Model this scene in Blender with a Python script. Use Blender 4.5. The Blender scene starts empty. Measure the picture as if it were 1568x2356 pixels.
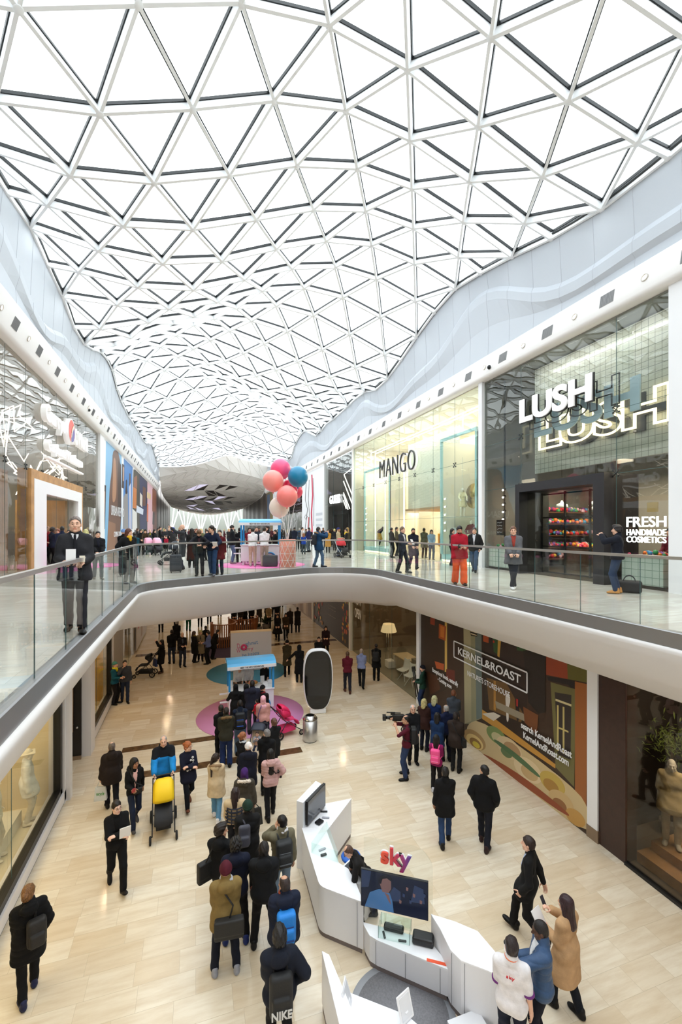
import bpy, bmesh, math, random
import numpy as np
from mathutils import Vector, Matrix
sc = bpy.context.scene
COL = sc.collection
R = math.radians
# ---------------------------------------------------------------- camera
F = 1020.0; CX, HY = 784.0, 1218.0
PSI = math.atan(334 / F); SN, CS = math.sin(PSI), math.cos(PSI)
UP = 5.5                      # upper floor level (lower floor = 0)
EYE = 7.12
cam = bpy.data.objects.new('camera', bpy.data.cameras.new('camera')); COL.objects.link(cam)
cam.location = (0, 0, EYE); cam.rotation_euler = (R(90), 0, -PSI)
cam.data.sensor_fit = 'VERTICAL'; cam.data.sensor_height = 36; cam.data.lens = F / 2356 * 36
cam.data.shift_y = 40 / 2356; cam.data.clip_start = .05; cam.data.clip_end = 400
sc.camera = cam
# ---------------------------------------------------------------- world, exposure
SKY = 3.0
w = bpy.data.worlds.new('world'); sc.world = w; w.use_nodes = True
bg = w.node_tree.nodes['Background']; bg.inputs[0].default_value = (.93, .97, 1, 1); bg.inputs[1].default_value = SKY
sc.view_settings.view_transform = 'Standard'; sc.view_settings.look = 'None'
sc.view_settings.exposure = 0.42; sc.view_settings.gamma = 1; sc.view_settings.use_curve_mapping = False
sc.cycles.max_bounces = 8; sc.cycles.diffuse_bounces = 3; sc.cycles.glossy_bounces = 3
sc.cycles.transmission_bounces = 4; sc.cycles.transparent_max_bounces = 20; sc.cycles.caustics_reflective = False; sc.cycles.caustics_refractive = False
sc.cycles.sample_clamp_indirect = 4
def lamp(loc, sx, sy, power, col=(1, .86, .68), rot=(0, 0, 0)):
    d = bpy.data.lights.new('area_lamp', 'AREA'); d.shape = 'RECTANGLE'; d.size = sx; d.size_y = sy; d.energy = power; d.color = col
    o = bpy.data.objects.new('area_lamp', d); o.location = loc; o.rotation_euler = rot; COL.objects.link(o)
# lower mall ceiling lamps under the upper slab, then added daylight panels
for yy in (21, 24.5, 28, 32, 36):
    for xx in (-1.6, 2.7, 7):
        lamp((xx, yy, 4.26), .08, .08, 10, (1, .74, .46))
lamp((2.7, 50, 4.2), 8, 14, 300, (1, .96, .9))  # this panel and the next are added in place of daylight further along
lamp((2.7, 66, 4.2), 8, 14, 420, (1, .96, .9))
lamp((-2.6, 15.2, 4.26), .1, .1, 7, (1, .74, .46)); lamp((-2.3, 18.5, 4.26), .12, .12, 14, (1, .74, .46))
# shop lamps, with one added for the letter sign
lamp((14.5, 24.5, 13.0), 4, 12, 800, (1, .93, .82)); lamp((14.5, 24.3, 8.2), 2.4, 5, 150, (1, .8, .55))
lamp((14.4, 12, 9.2), 2.6, 4.5, 330, (1, .8, .58)); lamp((12.3, 9.1, 9.2), .8, 1.2, 40, (1, .8, .58)); lamp((14, 11.5, 13.1), 3, 5, 60, (1, .95, .85)); lamp((11.68, 11.2, 13.2), .1, 5, 45, (1, .97, .92), (0, R(-20), 0))  # narrow tilted lamp is added only to brighten the letters
lamp((14, 36, 9), 2, 4, 60); lamp((-9.5, 22, 13.0), 5, 20, 420, (1, .97, .92)); lamp((-9, 23, 9.2), 4, 6, 90, (1, .9, .75)); lamp((-9, 15, 9.2), 4, 6, 80, (1, .85, .6))
lamp((-5, 9, 4.1), 2, 7, 170, (1, .84, .6)); lamp((-5, 19.5, 4.1), 2, 3, 60, (1, .82, .55)); lamp((-5, 27, 4.1), 2, 6, 50, (1, .82, .6))
lamp((10.0, 5.6, 4.1), 1.4, 2.0, 110, (1, .88, .7)); lamp((11, 20.5, 4.1), 2.5, 6, 50, (1, .78, .5))
# ---------------------------------------------------------------- helpers
def ray(px, py):
    u = (px - CX) / F; v = (HY - py) / F
    return Vector((SN + u * CS, CS - u * SN, v))
def onz(px, py, z=0.0):
    d = ray(px, py); t = (z - EYE) / d.z; return Vector((0, 0, EYE)) + d * t
def onX(px, py, X):
    d = ray(px, py); t = X / d.x; return Vector((0, 0, EYE)) + d * t
def onY(px, py, Y):
    d = ray(px, py); t = Y / d.y; return Vector((0, 0, EYE)) + d * t
def ont(px, py, t): return Vector((0, 0, EYE)) + ray(px, py) * t
def lin(c):
    return tuple(((x / 255) / 12.92 if x / 255 <= .04045 else ((x / 255 + .055) / 1.055) ** 2.4) for x in c[:3]) + (1,)
_M = {}
def mat(name, c=(200, 200, 200), rough=.55, metal=0., emit=0., spec=.5, noise=0., nscale=8., bump=0., bscale=60., coat=0.):
    if name in _M: return _M[name]
    m = bpy.data.materials.new(name); m.use_nodes = True; nt = m.node_tree; b = nt.nodes['Principled BSDF']
    b.inputs['Base Color'].default_value = lin(c); b.inputs['Roughness'].default_value = rough; b.inputs['Metallic'].default_value = metal
    b.inputs['Specular IOR Level'].default_value = spec; b.inputs['Coat Weight'].default_value = coat
    if emit: b.inputs['Emission Color'].default_value = lin(c); b.inputs['Emission Strength'].default_value = emit
    if noise or bump:
        tc = nt.nodes.new('ShaderNodeTexCoord')
    if noise:
        n = nt.nodes.new('ShaderNodeTexNoise'); n.inputs['Scale'].default_value = nscale; n.inputs['Detail'].default_value = 4
        nt.links.new(tc.outputs['Object'], n.inputs['Vector'])
        r = nt.nodes.new('ShaderNodeMapRange'); r.inputs[1].default_value = .3; r.inputs[2].default_value = .7; r.inputs[3].default_value = 1 - noise; r.inputs[4].default_value = 1 + noise
        nt.links.new(n.outputs['Fac'], r.inputs[0])
        mx = nt.nodes.new('ShaderNodeMix'); mx.data_type = 'RGBA'; mx.blend_type = 'MULTIPLY'; mx.inputs[0].default_value = 1
        mx.inputs[6].default_value = lin(c); nt.links.new(r.outputs[0], mx.inputs[7]); nt.links.new(mx.outputs[2], b.inputs['Base Color'])
    if bump:
        n2 = nt.nodes.new('ShaderNodeTexNoise'); n2.inputs['Scale'].default_value = bscale; nt.links.new(tc.outputs['Object'], n2.inputs['Vector'])
        bp = nt.nodes.new('ShaderNodeBump'); bp.inputs['Strength'].default_value = bump; bp.inputs['Distance'].default_value = .01
        nt.links.new(n2.outputs['Fac'], bp.inputs['Height']); nt.links.new(bp.outputs[0], b.inputs['Normal'])
    _M[name] = m; return m
def glass(name, tint=(240, 250, 246), refl=1.0, rough=0., wav=0., fr=1.5):
    if name in _M: return _M[name]
    m = bpy.data.materials.new(name); m.use_nodes = True; nt = m.node_tree; nt.nodes.clear()
    o = nt.nodes.new('ShaderNodeOutputMaterial'); mx = nt.nodes.new('ShaderNodeMixShader'); t = nt.nodes.new('ShaderNodeBsdfTransparent'); g = nt.nodes.new('ShaderNodeBsdfGlossy')
    f = nt.nodes.new('ShaderNodeFresnel'); f.inputs[0].default_value = fr; t.inputs[0].default_value = lin(tint); g.inputs['Roughness'].default_value = rough
    ml = nt.nodes.new('ShaderNodeMath'); ml.operation = 'MULTIPLY'; ml.inputs[1].default_value = refl; ml.use_clamp = True
    ge = nt.nodes.new('ShaderNodeNewGeometry'); mr = nt.nodes.new('ShaderNodeMath'); mr.operation = 'MULTIPLY_ADD'; mr.inputs[1].default_value = -2; mr.inputs[2].default_value = 1
    pw = nt.nodes.new('ShaderNodeMath'); pw.operation = 'POWER'; pw.inputs[0].default_value = fr      # both faces of a pane reflect alike
    nt.links.new(ge.outputs['Backfacing'], mr.inputs[0]); nt.links.new(mr.outputs[0], pw.inputs[1]); nt.links.new(pw.outputs[0], f.inputs[0])
    if wav:
        tc = nt.nodes.new('ShaderNodeTexCoord'); nz = nt.nodes.new('ShaderNodeTexNoise'); nz.inputs['Scale'].default_value = .9; nz.inputs['Detail'].default_value = 1
        bp = nt.nodes.new('ShaderNodeBump'); bp.inputs['Strength'].default_value = wav; bp.inputs['Distance'].default_value = .05
        nt.links.new(tc.outputs['Object'], nz.inputs['Vector']); nt.links.new(nz.outputs['Fac'], bp.inputs['Height']); nt.links.new(bp.outputs[0], g.inputs['Normal'])
    nt.links.new(f.outputs[0], ml.inputs[0]); nt.links.new(ml.outputs[0], mx.inputs[0]); nt.links.new(t.outputs[0], mx.inputs[1]); nt.links.new(g.outputs[0], mx.inputs[2]); nt.links.new(mx.outputs[0], o.inputs[0])
    _M[name] = m; return m
def tag(o, label, cat, group=None, kind=None):
    o['label'] = label; o['category'] = cat
    if group: o['group'] = group
    if kind: o['kind'] = kind
    return o
def empty(name, loc, label, cat, group=None, rz=0, kind=None):
    o = bpy.data.objects.new(name, None); o.empty_display_size = .1; COL.objects.link(o); o.location = loc; o.rotation_euler = (0, 0, rz)
    return tag(o, label, cat, group, kind)
def link(name, me, m=None, parent=None, loc=None, rz=0):
    o = bpy.data.objects.new(name, me); COL.objects.link(o)
    if m is not None:
        for x in (m if isinstance(m, (list, tuple)) else [m]): me.materials.append(x)
    if parent: o.parent = parent
    if loc is not None: o.location = loc
    if rz: o.rotation_euler = (0, 0, rz)
    return o
class MB:
    """collects solids, builds one mesh object"""
    def __init__(s): s.v = []; s.f = []; s.mi = []; s.m = 0; s.sm = []; s.smooth = False
    def add(s, vs, fs, M=None):
        n = len(s.v)
        s.v += [tuple(M @ Vector(p)) for p in vs] if M is not None else [tuple(p) for p in vs]
        for f in fs: s.f.append([n + i for i in f]); s.mi.append(s.m); s.sm.append(s.smooth)
        return s
    def box(s, c, d, rz=0, M=None):
        x, y, z = d[0] / 2, d[1] / 2, d[2] / 2
        vs = [(a, b, e) for a in (-x, x) for b in (-y, y) for e in (-z, z)]
        T = Matrix.Translation(c) @ Matrix.Rotation(rz, 4, 'Z')
        if M is not None: T = M @ T
        return s.add(vs, [(0, 1, 3, 2), (4, 6, 7, 5), (0, 4, 5, 1), (2, 3, 7, 6), (0, 2, 6, 4), (1, 5, 7, 3)], T)
    def bb(s, a, b):
        a = [min(p, q) for p, q in zip(a, b)], [max(p, q) for p, q in zip(a, b)]
        return s.box([(p + q) / 2 for p, q in zip(*a)], [q - p for p, q in zip(*a)])
    def rod(s, a, b, wd, ht, up=(0, 0, 1)):
        a, b = Vector(a), Vector(b); d = (b - a).normalized(); up = Vector(up); x = d.cross(up)
        if x.length < 1e-4: x = d.cross(Vector((1, 0, 0)))
        x.normalize(); y = x.cross(d)
        q = [(-wd / 2, -ht / 2), (wd / 2, -ht / 2), (wd / 2, ht / 2), (-wd / 2, ht / 2)]
        vs = [p + x * i + y * j for p in (a, b) for i, j in q]
        return s.add(vs, [(0, 1, 2, 3), (7, 6, 5, 4), (0, 4, 5, 1), (1, 5, 6, 2), (2, 6, 7, 3), (3, 7, 4, 0)])
    def prism(s, poly, z0, z1):
        n = len(poly); ar = sum(poly[i][0] * poly[(i + 1) % n][1] - poly[(i + 1) % n][0] * poly[i][1] for i in range(n))
        if ar < 0: poly = poly[::-1]
        vs = [(p[0], p[1], z0) for p in poly] + [(p[0], p[1], z1) for p in poly]
        return s.add(vs, [tuple(range(n - 1, -1, -1)), tuple(range(n, 2 * n))] + [(i, (i + 1) % n, n + (i + 1) % n, n + i) for i in range(n)])
    def tube(s, pts, r, n=8, closed=False, cap=True):
        pts = [Vector(p) for p in pts]; k = len(pts); rs = r if isinstance(r, (list, tuple)) else [r] * k; vs = []; prev = None
        for i, p in enumerate(pts):
            a = pts[i - 1] if (i > 0 or closed) else p; b = pts[(i + 1) % k] if (i < k - 1 or closed) else p
            d = (b - a).normalized()
            x = prev - d * prev.dot(d) if prev is not None else d.cross(Vector((0, 0, 1)) if abs(d.z) < .9 else Vector((1, 0, 0)))
            x.normalize(); prev = x; y = d.cross(x)
            vs += [p + (x * math.cos(2 * math.pi * j / n) + y * math.sin(2 * math.pi * j / n)) * rs[i] for j in range(n)]
        fs = [(i * n + j, i * n + (j + 1) % n, ((i + 1) % k) * n + (j + 1) % n, ((i + 1) % k) * n + j) for i in range(k if closed else k - 1) for j in range(n)]
        if cap and not closed: fs += [tuple(range(n - 1, -1, -1)), tuple((k - 1) * n + j for j in range(n))]
        o = s.smooth; s.smooth = n > 5; s.add(vs, fs); s.smooth = o; return s
    def lathe(s, prof, n=24, c=(0, 0, 0), M=None, cap=True):
        vs = [(c[0] + r * math.cos(2 * math.pi * j / n), c[1] + r * math.sin(2 * math.pi * j / n), c[2] + z) for r, z in prof for j in range(n)]
        fs = [(i * n + j, i * n + (j + 1) % n, (i + 1) * n + (j + 1) % n, (i + 1) * n + j) for i in range(len(prof) - 1) for j in range(n)]
        if cap: fs += [tuple(range(n - 1, -1, -1)), tuple((len(prof) - 1) * n + j for j in range(n))]
        o = s.smooth; s.smooth = True; s.add(vs, fs, M); s.smooth = o; return s
    def ball(s, c, rad, n=16, M=None):
        rad = rad if isinstance(rad, (list, tuple)) else (rad,) * 3; h = n // 2
        prof = [(max(1e-4, math.sin(math.pi * i / h)), -math.cos(math.pi * i / h)) for i in range(h + 1)]
        T = Matrix.Translation(c) @ Matrix.Diagonal((*rad, 1)); T = M @ T if M is not None else T
        return s.lathe(prof, n, M=T)
    def grid(s, P):
        n, k = len(P), len(P[0]); vs = [p for r in P for p in r]
        return s.add(vs, [(i * k + j, (i + 1) * k + j, (i + 1) * k + j + 1, i * k + j + 1) for i in range(n - 1) for j in range(k - 1)])
    def mesh(s, name):
        me = bpy.data.meshes.new(name); me.from_pydata(s.v, [], s.f); me.polygons.foreach_set('material_index', s.mi); me.polygons.foreach_set('use_smooth', s.sm); me.update(); return me
    def build(s, name, m, parent=None, bevel=0, loc=None, rz=0):
        o = link(name, s.mesh(name), m, parent, loc, rz)
        if bevel:
            b = o.modifiers.new('b', 'BEVEL'); b.width = bevel; b.segments = 2; b.limit_method = 'ANGLE'
        return o
def struct(o, label=None, cat='building'):
    o['kind'] = 'structure'
    if label: o['label'] = label; o['category'] = cat
    return o
def textmesh(body, bold=0., extr=.02, outline=0., spacing=1.0, bev=0., lines=1.0):
    cu = bpy.data.curves.new('lettering', 'FONT'); cu.body = body; cu.size = 1; cu.offset = bold; cu.align_x = 'CENTER'; cu.space_character = spacing; cu.space_line = lines
    cu.resolution_u = 5
    if outline: cu.fill_mode = 'NONE'; cu.bevel_depth = outline; cu.bevel_resolution = 1
    else: cu.extrude = .5; cu.bevel_depth = bev
    o = bpy.data.objects.new('lettering', cu); COL.objects.link(o); dg = bpy.context.evaluated_depsgraph_get(); dg.update()
    me = bpy.data.meshes.new_from_object(o.evaluated_get(dg)); bpy.data.objects.remove(o); me.materials.clear()
    n = len(me.vertices); v = np.zeros(n * 3, np.float32); me.vertices.foreach_get('co', v); v = v.reshape(-1, 3)
    return me, v
def text(body, c, wd, ht, xa, m, parent=None, name='lettering', za=(0, 0, 1), extr=.02, flip=False, **k):
    """lettering fitted to wd x ht, centred at c, reading along xa, upright along za"""
    me, v = textmesh(body, **k)
    lo, hi = v.min(0), v.max(0); ext = np.maximum(hi - lo, 1e-6); v = (v - (lo + hi) / 2)
    sx = wd / ext[0]; sy = ht / ext[1] if ht else sx
    v[:, 0] *= sx; v[:, 1] *= sy; v[:, 2] *= (extr / ext[2] if not k.get('outline') else min(sx, sy))
    X = np.array(Vector(xa).normalized()); Z = np.array(Vector(za).normalized()); N = np.cross(X, Z)
    w_ = v[:, :1] * X + v[:, 1:2] * Z + v[:, 2:3] * N + np.array(c)
    me.vertices.foreach_set('co', w_.astype(np.float32).ravel()); me.update(); me.name = name
    return link(name, me, m, parent)
RT = (0, -1, 0); LT = (0, 1, 0)      # reading directions on the right and left walls
WHITE = mat('white_paint', (240, 240, 242), .5); WARMW = mat('plaster_white', (236, 231, 226), .6)
BLACK = mat('black_paint', (18, 18, 20), .4); DGREY = mat('dark_grey', (52, 52, 56), .5); STEEL = mat('brushed_steel', (196, 194, 192), .3, .8, bump=.05, bscale=200)
CHROME = mat('polished_steel', (205, 205, 205), .15, 1.); LIT = mat('white_light', (255, 250, 240), emit=3.); NEON = mat('neon_warm', (255, 236, 190), emit=2.2)
OAK = mat('oak_wood', (188, 142, 92), .5, noise=.18, nscale=3)
# ================================================================ STRUCTURE
XL, XR = -6.0, 11.6           # upper shopfronts
LL, LR = -3.25, 8.7           # lower shopfronts
SOF = 4.3                     # lower ceiling
ZT = 13.35                    # top of upper shopfronts
def stone(name, c1, c2, vein, bw, rh, rough, mortar):
    m = bpy.data.materials.new(name); m.use_nodes = True; nt = m.node_tree; b = nt.nodes['Principled BSDF']; N = nt.nodes.new; L = nt.links.new
    g = N('ShaderNodeNewGeometry'); br = N('ShaderNodeTexBrick'); br.inputs['Scale'].default_value = 1; br.inputs['Brick Width'].default_value = bw; br.inputs['Row Height'].default_value = rh
    br.inputs['Mortar Size'].default_value = .003; br.inputs['Color1'].default_value = lin(c1); br.inputs['Color2'].default_value = lin(c2); br.inputs['Mortar'].default_value = lin(mortar)
    br.offset = .37; br.squash = .8; br.squash_frequency = 3; br.offset_frequency = 2
    L(g.outputs['Position'], br.inputs['Vector'])
    mp = N('ShaderNodeMapping'); mp.inputs['Scale'].default_value = (.8, 5.5, 1); L(g.outputs['Position'], mp.inputs['Vector'])
    # veins jump from tile to tile
    ad = N('ShaderNodeVectorMath'); ad.operation = 'MULTIPLY_ADD'; ad.inputs[1].default_value = (9, 9, 9); L(br.outputs['Color'], ad.inputs[0]); L(mp.outputs[0], ad.inputs[2])
    n = N('ShaderNodeTexNoise'); n.inputs['Scale'].default_value = 1.6; n.inputs['Detail'].default_value = 6; n.inputs['Roughness'].default_value = .62; L(ad.outputs[0], n.inputs['Vector'])
    r = N('ShaderNodeMapRange'); r.inputs[1].default_value = .38; r.inputs[2].default_value = .72; L(n.outputs['Fac'], r.inputs[0])
    mx = N('ShaderNodeMix'); mx.data_type = 'RGBA'; mx.inputs[7].default_value = lin(vein); L(br.outputs['Color'], mx.inputs[6])
    mu = N('ShaderNodeMath'); mu.operation = 'MULTIPLY'; mu.inputs[1].default_value = .6; L(r.outputs[0], mu.inputs[0]); L(mu.outputs[0], mx.inputs[0]); L(mx.outputs[2], b.inputs['Base Color'])
    b.inputs['Roughness'].default_value = rough
    return m
STONE = stone('beige_limestone', (237, 226, 206), (221, 202, 173), (202, 178, 144), .85, .42, .13, (203, 188, 163))
STONEU = stone('pale_limestone', (232, 228, 218), (212, 204, 192), (190, 180, 166), .95, .5, .11, (186, 180, 170))
MARBLE = mat('brown_marble', (92, 66, 42), .15, noise=.45, nscale=5)
# ---- lower floor
m = MB(); m.box((2.7, 50, -.05), (26, 124, .1)); struct(m.build('floor', STONE), 'beige limestone floor of the lower mall', 'floor')
m = MB()
for x0, x1, y, wd in ((-2.25, 1.6, 15.75, .34), (-1.55, 3.25, 14.02, .36), (-3.2, 8.6, 27.3, .5)): m.box(((x0 + x1) / 2, y, .002), (x1 - x0, wd, .006))
struct(m.build('floor_inlay', MARBLE), 'brown marble bands inlaid across the lower floor', 'floor inlay')
# ---- void outline (edge of the upper floor)
def fillet(pts, rad, n=10):
    out = [Vector(pts[0])]
    for i in range(1, len(pts) - 1):
        p, a, b = Vector(pts[i]), Vector(pts[i - 1]), Vector(pts[i + 1]); u = (a - p).normalized(); v = (b - p).normalized()
        th = u.angle(v); t = rad[i] / math.tan(th / 2); c = p + (u + v).normalized() * (rad[i] / math.sin(th / 2)); s = p + u * t; e = p + v * t
        a0 = math.atan2(*(s - c).yx); a1 = math.atan2(*(e - c).yx); da = (a1 - a0 + math.pi) % (2 * math.pi) - math.pi
        out += [c + Vector((math.cos(a0 + da * k / n), math.sin(a0 + da * k / n))) * rad[i] for k in range(n + 1)]
    return out + [Vector(pts[-1])]
EDGE = fillet([(-1.6, -.5), (-1.6, 14.75), (6.98, 19.75), (7.2, -.5)], [0, 1.6, 2.05, 0], 12)
def off(path, d):
    out = []
    for i, p in enumerate(path):
        a = path[max(i - 1, 0)]; b = path[min(i + 1, len(path) - 1)]; t1 = (p - a).normalized() if i else (b - p).normalized(); t2 = (b - p).normalized() if i < len(path) - 1 else t1
        n1 = Vector((-t1.y, t1.x)); n2 = Vector((-t2.y, t2.x)); n = n1 + n2; n = n / max(n.dot(n1), .3); out.append(p + n * d)
    return out
FARW = [min(1, max(0, (p.y - 13.2) / 2.5)) if p.x < 3 else min(1, max(0, (p.y - 14.8) / 2.2)) for p in EDGE]
def sweep(prof, far=None):
    far = far or prof; out = []
    for (d0, z0), (d1, z1) in zip(prof, far):
        A, B = off(EDGE, d0), off(EDGE, d1); out.append([(*a.lerp(b, k), z0 + (z1 - z0) * k) for a, b, k in zip(A, B, FARW)])
    return out
m = MB(); bm = bmesh.new()
def loop(ps, z):
    vs = [bm.verts.new((p[0], p[1], z)) for p in ps]; [bm.edges.new((vs[i], vs[(i + 1) % len(vs)])) for i in range(len(vs))]
loop([(-18, -9), (18, -9), (18, 125), (-18, 125)], UP); loop(off(EDGE, .1), UP)
bmesh.ops.triangle_fill(bm, edges=bm.edges[:], use_beauty=True); bmesh.ops.recalc_face_normals(bm, faces=bm.faces)
if sum(f.normal.z for f in bm.faces) < 0: bmesh.ops.reverse_faces(bm, faces=bm.faces)
me = bpy.data.meshes.new('floor_upper'); bm.to_mesh(me); bm.free()
struct(link('floor_upper', me, STONEU), 'pale limestone floor of the upper walkway', 'floor')
bm = bmesh.new(); loop([(-18, -9), (18, -9), (18, 125), (-18, 125)], SOF); loop(off(EDGE, .5), SOF); bmesh.ops.triangle_fill(bm, edges=bm.edges[:], use_beauty=True)
me = bpy.data.meshes.new('ceiling_lower'); bm.to_mesh(me); bm.free(); struct(link('ceiling_lower', me, WARMW), 'white soffit over the lower shops', 'ceiling')
m.smooth = True; m.grid(sweep([(.6, SOF), (.46, 4.31), (.42, 4.36), (.21, 4.75), (.0, 5.08), (-.045, 5.16), (-.05, 5.2), (-.02, 5.245), (.1, 5.25)],
    [(.95, SOF), (.9, 3.93), (.8, 3.88), (.5, 4.05), (.12, 4.75), (-.02, 5.1), (-.04, 5.2), (-.02, 5.245), (.1, 5.25)]))
FASC = mat('white_fascia', (226, 222, 220), .55, bump=.03, bscale=90)
struct(m.build('trim_1', FASC), 'white moulded edge of the upper floor slab', 'slab edge')
m = MB(); m.grid(sweep([(.1, 5.25), (0, 5.25), (0, 5.49), (.015, 5.505), (.13, 5.505), (.13, 5.49)])); struct(m.build('trim_2', mat('steel_fascia', (150, 150, 151), .34, .6, bump=.03, bscale=300)), 'brushed steel band along the upper floor edge', 'steel band')
m = MB(); m.box((2.8, -.62, 4.9), (8.9, .2, 1.2)); struct(m.build('wall_bridge', FASC), 'white edge of the bridge below the viewpoint', 'slab edge')
# ---- glass balustrade
BG = glass('balustrade_glass', (251, 253, 252), .7)
bal = empty('glass_balustrade', (2, 8, UP), 'long frameless glass balustrade with steel handrail round the upper floor opening', 'balustrade')
inv = Matrix.Translation((-2, -8, -UP))
P = off(EDGE, .06); m = MB(); m.grid([[(*p, z) for p in off(EDGE, d)] for d, z in ((.03, 6.64), (.09, 6.64), (.09, 6.69), (.03, 6.69), (.03, 6.64))]); o = m.build('handrail', STEEL, bal); o.data.transform(inv)
acc = [0]
for a, b in zip(P, P[1:]): acc.append(acc[-1] + (b - a).length)
def along(d):
    for i in range(len(P) - 1):
        if d <= acc[i + 1] + 1e-6: return P[i].lerp(P[i + 1], (d - acc[i]) / max(acc[i + 1] - acc[i], 1e-6))
    return P[-1]
EDG = mat('glass_edge', (72, 98, 98), .2)
np_ = round(acc[-1] / 1.23)
for k in range(np_):
    d0, d1 = acc[-1] * k / np_ + .006, acc[-1] * (k + 1) / np_ - .006; ds = [d0] + [x for x in acc if d0 < x < d1] + [d1]
    m = MB(); q = [along(d) for d in ds]
    nn = [Vector((-(q[min(i + 1, len(q) - 1)] - q[max(i - 1, 0)]).normalized().y, (q[min(i + 1, len(q) - 1)] - q[max(i - 1, 0)]).normalized().x)) * .008 for i in range(len(q))]
    nn = [x_ * .65 for x_ in nn]
    A = [[(*(p + n), z) for p, n in zip(q, nn)] for z in (5.5, 6.64)]; B = [[(*(p - n), z) for p, n in zip(q, nn)] for z in (6.64, 5.5)]
    m.grid(A + B); m.m = 1
    for i in (0, -1): p, n = q[i], nn[i]; m.add([(*(p + n), 5.5), (*(p - n), 5.5), (*(p - n), 6.64), (*(p + n), 6.64)], [(0, 1, 2, 3)])
    o = m.build('glass_panel', [BG, EDG], bal); o.data.transform(inv)
# ---- roof: triangular grid shell
X0, DX, Y0, DY = -5.43, 2.1162, 10.13, 1.947
ZN = np.array([float(x) for x in """-3.3,10.1,17.31,-1.2,10.2,18.20,0.9,10.2,18.96,3.1,10.2,19.21,5.2,10.2,18.90,7.3,10.3,18.10,9.4,10.3,17.28,11.5,10.3,16.80,6.2,8.3,18.17,8.4,8.3,17.31,10.5,8.4,16.85,9.4,6.4,17.05,-2.2,12.1,17.37,-0.1,12.1,18.16,2.0,12.2,19.00,4.1,12.2,19.26,6.2,12.2,18.98,8.3,12.2,18.40,10.5,12.3,17.48,-3.3,14.0,17.02,-1.2,14.1,17.38,0.9,14.1,18.17,3.0,14.1,19.04,5.2,14.2,19.44,7.3,14.2,19.26,9.4,14.2,18.63,11.5,14.2,17.69,-4.4,16.0,17.34,-2.2,16.0,17.17,-0.1,16.1,17.51,2.0,16.1,18.38,4.1,16.1,19.20,6.2,16.1,19.58,8.3,16.2,19.35,10.4,16.2,18.75,-5.4,17.9,17.80,-3.3,18.0,17.25,-1.2,18.0,17.24,0.9,18.0,17.74,3.0,18.1,18.71,5.1,18.1,19.40,7.3,18.1,19.63,9.4,18.1,19.25,-0.1,20.0,17.44,2.0,20.0,18.34,4.1,20.0,19.19,6.2,20.1,19.56,8.3,20.1,19.32,10.4,20.1,18.61,0.9,21.9,18.06,3.0,22.0,18.99,5.1,22.0,19.32,7.2,22.0,19.22,9.4,22.1,18.50,11.5,22.1,17.63,2.0,23.9,18.81,4.1,24.0,19.20,6.2,24.0,19.00,8.3,24.0,18.25,10.4,24.0,17.20,3.0,25.9,19.09,5.1,25.9,18.82,7.2,26.0,18.02,9.3,26.0,17.11,4.1,27.9,18.78,6.2,27.9,17.89,8.3,27.9,17.03,5.1,29.9,17.95,7.2,29.9,17.06,11.5,10.4,16.80,11.5,14.6,17.75,11.5,18.6,18.50,11.5,21.8,17.90,11.5,26.9,16.60,11.5,30.9,17.20,11.5,38.8,17.00,11.5,43.3,16.60,11.5,51.2,18.00,11.5,56.0,16.20,-5.4,15.4,17.57,-5.4,18.1,17.90,-5.4,20.7,17.30,-5.4,25.4,16.70,-5.4,33.2,18.20,-5.4,35.9,17.20,-5.4,40.1,16.90,-5.4,52.9,17.00""".split(',')]).reshape(-1, 3)
def zmodel(x, y): return 17.013 + 2.488 * math.exp(-((x - 3.03 - 4 * math.sin(2 * math.pi * (y - 10) / 30)) / 5) ** 2)
RES = np.array([q[2] - zmodel(q[0], q[1]) for q in ZN])
def roofz(x, y):
    w_ = np.exp(-((ZN[:, 0] - x) ** 2 + (ZN[:, 1] - y) ** 2) / (2 * 1.1 ** 2)); return zmodel(x, y) + float((w_ * RES).sum() / (w_.sum() + .12))
J0, J1 = -10, 33
node = {}
for j in range(J0, J1 + 1):
    y = Y0 + DY * j
    xs = [X0 + DX * k for k in range(9)] if j % 2 == 0 else [X0] + [X0 + DX * (k + .5) for k in range(8)] + [X0 + 8 * DX]
    for k, x in enumerate(xs): node[(j, k)] = Vector((x, y, roofz(x, y)))
bars = set(); tris = []
for j in range(J0, J1 + 1):
    n = 9 if j % 2 == 0 else 10
    for k in range(n - 1): bars.add(((j, k), (j, k + 1)))
    for jj in (j - 1, j + 1):
        if j % 2 == 0 and J0 <= jj <= J1:
            for k in range(9):
                bars.add(((j, k), (jj, k))); bars.add(((j, k), (jj, k + 1))); tris.append(((j, k), (jj, k), (jj, k + 1)))
            for k in range(8): tris.append(((j, k), (j, k + 1), (jj, k + 1)))
m = MB(); g = MB()
def rn(a):
    p = node[a]; e = .3; return Vector((-(roofz(p.x + e, p.y) - roofz(p.x - e, p.y)) / (2 * e), -(roofz(p.x, p.y + e) - roofz(p.x, p.y - e)) / (2 * e), 1)).normalized()
nrm = {a: rn(a) for a in node}
for a, b in bars:
    n = nrm[a] + nrm[b]; n.normalize(); m.rod(node[a] - n * .1, node[b] - n * .1, .078, .2, n); g.rod(node[a] + n * .045, node[b] + n * .045, .13, .085, n)
for a in node:
    n = nrm[a]; M_ = Matrix.Translation(node[a]) @ n.to_track_quat('Z', 'Y').to_matrix().to_4x4(); m.lathe([(.085, -.21), (.1, -.19), (.1, .01)], 10, M=M_)
roof = struct(m.build('ceiling', mat('roof_steel_white', (246, 248, 250), .45)), 'white triangular steel grid shell of the glazed roof', 'roof')
struct(g.build('ceiling_gaskets', mat('dark_gasket', (14, 20, 24), .5), roof))
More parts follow.
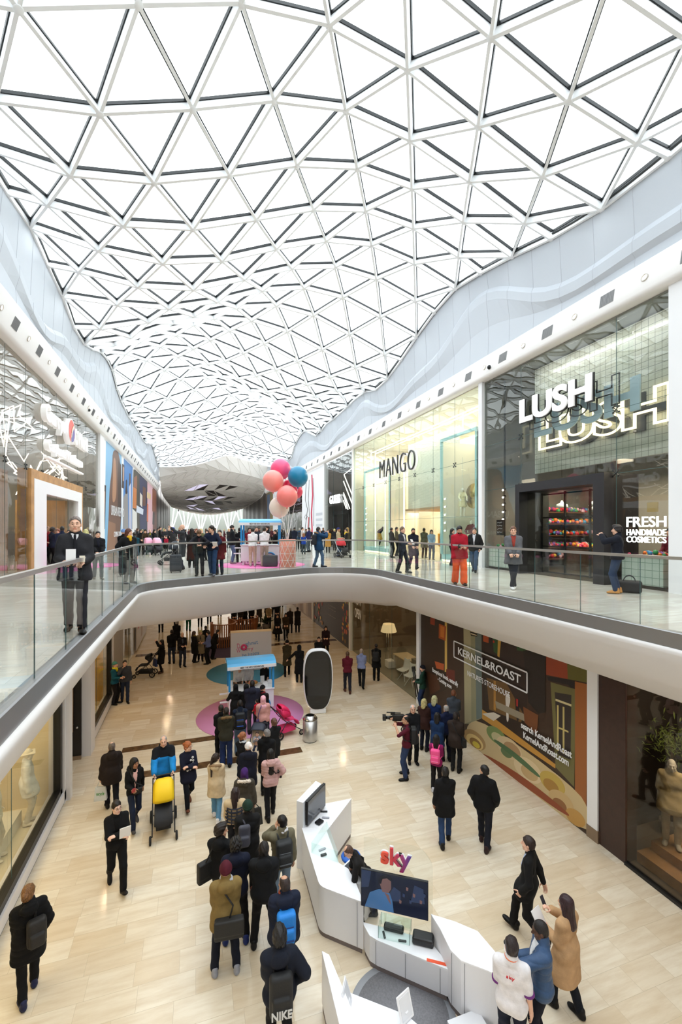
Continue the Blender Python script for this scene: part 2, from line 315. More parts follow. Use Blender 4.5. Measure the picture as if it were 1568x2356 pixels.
v = list(node); ix = {a: i for i, a in enumerate(v)}; m = MB(); m.add([node[a] + nrm[a] * .09 for a in v], [tuple(ix[c] for c in t) for t in tris])
struct(m.build('ceiling_glass', glass('roof_glass', (246, 250, 250), .5), roof))
# ---- upper wall bands and bulkheads
YA, YB = -9, 77
SPOTY = []
PANEL = mat('white_wall_panel', (196, 202, 210), .5)
for side, X, s, xe in (('left', XL, 1, X0), ('right', XR, -1, X0 + 8 * DX)):
    m = MB(); m.smooth = True
    pr = [(X - s * .1, ZT), (X + s * .18, ZT), (X + s * .27, ZT + .05), (X + s * .3, ZT + .14), (xe + s * .02, 14.28), (xe - s * .02, 14.36), (xe - s * .12, 14.38)]
    if side == 'right': pr[4] = (xe - .06, 14.28)
    m.grid([[(x, y, z) for y in (YA, YB)] for x, z in pr]); band = struct(m.build('trim_3' if s > 0 else 'trim_4', mat('band_white', (240, 237, 235), .5)), 'white bulkhead band with downlights over the %s upper shops' % side, 'wall band')
    ys = np.arange(YA, YB + .1, .65); P = []; K = []
    for y in ys:
        zt = roofz(xe, y) - .02; h = zt - 14.3; zc = 14.3 + h * (.42 + .2 * math.sin(y * .42 + (1 if s < 0 else 2.6)) + .08 * math.sin(y * .9))
        P.append([(xe - s * .1, y, 14.3), (xe - s * .14, y, 14.3 + (zc - 14.3) * .5), (xe - s * .02, y, zc - .22), (xe - s * .02, y, zc + .1), (xe - s * .12, y, zc + .3), (xe - s * .02, y, zt)]); K.append((xe + s * .03, y, zt))
    m = MB(); m.grid(P)
    for i in range(0, len(ys), 2):       # open joints between the panels
        m.m = 1; q = P[i]
        for a, b in zip(q, q[1:]): m.rod(Vector(a) + Vector((s * .004, 0, 0)), Vector(b) + Vector((s * .003, 0, 0)), .006, .008, (0, 1, 0))
    wl = struct(m.build('wall_' + side, [PANEL, mat('panel_joint', (196, 198, 206), .8)]), 'white folded panel wall under the %s edge of the glass roof' % side, 'wall')
    m = MB(); m.tube(K, .055, 6); struct(m.build('trim_5' if s > 0 else 'trim_6', mat('dark_gutter', (48, 52, 54), .5)), 'dark gutter line where the roof meets the %s wall' % side, 'gutter')
# ---- back of the place behind the viewpoint and the far end
m = MB(); m.box((2.8, -9.2, 10), (40, .3, 21)); struct(m.build('wall_back', WARMW), 'white wall behind the viewpoint', 'wall')
# solid faceted ceiling falling to the covered bridge at the far end
rows = []; yy = [75, 76, 77.4, 79, 81, 84, 88, 93, 98, 104, 110, 116]; ZC = [18, 17.0, 15.9, 14.9, 14.0, 13.2, 12.6, 12.1, 11.7, 11.3, 11.0, 10.8]; ZE = [16.2, 15.5, 14.7, 14.0, 13.4, 13.1, 12.9, 12.8, 12.7, 12.6, 12.5, 12.5]
FAC = []
random.seed(4)
for i, y in enumerate(yy):
    t = min(1, (y - 75) / 36); r = []
    for k in range(11):
        x = X0 + (k + (.5 if i % 2 else 0) * (0 < k < 10)) * DX * .8; u = (x - 3.03) / 8.5
        q_ = abs(u) ** 1.7; zc = ZC[i] * (1 - q_) + ZE[i] * q_
        if i == 0: zc = roofz(min(max(x, X0), X0 + 8 * DX), 75)
        r.append(Vector((x, y, zc)))
    rows.append(r)
m = MB(); lt = 0
for i in range(len(yy) - 1):
    for k in range(10):
        a, b, c, d = rows[i][k], rows[i][k + 1], rows[i + 1][k + 1], rows[i + 1][k]
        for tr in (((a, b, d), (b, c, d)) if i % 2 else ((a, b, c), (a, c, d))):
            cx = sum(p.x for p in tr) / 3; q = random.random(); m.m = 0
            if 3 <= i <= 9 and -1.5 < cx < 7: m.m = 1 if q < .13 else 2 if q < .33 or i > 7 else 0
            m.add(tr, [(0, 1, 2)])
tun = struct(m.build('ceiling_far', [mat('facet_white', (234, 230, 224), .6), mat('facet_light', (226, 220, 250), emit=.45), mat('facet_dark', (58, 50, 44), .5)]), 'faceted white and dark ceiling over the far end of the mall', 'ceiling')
m = MB()
for i in range(len(yy)):
    for k in range(11):
        if k < 10: m.rod(rows[i][k] - Vector((0, 0, .03)), rows[i][k + 1] - Vector((0, 0, .03)), .09, .06)
        if i < len(yy) - 1:
            m.rod(rows[i][k] - Vector((0, 0, .03)), rows[i + 1][k] - Vector((0, 0, .03)), .09, .06)
            if k < 10: m.rod(rows[i][k + (i % 2)] - Vector((0, 0, .03)), rows[i + 1][k + 1 - (i % 2)] - Vector((0, 0, .03)), .09, .06)
struct(m.build('ceiling_ribs', mat('rib_white', (226, 221, 214), .6), tun))
# far side walls (dark timber) and far glazed hall
for s, X in (('far_left', XL), ('far_right', XR)):
    m = MB()
    for k in range(11): m.m = k % 2; m.box((X + (-.15 if X < 0 else .15), 79 + k * 3.6, 10.2), (.3, 3.5, 9.4))
    struct(m.build('wall_' + s, [mat('dark_timber', (62, 50, 44), .45), mat('dark_cladding', (92, 80, 70), .35)]), 'dark timber clad wall towards the far end, %s' % s[4:], 'wall')
m = MB(); m.box((2.8, 124, 10), (36, .3, 12)); struct(m.build('wall_far', mat('far_hall_wall', (150, 156, 150), .5)), 'bright glazed end wall of the far hall', 'wall')
m = MB(); m.box((2.8, 121, 16.2), (36, 8, .3)); struct(m.build('ceiling_sky_blocker', mat('hall_grey', (190, 190, 186), .6)), 'unseen roof added over the far hall to block the sky', 'ceiling')  # out of view, added to keep direct sky off the hall
lamp((2.8, 120, 15.8), 14, 5, 1500, (1, 1, 1))
for k in range(6):
    m = MB(); x = -6 + k * 3.6; b = Vector((x, 120.5, 5.5))
    for dx in (-2.2, -.8, .9, 2.3): m.rod(b + Vector((0, 0, .5)), b + Vector((dx, 0, 8)), .3, .3, (0, 1, 0))
    m.lathe([(.35, 0), (.25, .6)], 12, c=b); tag(m.build('branching_column', WHITE), 'white branching steel column at the far end of the mall', 'column', 'white branching columns of the far hall')
# ================================================================ SHOPFRONTS
SG = glass('shop_glass', (248, 254, 251), .8, wav=.12); SGD = glass('shop_glass_dark', (241, 244, 242), .85, wav=.15); SGL = glass('shop_glass_lower', (246, 247, 240), .6, wav=.05); SGT = glass('shop_glass_tinted', (206, 202, 194), .9, wav=.05)
def window(n, X, y0, y1, z0, z1, m, joints=(), hj=(), label='', fit=False, th=.03):
    b = MB(); b.box((X, (y0 + y1) / 2, (z0 + z1) / 2), (th, y1 - y0 - .02, z1 - z0 - .02)); b.m = 1; s = -1 if X > 0 else 1
    for y in joints: b.box((X + s * .018, y, (z0 + z1) / 2), (.008, .012, z1 - z0 - .04))
    for z in hj: b.box((X + s * .018, (y0 + y1) / 2, z), (.008, y1 - y0 - .04, .012))
    b.m = 2
    if fit:
        for y in joints:
            for z in hj[:fit]:
                for dy, dz in ((-.09, -.08), (.09, -.08), (-.09, .08), (.09, .08)): b.box((X + s * .03, y + dy, z + dz), (.04, .05, .05)); b.rod((X + s * .03, y, z), (X + s * .03, y + dy, z + dz), .02, .02)
    return struct(b.build('window_%d' % n, [m, EDG, mat('glass_fitting', (70, 74, 76), .3, .8)]), label, 'shop window')
def shell(name, X0_, X1_, y0, y1, z0, z1, m, label, floor=None):
    """room behind a shopfront: back, sides, ceiling, floor"""
    c = ((X0_ + X1_) / 2, (y0 + y1) / 2, (z0 + z1) / 2); dx = abs(X1_ - X0_); s = 1 if X1_ > X0_ else -1; mm = m if isinstance(m, (list, tuple)) else [m, m]
    for nm, cc, d, q, lb in (('wall_back', (X1_ + s * .05, c[1], c[2]), (.1, y1 - y0, z1 - z0), mm[0], 'back of the '), ('wall_near', (c[0], y0 + .03, c[2]), (dx, .06, z1 - z0), mm[0], 'near side of the '), ('wall_far', (c[0], y1 - .03, c[2]), (dx, .06, z1 - z0), mm[0], 'far side of the '), ('ceiling', (c[0], c[1], z1 + .05), (dx, y1 - y0, .1), mm[1], 'ceiling of the '), ('floor', (c[0], c[1], z0 + .01), (dx, y1 - y0, .02), floor, 'floor of the ')):
        if q is None: continue
        b = MB(); b.box((0, 0, 0), d); struct(b.build(nm + '_' + name, q, loc=cc), lb + label, 'shop interior')
TR = [6]
def pier(X, y0, y1, z0, z1, dx=.5, m=None, label='white pier between two shopfronts'):
    TR[0] += 1; b = MB(); s = 1 if X > 0 else -1; b.box((X + s * (dx / 2 - .12), (y0 + y1) / 2, (z0 + z1) / 2), (dx, y1 - y0, z1 - z0)); return struct(b.build('trim_%d' % TR[0], m or WHITE), label, 'pier')
class Art:
    """flat printed artwork on a wall board; shapes in photo pixels or (y, z) metres"""
    def __init__(s, X): s.X = X; s.b = MB(); s.mm = []; s.k = 0; s.sg = -1 if X > 0 else 1
    def mi(s, c):
        m = c if not isinstance(c, tuple) else mat('print_%02x%02x%02x' % c, c, .45)
        if m not in s.mm: s.mm.append(m)
        return s.mm.index(m)
    def board(s, y0, y1, z0, z1, c):
        s.b.m = s.mi(c); s.b.bb((s.X, y0, z0), (s.X - s.sg * .05, y1, z1)); return s
    def yz(s, pts, c):
        s.k += 1; x = s.X + s.sg * (.0003 * s.k + .0006); s.b.m = s.mi(c); v = [(x, p[0], p[1]) for p in pts]
        ar = sum(pts[i - 1][0] * pts[i][1] - pts[i][0] * pts[i - 1][1] for i in range(len(pts)))
        if ar * s.sg < 0: v.reverse()
        s.b.add(v, [tuple(range(len(v)))]); return s
    def px(s, pts, c):
        if len(pts) > 5:
            for _ in range(2): pts = [p for a, b in zip(pts, pts[1:] + pts[:1]) for p in ((a[0] * .75 + b[0] * .25, a[1] * .75 + b[1] * .25), (a[0] * .25 + b[0] * .75, a[1] * .25 + b[1] * .75))]
        return s.yz([(onX(a, b, s.X).y, onX(a, b, s.X).z) for a, b in pts], c)
    def dot(s, y, z, r, c, n=14, rz=None): return s.yz([(y + r * math.cos(2 * math.pi * i / n), z + (rz or r) * math.sin(2 * math.pi * i / n)) for i in range(n)], c)
    def build(s, name, label, cat='hoarding', kind=None):
        o = s.b.build(name, s.mm); tag(o, label, cat, kind=kind); return o
def tiles(name, c, size, grout=(150, 160, 150), rough=.2):
    m = bpy.data.materials.new(name); m.use_nodes = True; nt = m.node_tree; b = nt.nodes['Principled BSDF']; N = nt.nodes.new; L = nt.links.new
    g = N('ShaderNodeNewGeometry'); sp = N('ShaderNodeSeparateXYZ'); cb = N('ShaderNodeCombineXYZ'); br = N('ShaderNodeTexBrick'); L(g.outputs['Position'], sp.inputs[0]); L(sp.outputs[1], cb.inputs[0]); L(sp.outputs[2], cb.inputs[1]); L(cb.outputs[0], br.inputs['Vector'])
    br.offset = 0; br.inputs['Scale'].default_value = 1; br.inputs['Brick Width'].default_value = size; br.inputs['Row Height'].default_value = size; br.inputs['Mortar Size'].default_value = .008
    br.inputs['Color1'].default_value = lin(c); br.inputs['Color2'].default_value = lin(tuple(x - 5 for x in c)); br.inputs['Mortar'].default_value = lin(grout); L(br.outputs['Color'], b.inputs['Base Color']); b.inputs['Roughness'].default_value = rough; return m
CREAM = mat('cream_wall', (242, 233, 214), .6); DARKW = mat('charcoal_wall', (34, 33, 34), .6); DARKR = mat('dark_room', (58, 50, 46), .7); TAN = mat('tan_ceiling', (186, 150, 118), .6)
# ---------------- upper right: cosmetics shop
Z5 = UP
shell('cosmetics_shop', 11.65, 17, 8.17, 15.95, Z5, 13.3, [mat('grey_green_wall', (120, 120, 114), .7), mat('mid_grey', (150, 150, 146), .7)], 'interior walls of the cosmetics shop', mat('dark_shop_floor', (70, 62, 56), .3))
window(1, 11.62, 8.17, 15.95, Z5 + .02, 13.3, SGD, (9.75, 13.72), (10.6, 8.75), 'tall glazed front of the cosmetics shop', 2)
for yj in (9.75, 13.72):
    b = MB(); b.box((11.95, yj, 11.0), (.6, .03, 4.5)); struct(b.build('window_fin', [BG]), 'glass fin behind the shop window', 'glass fin')
pier(11.6, 7.82, 8.17, Z5, 13.35); window(11, 11.62, 1, 7.82, Z5 + .02, 13.3, SGD, (4.5,), (9.4,), 'dark glazed shopfront at the right edge'); shell('edge_shop', 11.66, 14, 1, 7.82, Z5, 13.3, [DARKW, DARKW], 'dark shop at the right edge'); pier(11.6, 15.95, 16.2, Z5, 13.35)
b = MB(); b.box((12.45, 11.1, 11.25), (.1, 5.6, 4.0)); struct(b.build('wall_tiled', tiles('sage_tiles', (192, 192, 180), .2, (126, 128, 120))), 'pale tiled wall panel behind the letter signs', 'tiled wall')
b = MB(); b.bb((11.64, 8.36, Z5), (12.4, 9.6, Z5 + .03)); 
pt = empty('shop_portal', (11.7, 11.8, Z5), 'deep black portal frame round the glazed doors of the cosmetics shop', 'shop entrance')
b = MB(); y0, y1, zt = 9.85, 13.62, 8.78
for a, c in (((y0, Z5), (y0 + .38, zt)), ((y1 - .22, Z5), (y1, zt)), ((y0 + .38, zt - .3), (y1 - .22, zt))): b.bb((11.25, a[0], a[1]), (12.6, c[0], c[1]))
b.build('portal_frame', mat('black_portal', (30, 29, 33), .45), pt, loc=(-11.7, -11.8, -Z5))
b = MB()
for i in range(4): b.box((12.3, y0 + .4 + i * 1.04, 6.98), (.06, .06, 2.96))
for z in (5.56, 6.5, 7.55, 8.4): b.box((12.3, 11.8, z), (.05, 3.1, .05))
b.build('door_bars', BLACK, pt, loc=(-11.7, -11.8, -Z5))
b = MB(); b.box((12.3, 11.8, 6.98), (.015, 3.1, 2.9)); b.build('door_glass', SG, pt, loc=(-11.7, -11.8, -Z5))
XL_ = 11.45
SILV = mat('white_letter', (246, 246, 244), .4, emit=.25)
s1 = empty('layered_sign', (11.5, 12, 11.4), 'layered shop letter sign in white, blue-grey, black and neon outline on dark glass', 'shop sign')
def ts(*a, **k):
    o = text(*a, **k); o.parent = s1; o.matrix_parent_inverse = Matrix.Translation((-11.5, -12, -11.4)); return o
bpy.context.view_layer.update()
ts('LUSH', (11.42, 12.0, 11.47), 3.15, .86, RT, SILV, name='white_letters', extr=.05, bold=.035)
ts('LUSH', (11.47, 11.98, 11.45), 3.2, .9, RT, BLACK, name='black_letter_edges', extr=.05, bold=.045)
ts('LUSH', (11.75, 11.6, 11.25), 3.7, .95, RT, BLACK, name='black_outline', outline=.018, bold=.03)
ts('LUSH', (11.9, 11.3, 11.0), 4.1, 1.02, RT, mat('blue_grey_letter', (178, 200, 212), .4), name='blue_grey_letters', extr=.05, bold=.035)
ts('LUSH', (12.25, 11.1, 10.62), 4.9, 1.12, RT, NEON, name='neon_outline', outline=.028, bold=.045)
ts('LUSH', (12.36, 10.85, 10.55), 4.8, 1.15, RT, mat('black_letter', (40, 42, 46), .4), name='black_letters', extr=.06, bold=.035)
s2 = empty('wall_lettering', (11.66, 9, 7), 'glowing white FRESH HANDMADE COSMETICS lettering in the shop window', 'shop sign')
LETW = mat('lit_letter', (255, 255, 255), emit=1.6)
for tx, z, h in (('FRESH', 7.33, .29), ('HANDMADE', 7.04, .17), ('COSMETICS', 6.84, .17)): o = text(tx, (11.68, 8.93, z), 1.12, h, RT, LETW, extr=.03, bold=.008); o.parent = s2; o.matrix_parent_inverse = Matrix.Translation((-11.66, -9, -7))
PG = tiles('mint_tiles', (226, 234, 226), .2, (150, 170, 156))
def counter(y0, y1, lab):
    b = MB(); b.bb((11.75, y0, Z5 + .08), (12.6, y1, 6.35)); b.m = 1; b.bb((11.8, y0, Z5), (12.6, y1, Z5 + .08)); b.bb((11.72, y0, 6.35), (12.62, y1, 6.38)); tag(b.build('tiled_counter', [PG, BLACK]), lab, 'counter')
counter(8.5, 9.7, 'mint tiled counter below the lit lettering'); counter(14.5, 15.85, 'mint tiled counter left of the black portal')
random.seed(11)
PCOL = [(214, 60, 110), (240, 120, 40), (250, 200, 60), (120, 60, 150), (60, 150, 90), (210, 40, 50), (235, 180, 200), (60, 140, 190)]
def heap(lab, y0, y1, x0, x1, z, n, r):
    b = MB()
    for i in range(n): b.m = random.randrange(8); q = r * random.uniform(.7, 1.2); b.ball((random.uniform(x0, x1), random.uniform(y0, y1), z + q * random.uniform(.5, 1.6)), q, 8)
    o = b.build('soap_heap', [mat('soap_%d' % i, c, .5) for i, c in enumerate(PCOL)]); tag(o, lab, 'soaps', kind='stuff')
heap('blue and orange soaps heaped on the counter below the lettering', 8.6, 9.6, 11.85, 12.4, 6.38, 30, .06); heap('pale soaps heaped on the counter left of the portal', 14.6, 15.8, 11.85, 12.4, 6.38, 36, .06)
sh = empty('display_shelf', (15.1, 15.3, Z5), 'tall open display shelf stocked with colourful soaps inside the portal', 'shelf', rz=R(90))
b = MB(); b.box((.5, 0, 1.3), (.06, 3.5, 2.6)); b.build('back_panel', mat('shelf_dark', (60, 34, 28), .6), sh)
for i in range(5): b = MB(); b.box((.2, 0, .35 + i * .5), (.6, 3.5, .05)); b.build('shelf_board', mat('shelf_brown', (96, 56, 36), .5), sh)
for i in range(5): heap('row of colourful soaps on the open shelf, level %s from the floor' % ['one', 'two', 'three', 'four', 'five'][i], 15.25, 15.7, 13.5, 16.7, Z5 + .38 + i * .5, 100, .085)
b = MB(); b.box((0, 0, .45), (1.3, 1.5, .9)); tag(b.build('display_table', mat('shelf_brown'), loc=(14.6, 13.3, Z5)), 'low wooden display table in the shop heaped with soaps', 'table'); heap('green and pink soaps heaped on the low wooden table', 12.7, 13.9, 14.1, 15.1, 6.4, 90, .08)
b = MB(); b.box((0, 0, 0), (.03, .42, .62)); ob = b.build('chalkboard', mat('chalk_black', (24, 24, 26), .6), loc=(11.66, 15.0, 7.2)); tag(ob, 'small black chalkboard with white writing in the window', 'sign')
b = MB(); random.seed(3)
for k in range(4):
    z = .2 - k * .13; pt_ = [(-.02, y, z + random.uniform(-.03, .03)) for y in np.linspace(.15, -.15, 12)]; b.tube(pt_, .006, 4)
b.build('chalk_writing', WHITE, ob)
b = MB(); b.box((0, 0, 0), (.02, .3, .26)); tag(b.build('paper_sign', mat('kraft_paper', (206, 170, 112), .8), loc=(11.66, 8.72, 7.72)), 'kraft paper notice above the lit lettering', 'sign')
tk = empty('spotlight_track', (12.2, 15.4, 8), 'vertical track of small spotlights left of the portal', 'spotlights')
b = MB(); b.box((0, 0, 1.4), (.05, .05, 7.79)); b.build('track', BLACK, tk)
for i in range(5): b = MB(); b.tube([(0, 0, i * .3 - .4), (-.16, -.1, i * .3 - .46)], .06, 10); b.m = 1; b.ball((-.17, -.105, i * .3 - .465), .045, 8); b.build('spotlight', [BLACK, LIT], tk)
for i, (y, x, z) in enumerate(((12.8, 14.2, 8.1), (13.6, 15.2, 8.0), (14.2, 14.0, 8.1))):
    t = empty('pendant_lamp', (x, y, z), 'white enamel pendant lamp hanging over the shop tables', 'lamp', 'pendant lamps in the cosmetics shop'); b = MB(); b.lathe([(.24, -.1), (.2, .02), (.06, .1), (.03, .18)], 16); b.build('lamp_shade', WHITE, t); b = MB(); b.tube([(0, 0, .15), (0, 0, 13.28 - z)], .008, 4); b.build('cord', BLACK, t)
# ---------------- upper right: fashion shop
shell('fashion_shop', 11.65, 16.5, 16.25, 32.2, Z5, 13.3, [CREAM, mat('cream_ceiling', (228, 222, 206), .7)], 'cream interior walls of the fashion shop', mat('cream_floor', (226, 216, 196), .15))
J = [18.2, 20.2, 22.2, 24.2, 26.2, 28.2, 30.2]
window(2, 11.62, 16.25, 32.2, Z5 + .02, 13.3, SG, J, (10.15, 7.7), 'tall glazed front of the fashion shop', 1)
pier(11.6, 32.2, 32.4, Z5, 13.35)
o = empty('letter_sign', (11.45, 24.3, 11), 'big black three-dimensional letters on the cream-lit glass shopfront', 'shop sign')
for nm, dx, dy, mm in (('black_letters', 11.42, 0, mat('letter_black', (38, 38, 42), .35)), ('white_letter_backs', 11.52, -.08, mat('white_letter'))):
    q = text('MANGO', (dx, 24.3 + dy, 11.0 + (-.03 if dy else 0)), 4.9, 1.12, RT, mm, name=nm, extr=.07, spacing=1.12, bold=-.022 if dy == 0 else -.008); q.parent = o; q.matrix_parent_inverse = Matrix.Translation((-11.45, -24.3, -11))
ll = empty('light_line', (12.2, 24, 12), 'thin white light lines framing the fashion shop window', 'lamp')
def line(pts):
    b = MB(); b.tube([onX(x, y, 12.1) for x, y in pts], .03, 6); q = b.build('light_tube', LIT, ll); q.matrix_parent_inverse = Matrix.Translation((-12.2, -24, -12))
line([(853, 1072), (853, 1043), (1101, 934)]); line([(863, 1262), (863, 1044), (1101, 942)]); line([(886, 1090), (886, 1276)]); line([(929, 1080), (929, 1216)]); line([(1064, 952), (1064, 1000)])
TEAL = mat('pale_aqua_trim', (170, 210, 214), .35)
for y0, y1, zt, lab in ((17.0, 20.1, 11.6, 'nearest the cosmetics shop'), (26.4, 31.0, 11.3, 'at the far end of the window')):
    t = empty('display_box', (13, (y0 + y1) / 2, Z5), 'tall cream window display box with aqua edges ' + lab, 'window display'); iv = (-13, -(y0 + y1) / 2, -Z5)
    b = MB(); b.bb((14.0, y0, Z5), (14.1, y1, zt)); b.bb((12.0, y1 - .08, Z5), (14.1, y1, zt)); b.bb((12.0, y0, Z5), (14.1, y0 + .08, zt)); b.build('panel', CREAM, t, loc=iv)
    b = MB(); b.bb((11.95, y0, Z5), (12.05, y0 + .12, zt)); b.bb((11.95, y1 - .12, Z5), (12.05, y1, zt)); b.bb((11.95, y0, zt), (12.05, y1, zt + .14)); b.build('edge_trim', TEAL, t, loc=iv)
    b = MB(); b.bb((11.95, y0, Z5 + .1), (13.9, y1, Z5 + .36)); b.build('plinth', TEAL, t, loc=iv); b = MB(); b.bb((12.0, y0 + .1, Z5 + .03), (13.8, y1 - .1, Z5 + .1)); b.build('plinth_light', mat('plinth_glow', (255, 240, 200), emit=1.5), t, loc=iv)
    b = MB(); b.lathe([(.62, 0), (.6, .04), (.05, .07)], 32, M=Matrix.Translation((13.0 - 13, y0 + 1.75 - (y0 + y1) / 2, 3.27)) @ Matrix.Rotation(R(-90), 4, 'Y')); b.build('gold_disc', mat('satin_gold', (196, 172, 120), .25, .9), t)
    for k in range(5): b = MB(); b.tube([(-.9, y1 - .3 - (y0 + y1) / 2, 1.6 + k * .4), (-1.05, y1 - .45 - (y0 + y1) / 2, 1.55 + k * .4)], .05, 8); b.m = 1; b.ball((-1.06, y1 - .46 - (y0 + y1) / 2, 1.55 + k * .4), .045, 8); b.build('spotlight', [WHITE, LIT], t)
b = MB(); b.bb((13.2, 20.3, 8.4), (13.25, 26.2, 12.6)); tag(b.build('mesh_screen', tiles('white_mesh', (236, 232, 220), .07, (196, 190, 176))), 'white perforated screen above the fashion shop entrance', 'screen')
b = MB(); b.bb((15.9, 20.3, Z5), (16.0, 26.2, 8.28)); b.m = 1; b.bb((15.85, 20.3, 6.9), (15.9, 26.2, 7.5)); tag(b.build('back_panel_display', [mat('tan_panel', (206, 150, 106), .6), BLACK]), 'tan back wall with black band inside the fashion shop', 'wall panel')
b = MB(); b.bb((13.0, 20.3, 8.3), (16.0, 26.2, 8.42)); struct(b.build('ceiling_entrance', TAN), 'tan lowered ceiling of the fashion shop entrance', 'ceiling')
for i, y in enumerate((21.2, 22.6, 24.0, 25.3)):
    t = empty('clothes_rail', (14.6 + (i % 2) * .7, y, Z5), 'clothes rail of autumn garments, %s from the aqua display box' % ['first', 'second', 'third', 'fourth'][i], 'clothes rail'); b = MB(); b.tube([(0, -.5, 0), (0, -.5, 1.4), (0, .5, 1.4), (0, .5, 0)], .018, 6); b.build('rail', CHROME, t)
    for k in range(6): b = MB(); b.box((0, -.38 + k * .15, .95), (.42, .07, .8)); b.build('garment', mat('garment_%d' % (k % 4), [(60, 62, 54), (196, 140, 50), (90, 60, 46), (40, 40, 44)][k % 4], .9), t, bevel=.03)
t = empty('standing_mirror', (12.6, 20.0, Z5), 'white framed panel standing in the shop entrance', 'mirror'); b = MB(); b.box((0, 0, .85), (.06, .7, 1.6)); b.build('panel', mat('pale_panel', (214, 220, 226), .3), t); b = MB()
for y in (-.37, .37): b.box((0, y, .85), (.08, .06, 1.7))
b.box((0, 0, 1.68), (.08, .8, .06)); b.build('frame', WHITE, t)
# ---------------- upper right: dark shop, line-art hoarding, further shops
shell('dark_shop', 11.9, 14, 32.4, 40.2, Z5, 13.3, [DARKW, mat('grey_wave_ceiling', (120, 122, 124), .5)], 'dark recess of the black shopfront')
window(3, 11.62, 32.4, 40.2, Z5 + .02, 13.3, SGD, (35, 37.6), (9.4,), 'dark glazed front with neon lines')
o = empty('neon_lines', (13.5, 35, 10), 'parallel diagonal white neon lines in the dark shopfront', 'neon light')
for q in (([771, 1074], [788, 1133], [800, 1172]), ([774, 1094], [804, 1170]), ([783, 1090], [812, 1165]), ([811, 1076], [791, 1092], [811, 1142]), ([779, 1120], [796, 1170])):
    b = MB(); b.tube([onX(x, y, 13.4) for x, y in q], .05, 6); z = b.build('light_tube', LIT, o); z.matrix_parent_inverse = Matrix.Translation((-13.5, -35, -10))
tag(text('GUESS', (11.5, 36.9, 9.75), 3.0, .72, RT, LETW, name='letter_sign', extr=.06, bold=.02), 'glowing white letters on the narrow black shopfront', 'shop sign')
t = empty('doorway_frame', (12, 36, Z5), 'black door frame with a lit picture of two people behind', 'shop entrance'); b = MB(); b.bb((-.3, -2.4, 0), (.2, -2.1, 3.2)); b.bb((-.3, 1.7, 0), (.2, 2, 3.2)); b.bb((-.3, -2.4, 2.9), (.2, 2, 3.2)); b.build('frame', BLACK, t)
A = Art(13.93); A.board(34.4, 37.6, 6.5, 9.0, (238, 226, 214)); A.yz([(37.3, 6.5), (36.2, 6.5), (36.3, 7.6), (36.9, 7.7)], (30, 26, 26)); A.dot(36.7, 8.05, .38, (222, 176, 150), rz=.42); A.dot(36.75, 8.4, .42, (50, 34, 26), rz=.25); A.yz([(35.9, 6.5), (34.6, 6.5), (34.8, 8.0), (35.5, 8.1)], (224, 170, 180)); A.dot(35.1, 8.17, .3, (226, 180, 156)); A.dot(35.1, 8.55, .34, (96, 60, 40), rz=.22)
A.build('backlit_picture', 'large picture of two people inside the dark shop', 'picture')
pier(11.6, 40.2, 40.6, Z5, 13.35)
A = Art(11.55); A.board(40.6, 49.6, Z5, 13.3, (242, 243, 247))
for c, w_, pts in (((206, 48, 84), 3, [(717, 1092), (719, 1140), (716, 1180), (718, 1228)]), ((40, 36, 40), 1.2, [(704, 1110), (702, 1150), (707, 1172), (700, 1230)]), ((40, 36, 40), 1, [(711, 1104), (709, 1150), (712, 1190), (709, 1235)]), ((196, 50, 60), 2, [(710, 1190), (708, 1222)]), ((40, 36, 40), .9, [(720, 1100), (722, 1150), (721, 1210)]), ((60, 50, 52), .8, [(700, 1190), (703, 1184), (707, 1188), (704, 1196), (700, 1190)])):
    for a, b_ in zip(pts, pts[1:]): A.px([(a[0] - w_ / 2, a[1]), (a[0] + w_ / 2, a[1]), (b_[0] + w_ / 2, b_[1]), (b_[0] - w_ / 2, b_[1])], c)
for k in range(3): A.yz([(43.4, 8.5 - k * .55), (41.0, 8.5 - k * .55), (41.0, 8.75 - k * .55), (43.4, 8.75 - k * .55)], (206, 210, 218))
A.build('white_hoarding', 'white hoarding with tall black and red line drawing')
shell('far_shops', 11.7, 14, 49.7, 76, Z5, 13.3, [mat('dark_maroon', (74, 46, 48), .6), mat('mid_grey')], 'dark interior of the shops beyond the white hoarding'); window(4, 11.62, 49.7, 64, Z5 + .02, 13.3, SGD, (53, 57, 61), (9.6,), 'dark glazed shopfront beyond the white hoarding')
A = Art(11.6); A.board(64.2, 70, Z5, 13.3, (226, 228, 232)); A.board(70, 76.5, Z5, 13.3, (120, 104, 60)); A.yz([(76, 5.5), (73, 5.5), (73, 13), (76, 13)], (70, 90, 120)); A.build('printed_hoarding', 'pale and patterned hoarding at the far right shops')
# ---------------- upper left: electronics shop
window(5, XL - .02, -6, 32.2, Z5 + .02, 13.3, glass('shop_glass_left', (248, 249, 246), 1.0, wav=.08), [i * 1.9 + 2.2 for i in range(16)], (9.45,), 'tall glazed front of the electronics shop', 1)
shell('electronics_shop', -6.05, -13.5, -6, 32.2, Z5, 13.3, [mat('taupe_wall', (150, 142, 132), .7), mat('taupe_ceiling', (176, 170, 162), .7)], 'interior walls of the electronics shop', mat('grey_shop_floor', (170, 160, 148), .2))
t = empty('shop_portal', (-6, 23.6, Z5), 'oak and white portal frame round the electronics shop entrance', 'shop entrance')
y0, y1, zt = 19.7, 27.8, 9.45
def ring(o, i, x0, x1, m, nm):
    b = MB()
    for a, c in (((o[0], 0), (i[0], o[2])), ((i[1], 0), (o[1], o[2])), ((i[0], i[2]), (i[1], o[2]))): b.bb((x0, a[0] - 23.6, a[1]), (x1, c[0] - 23.6, c[1]))
    b.build(nm, m, t)
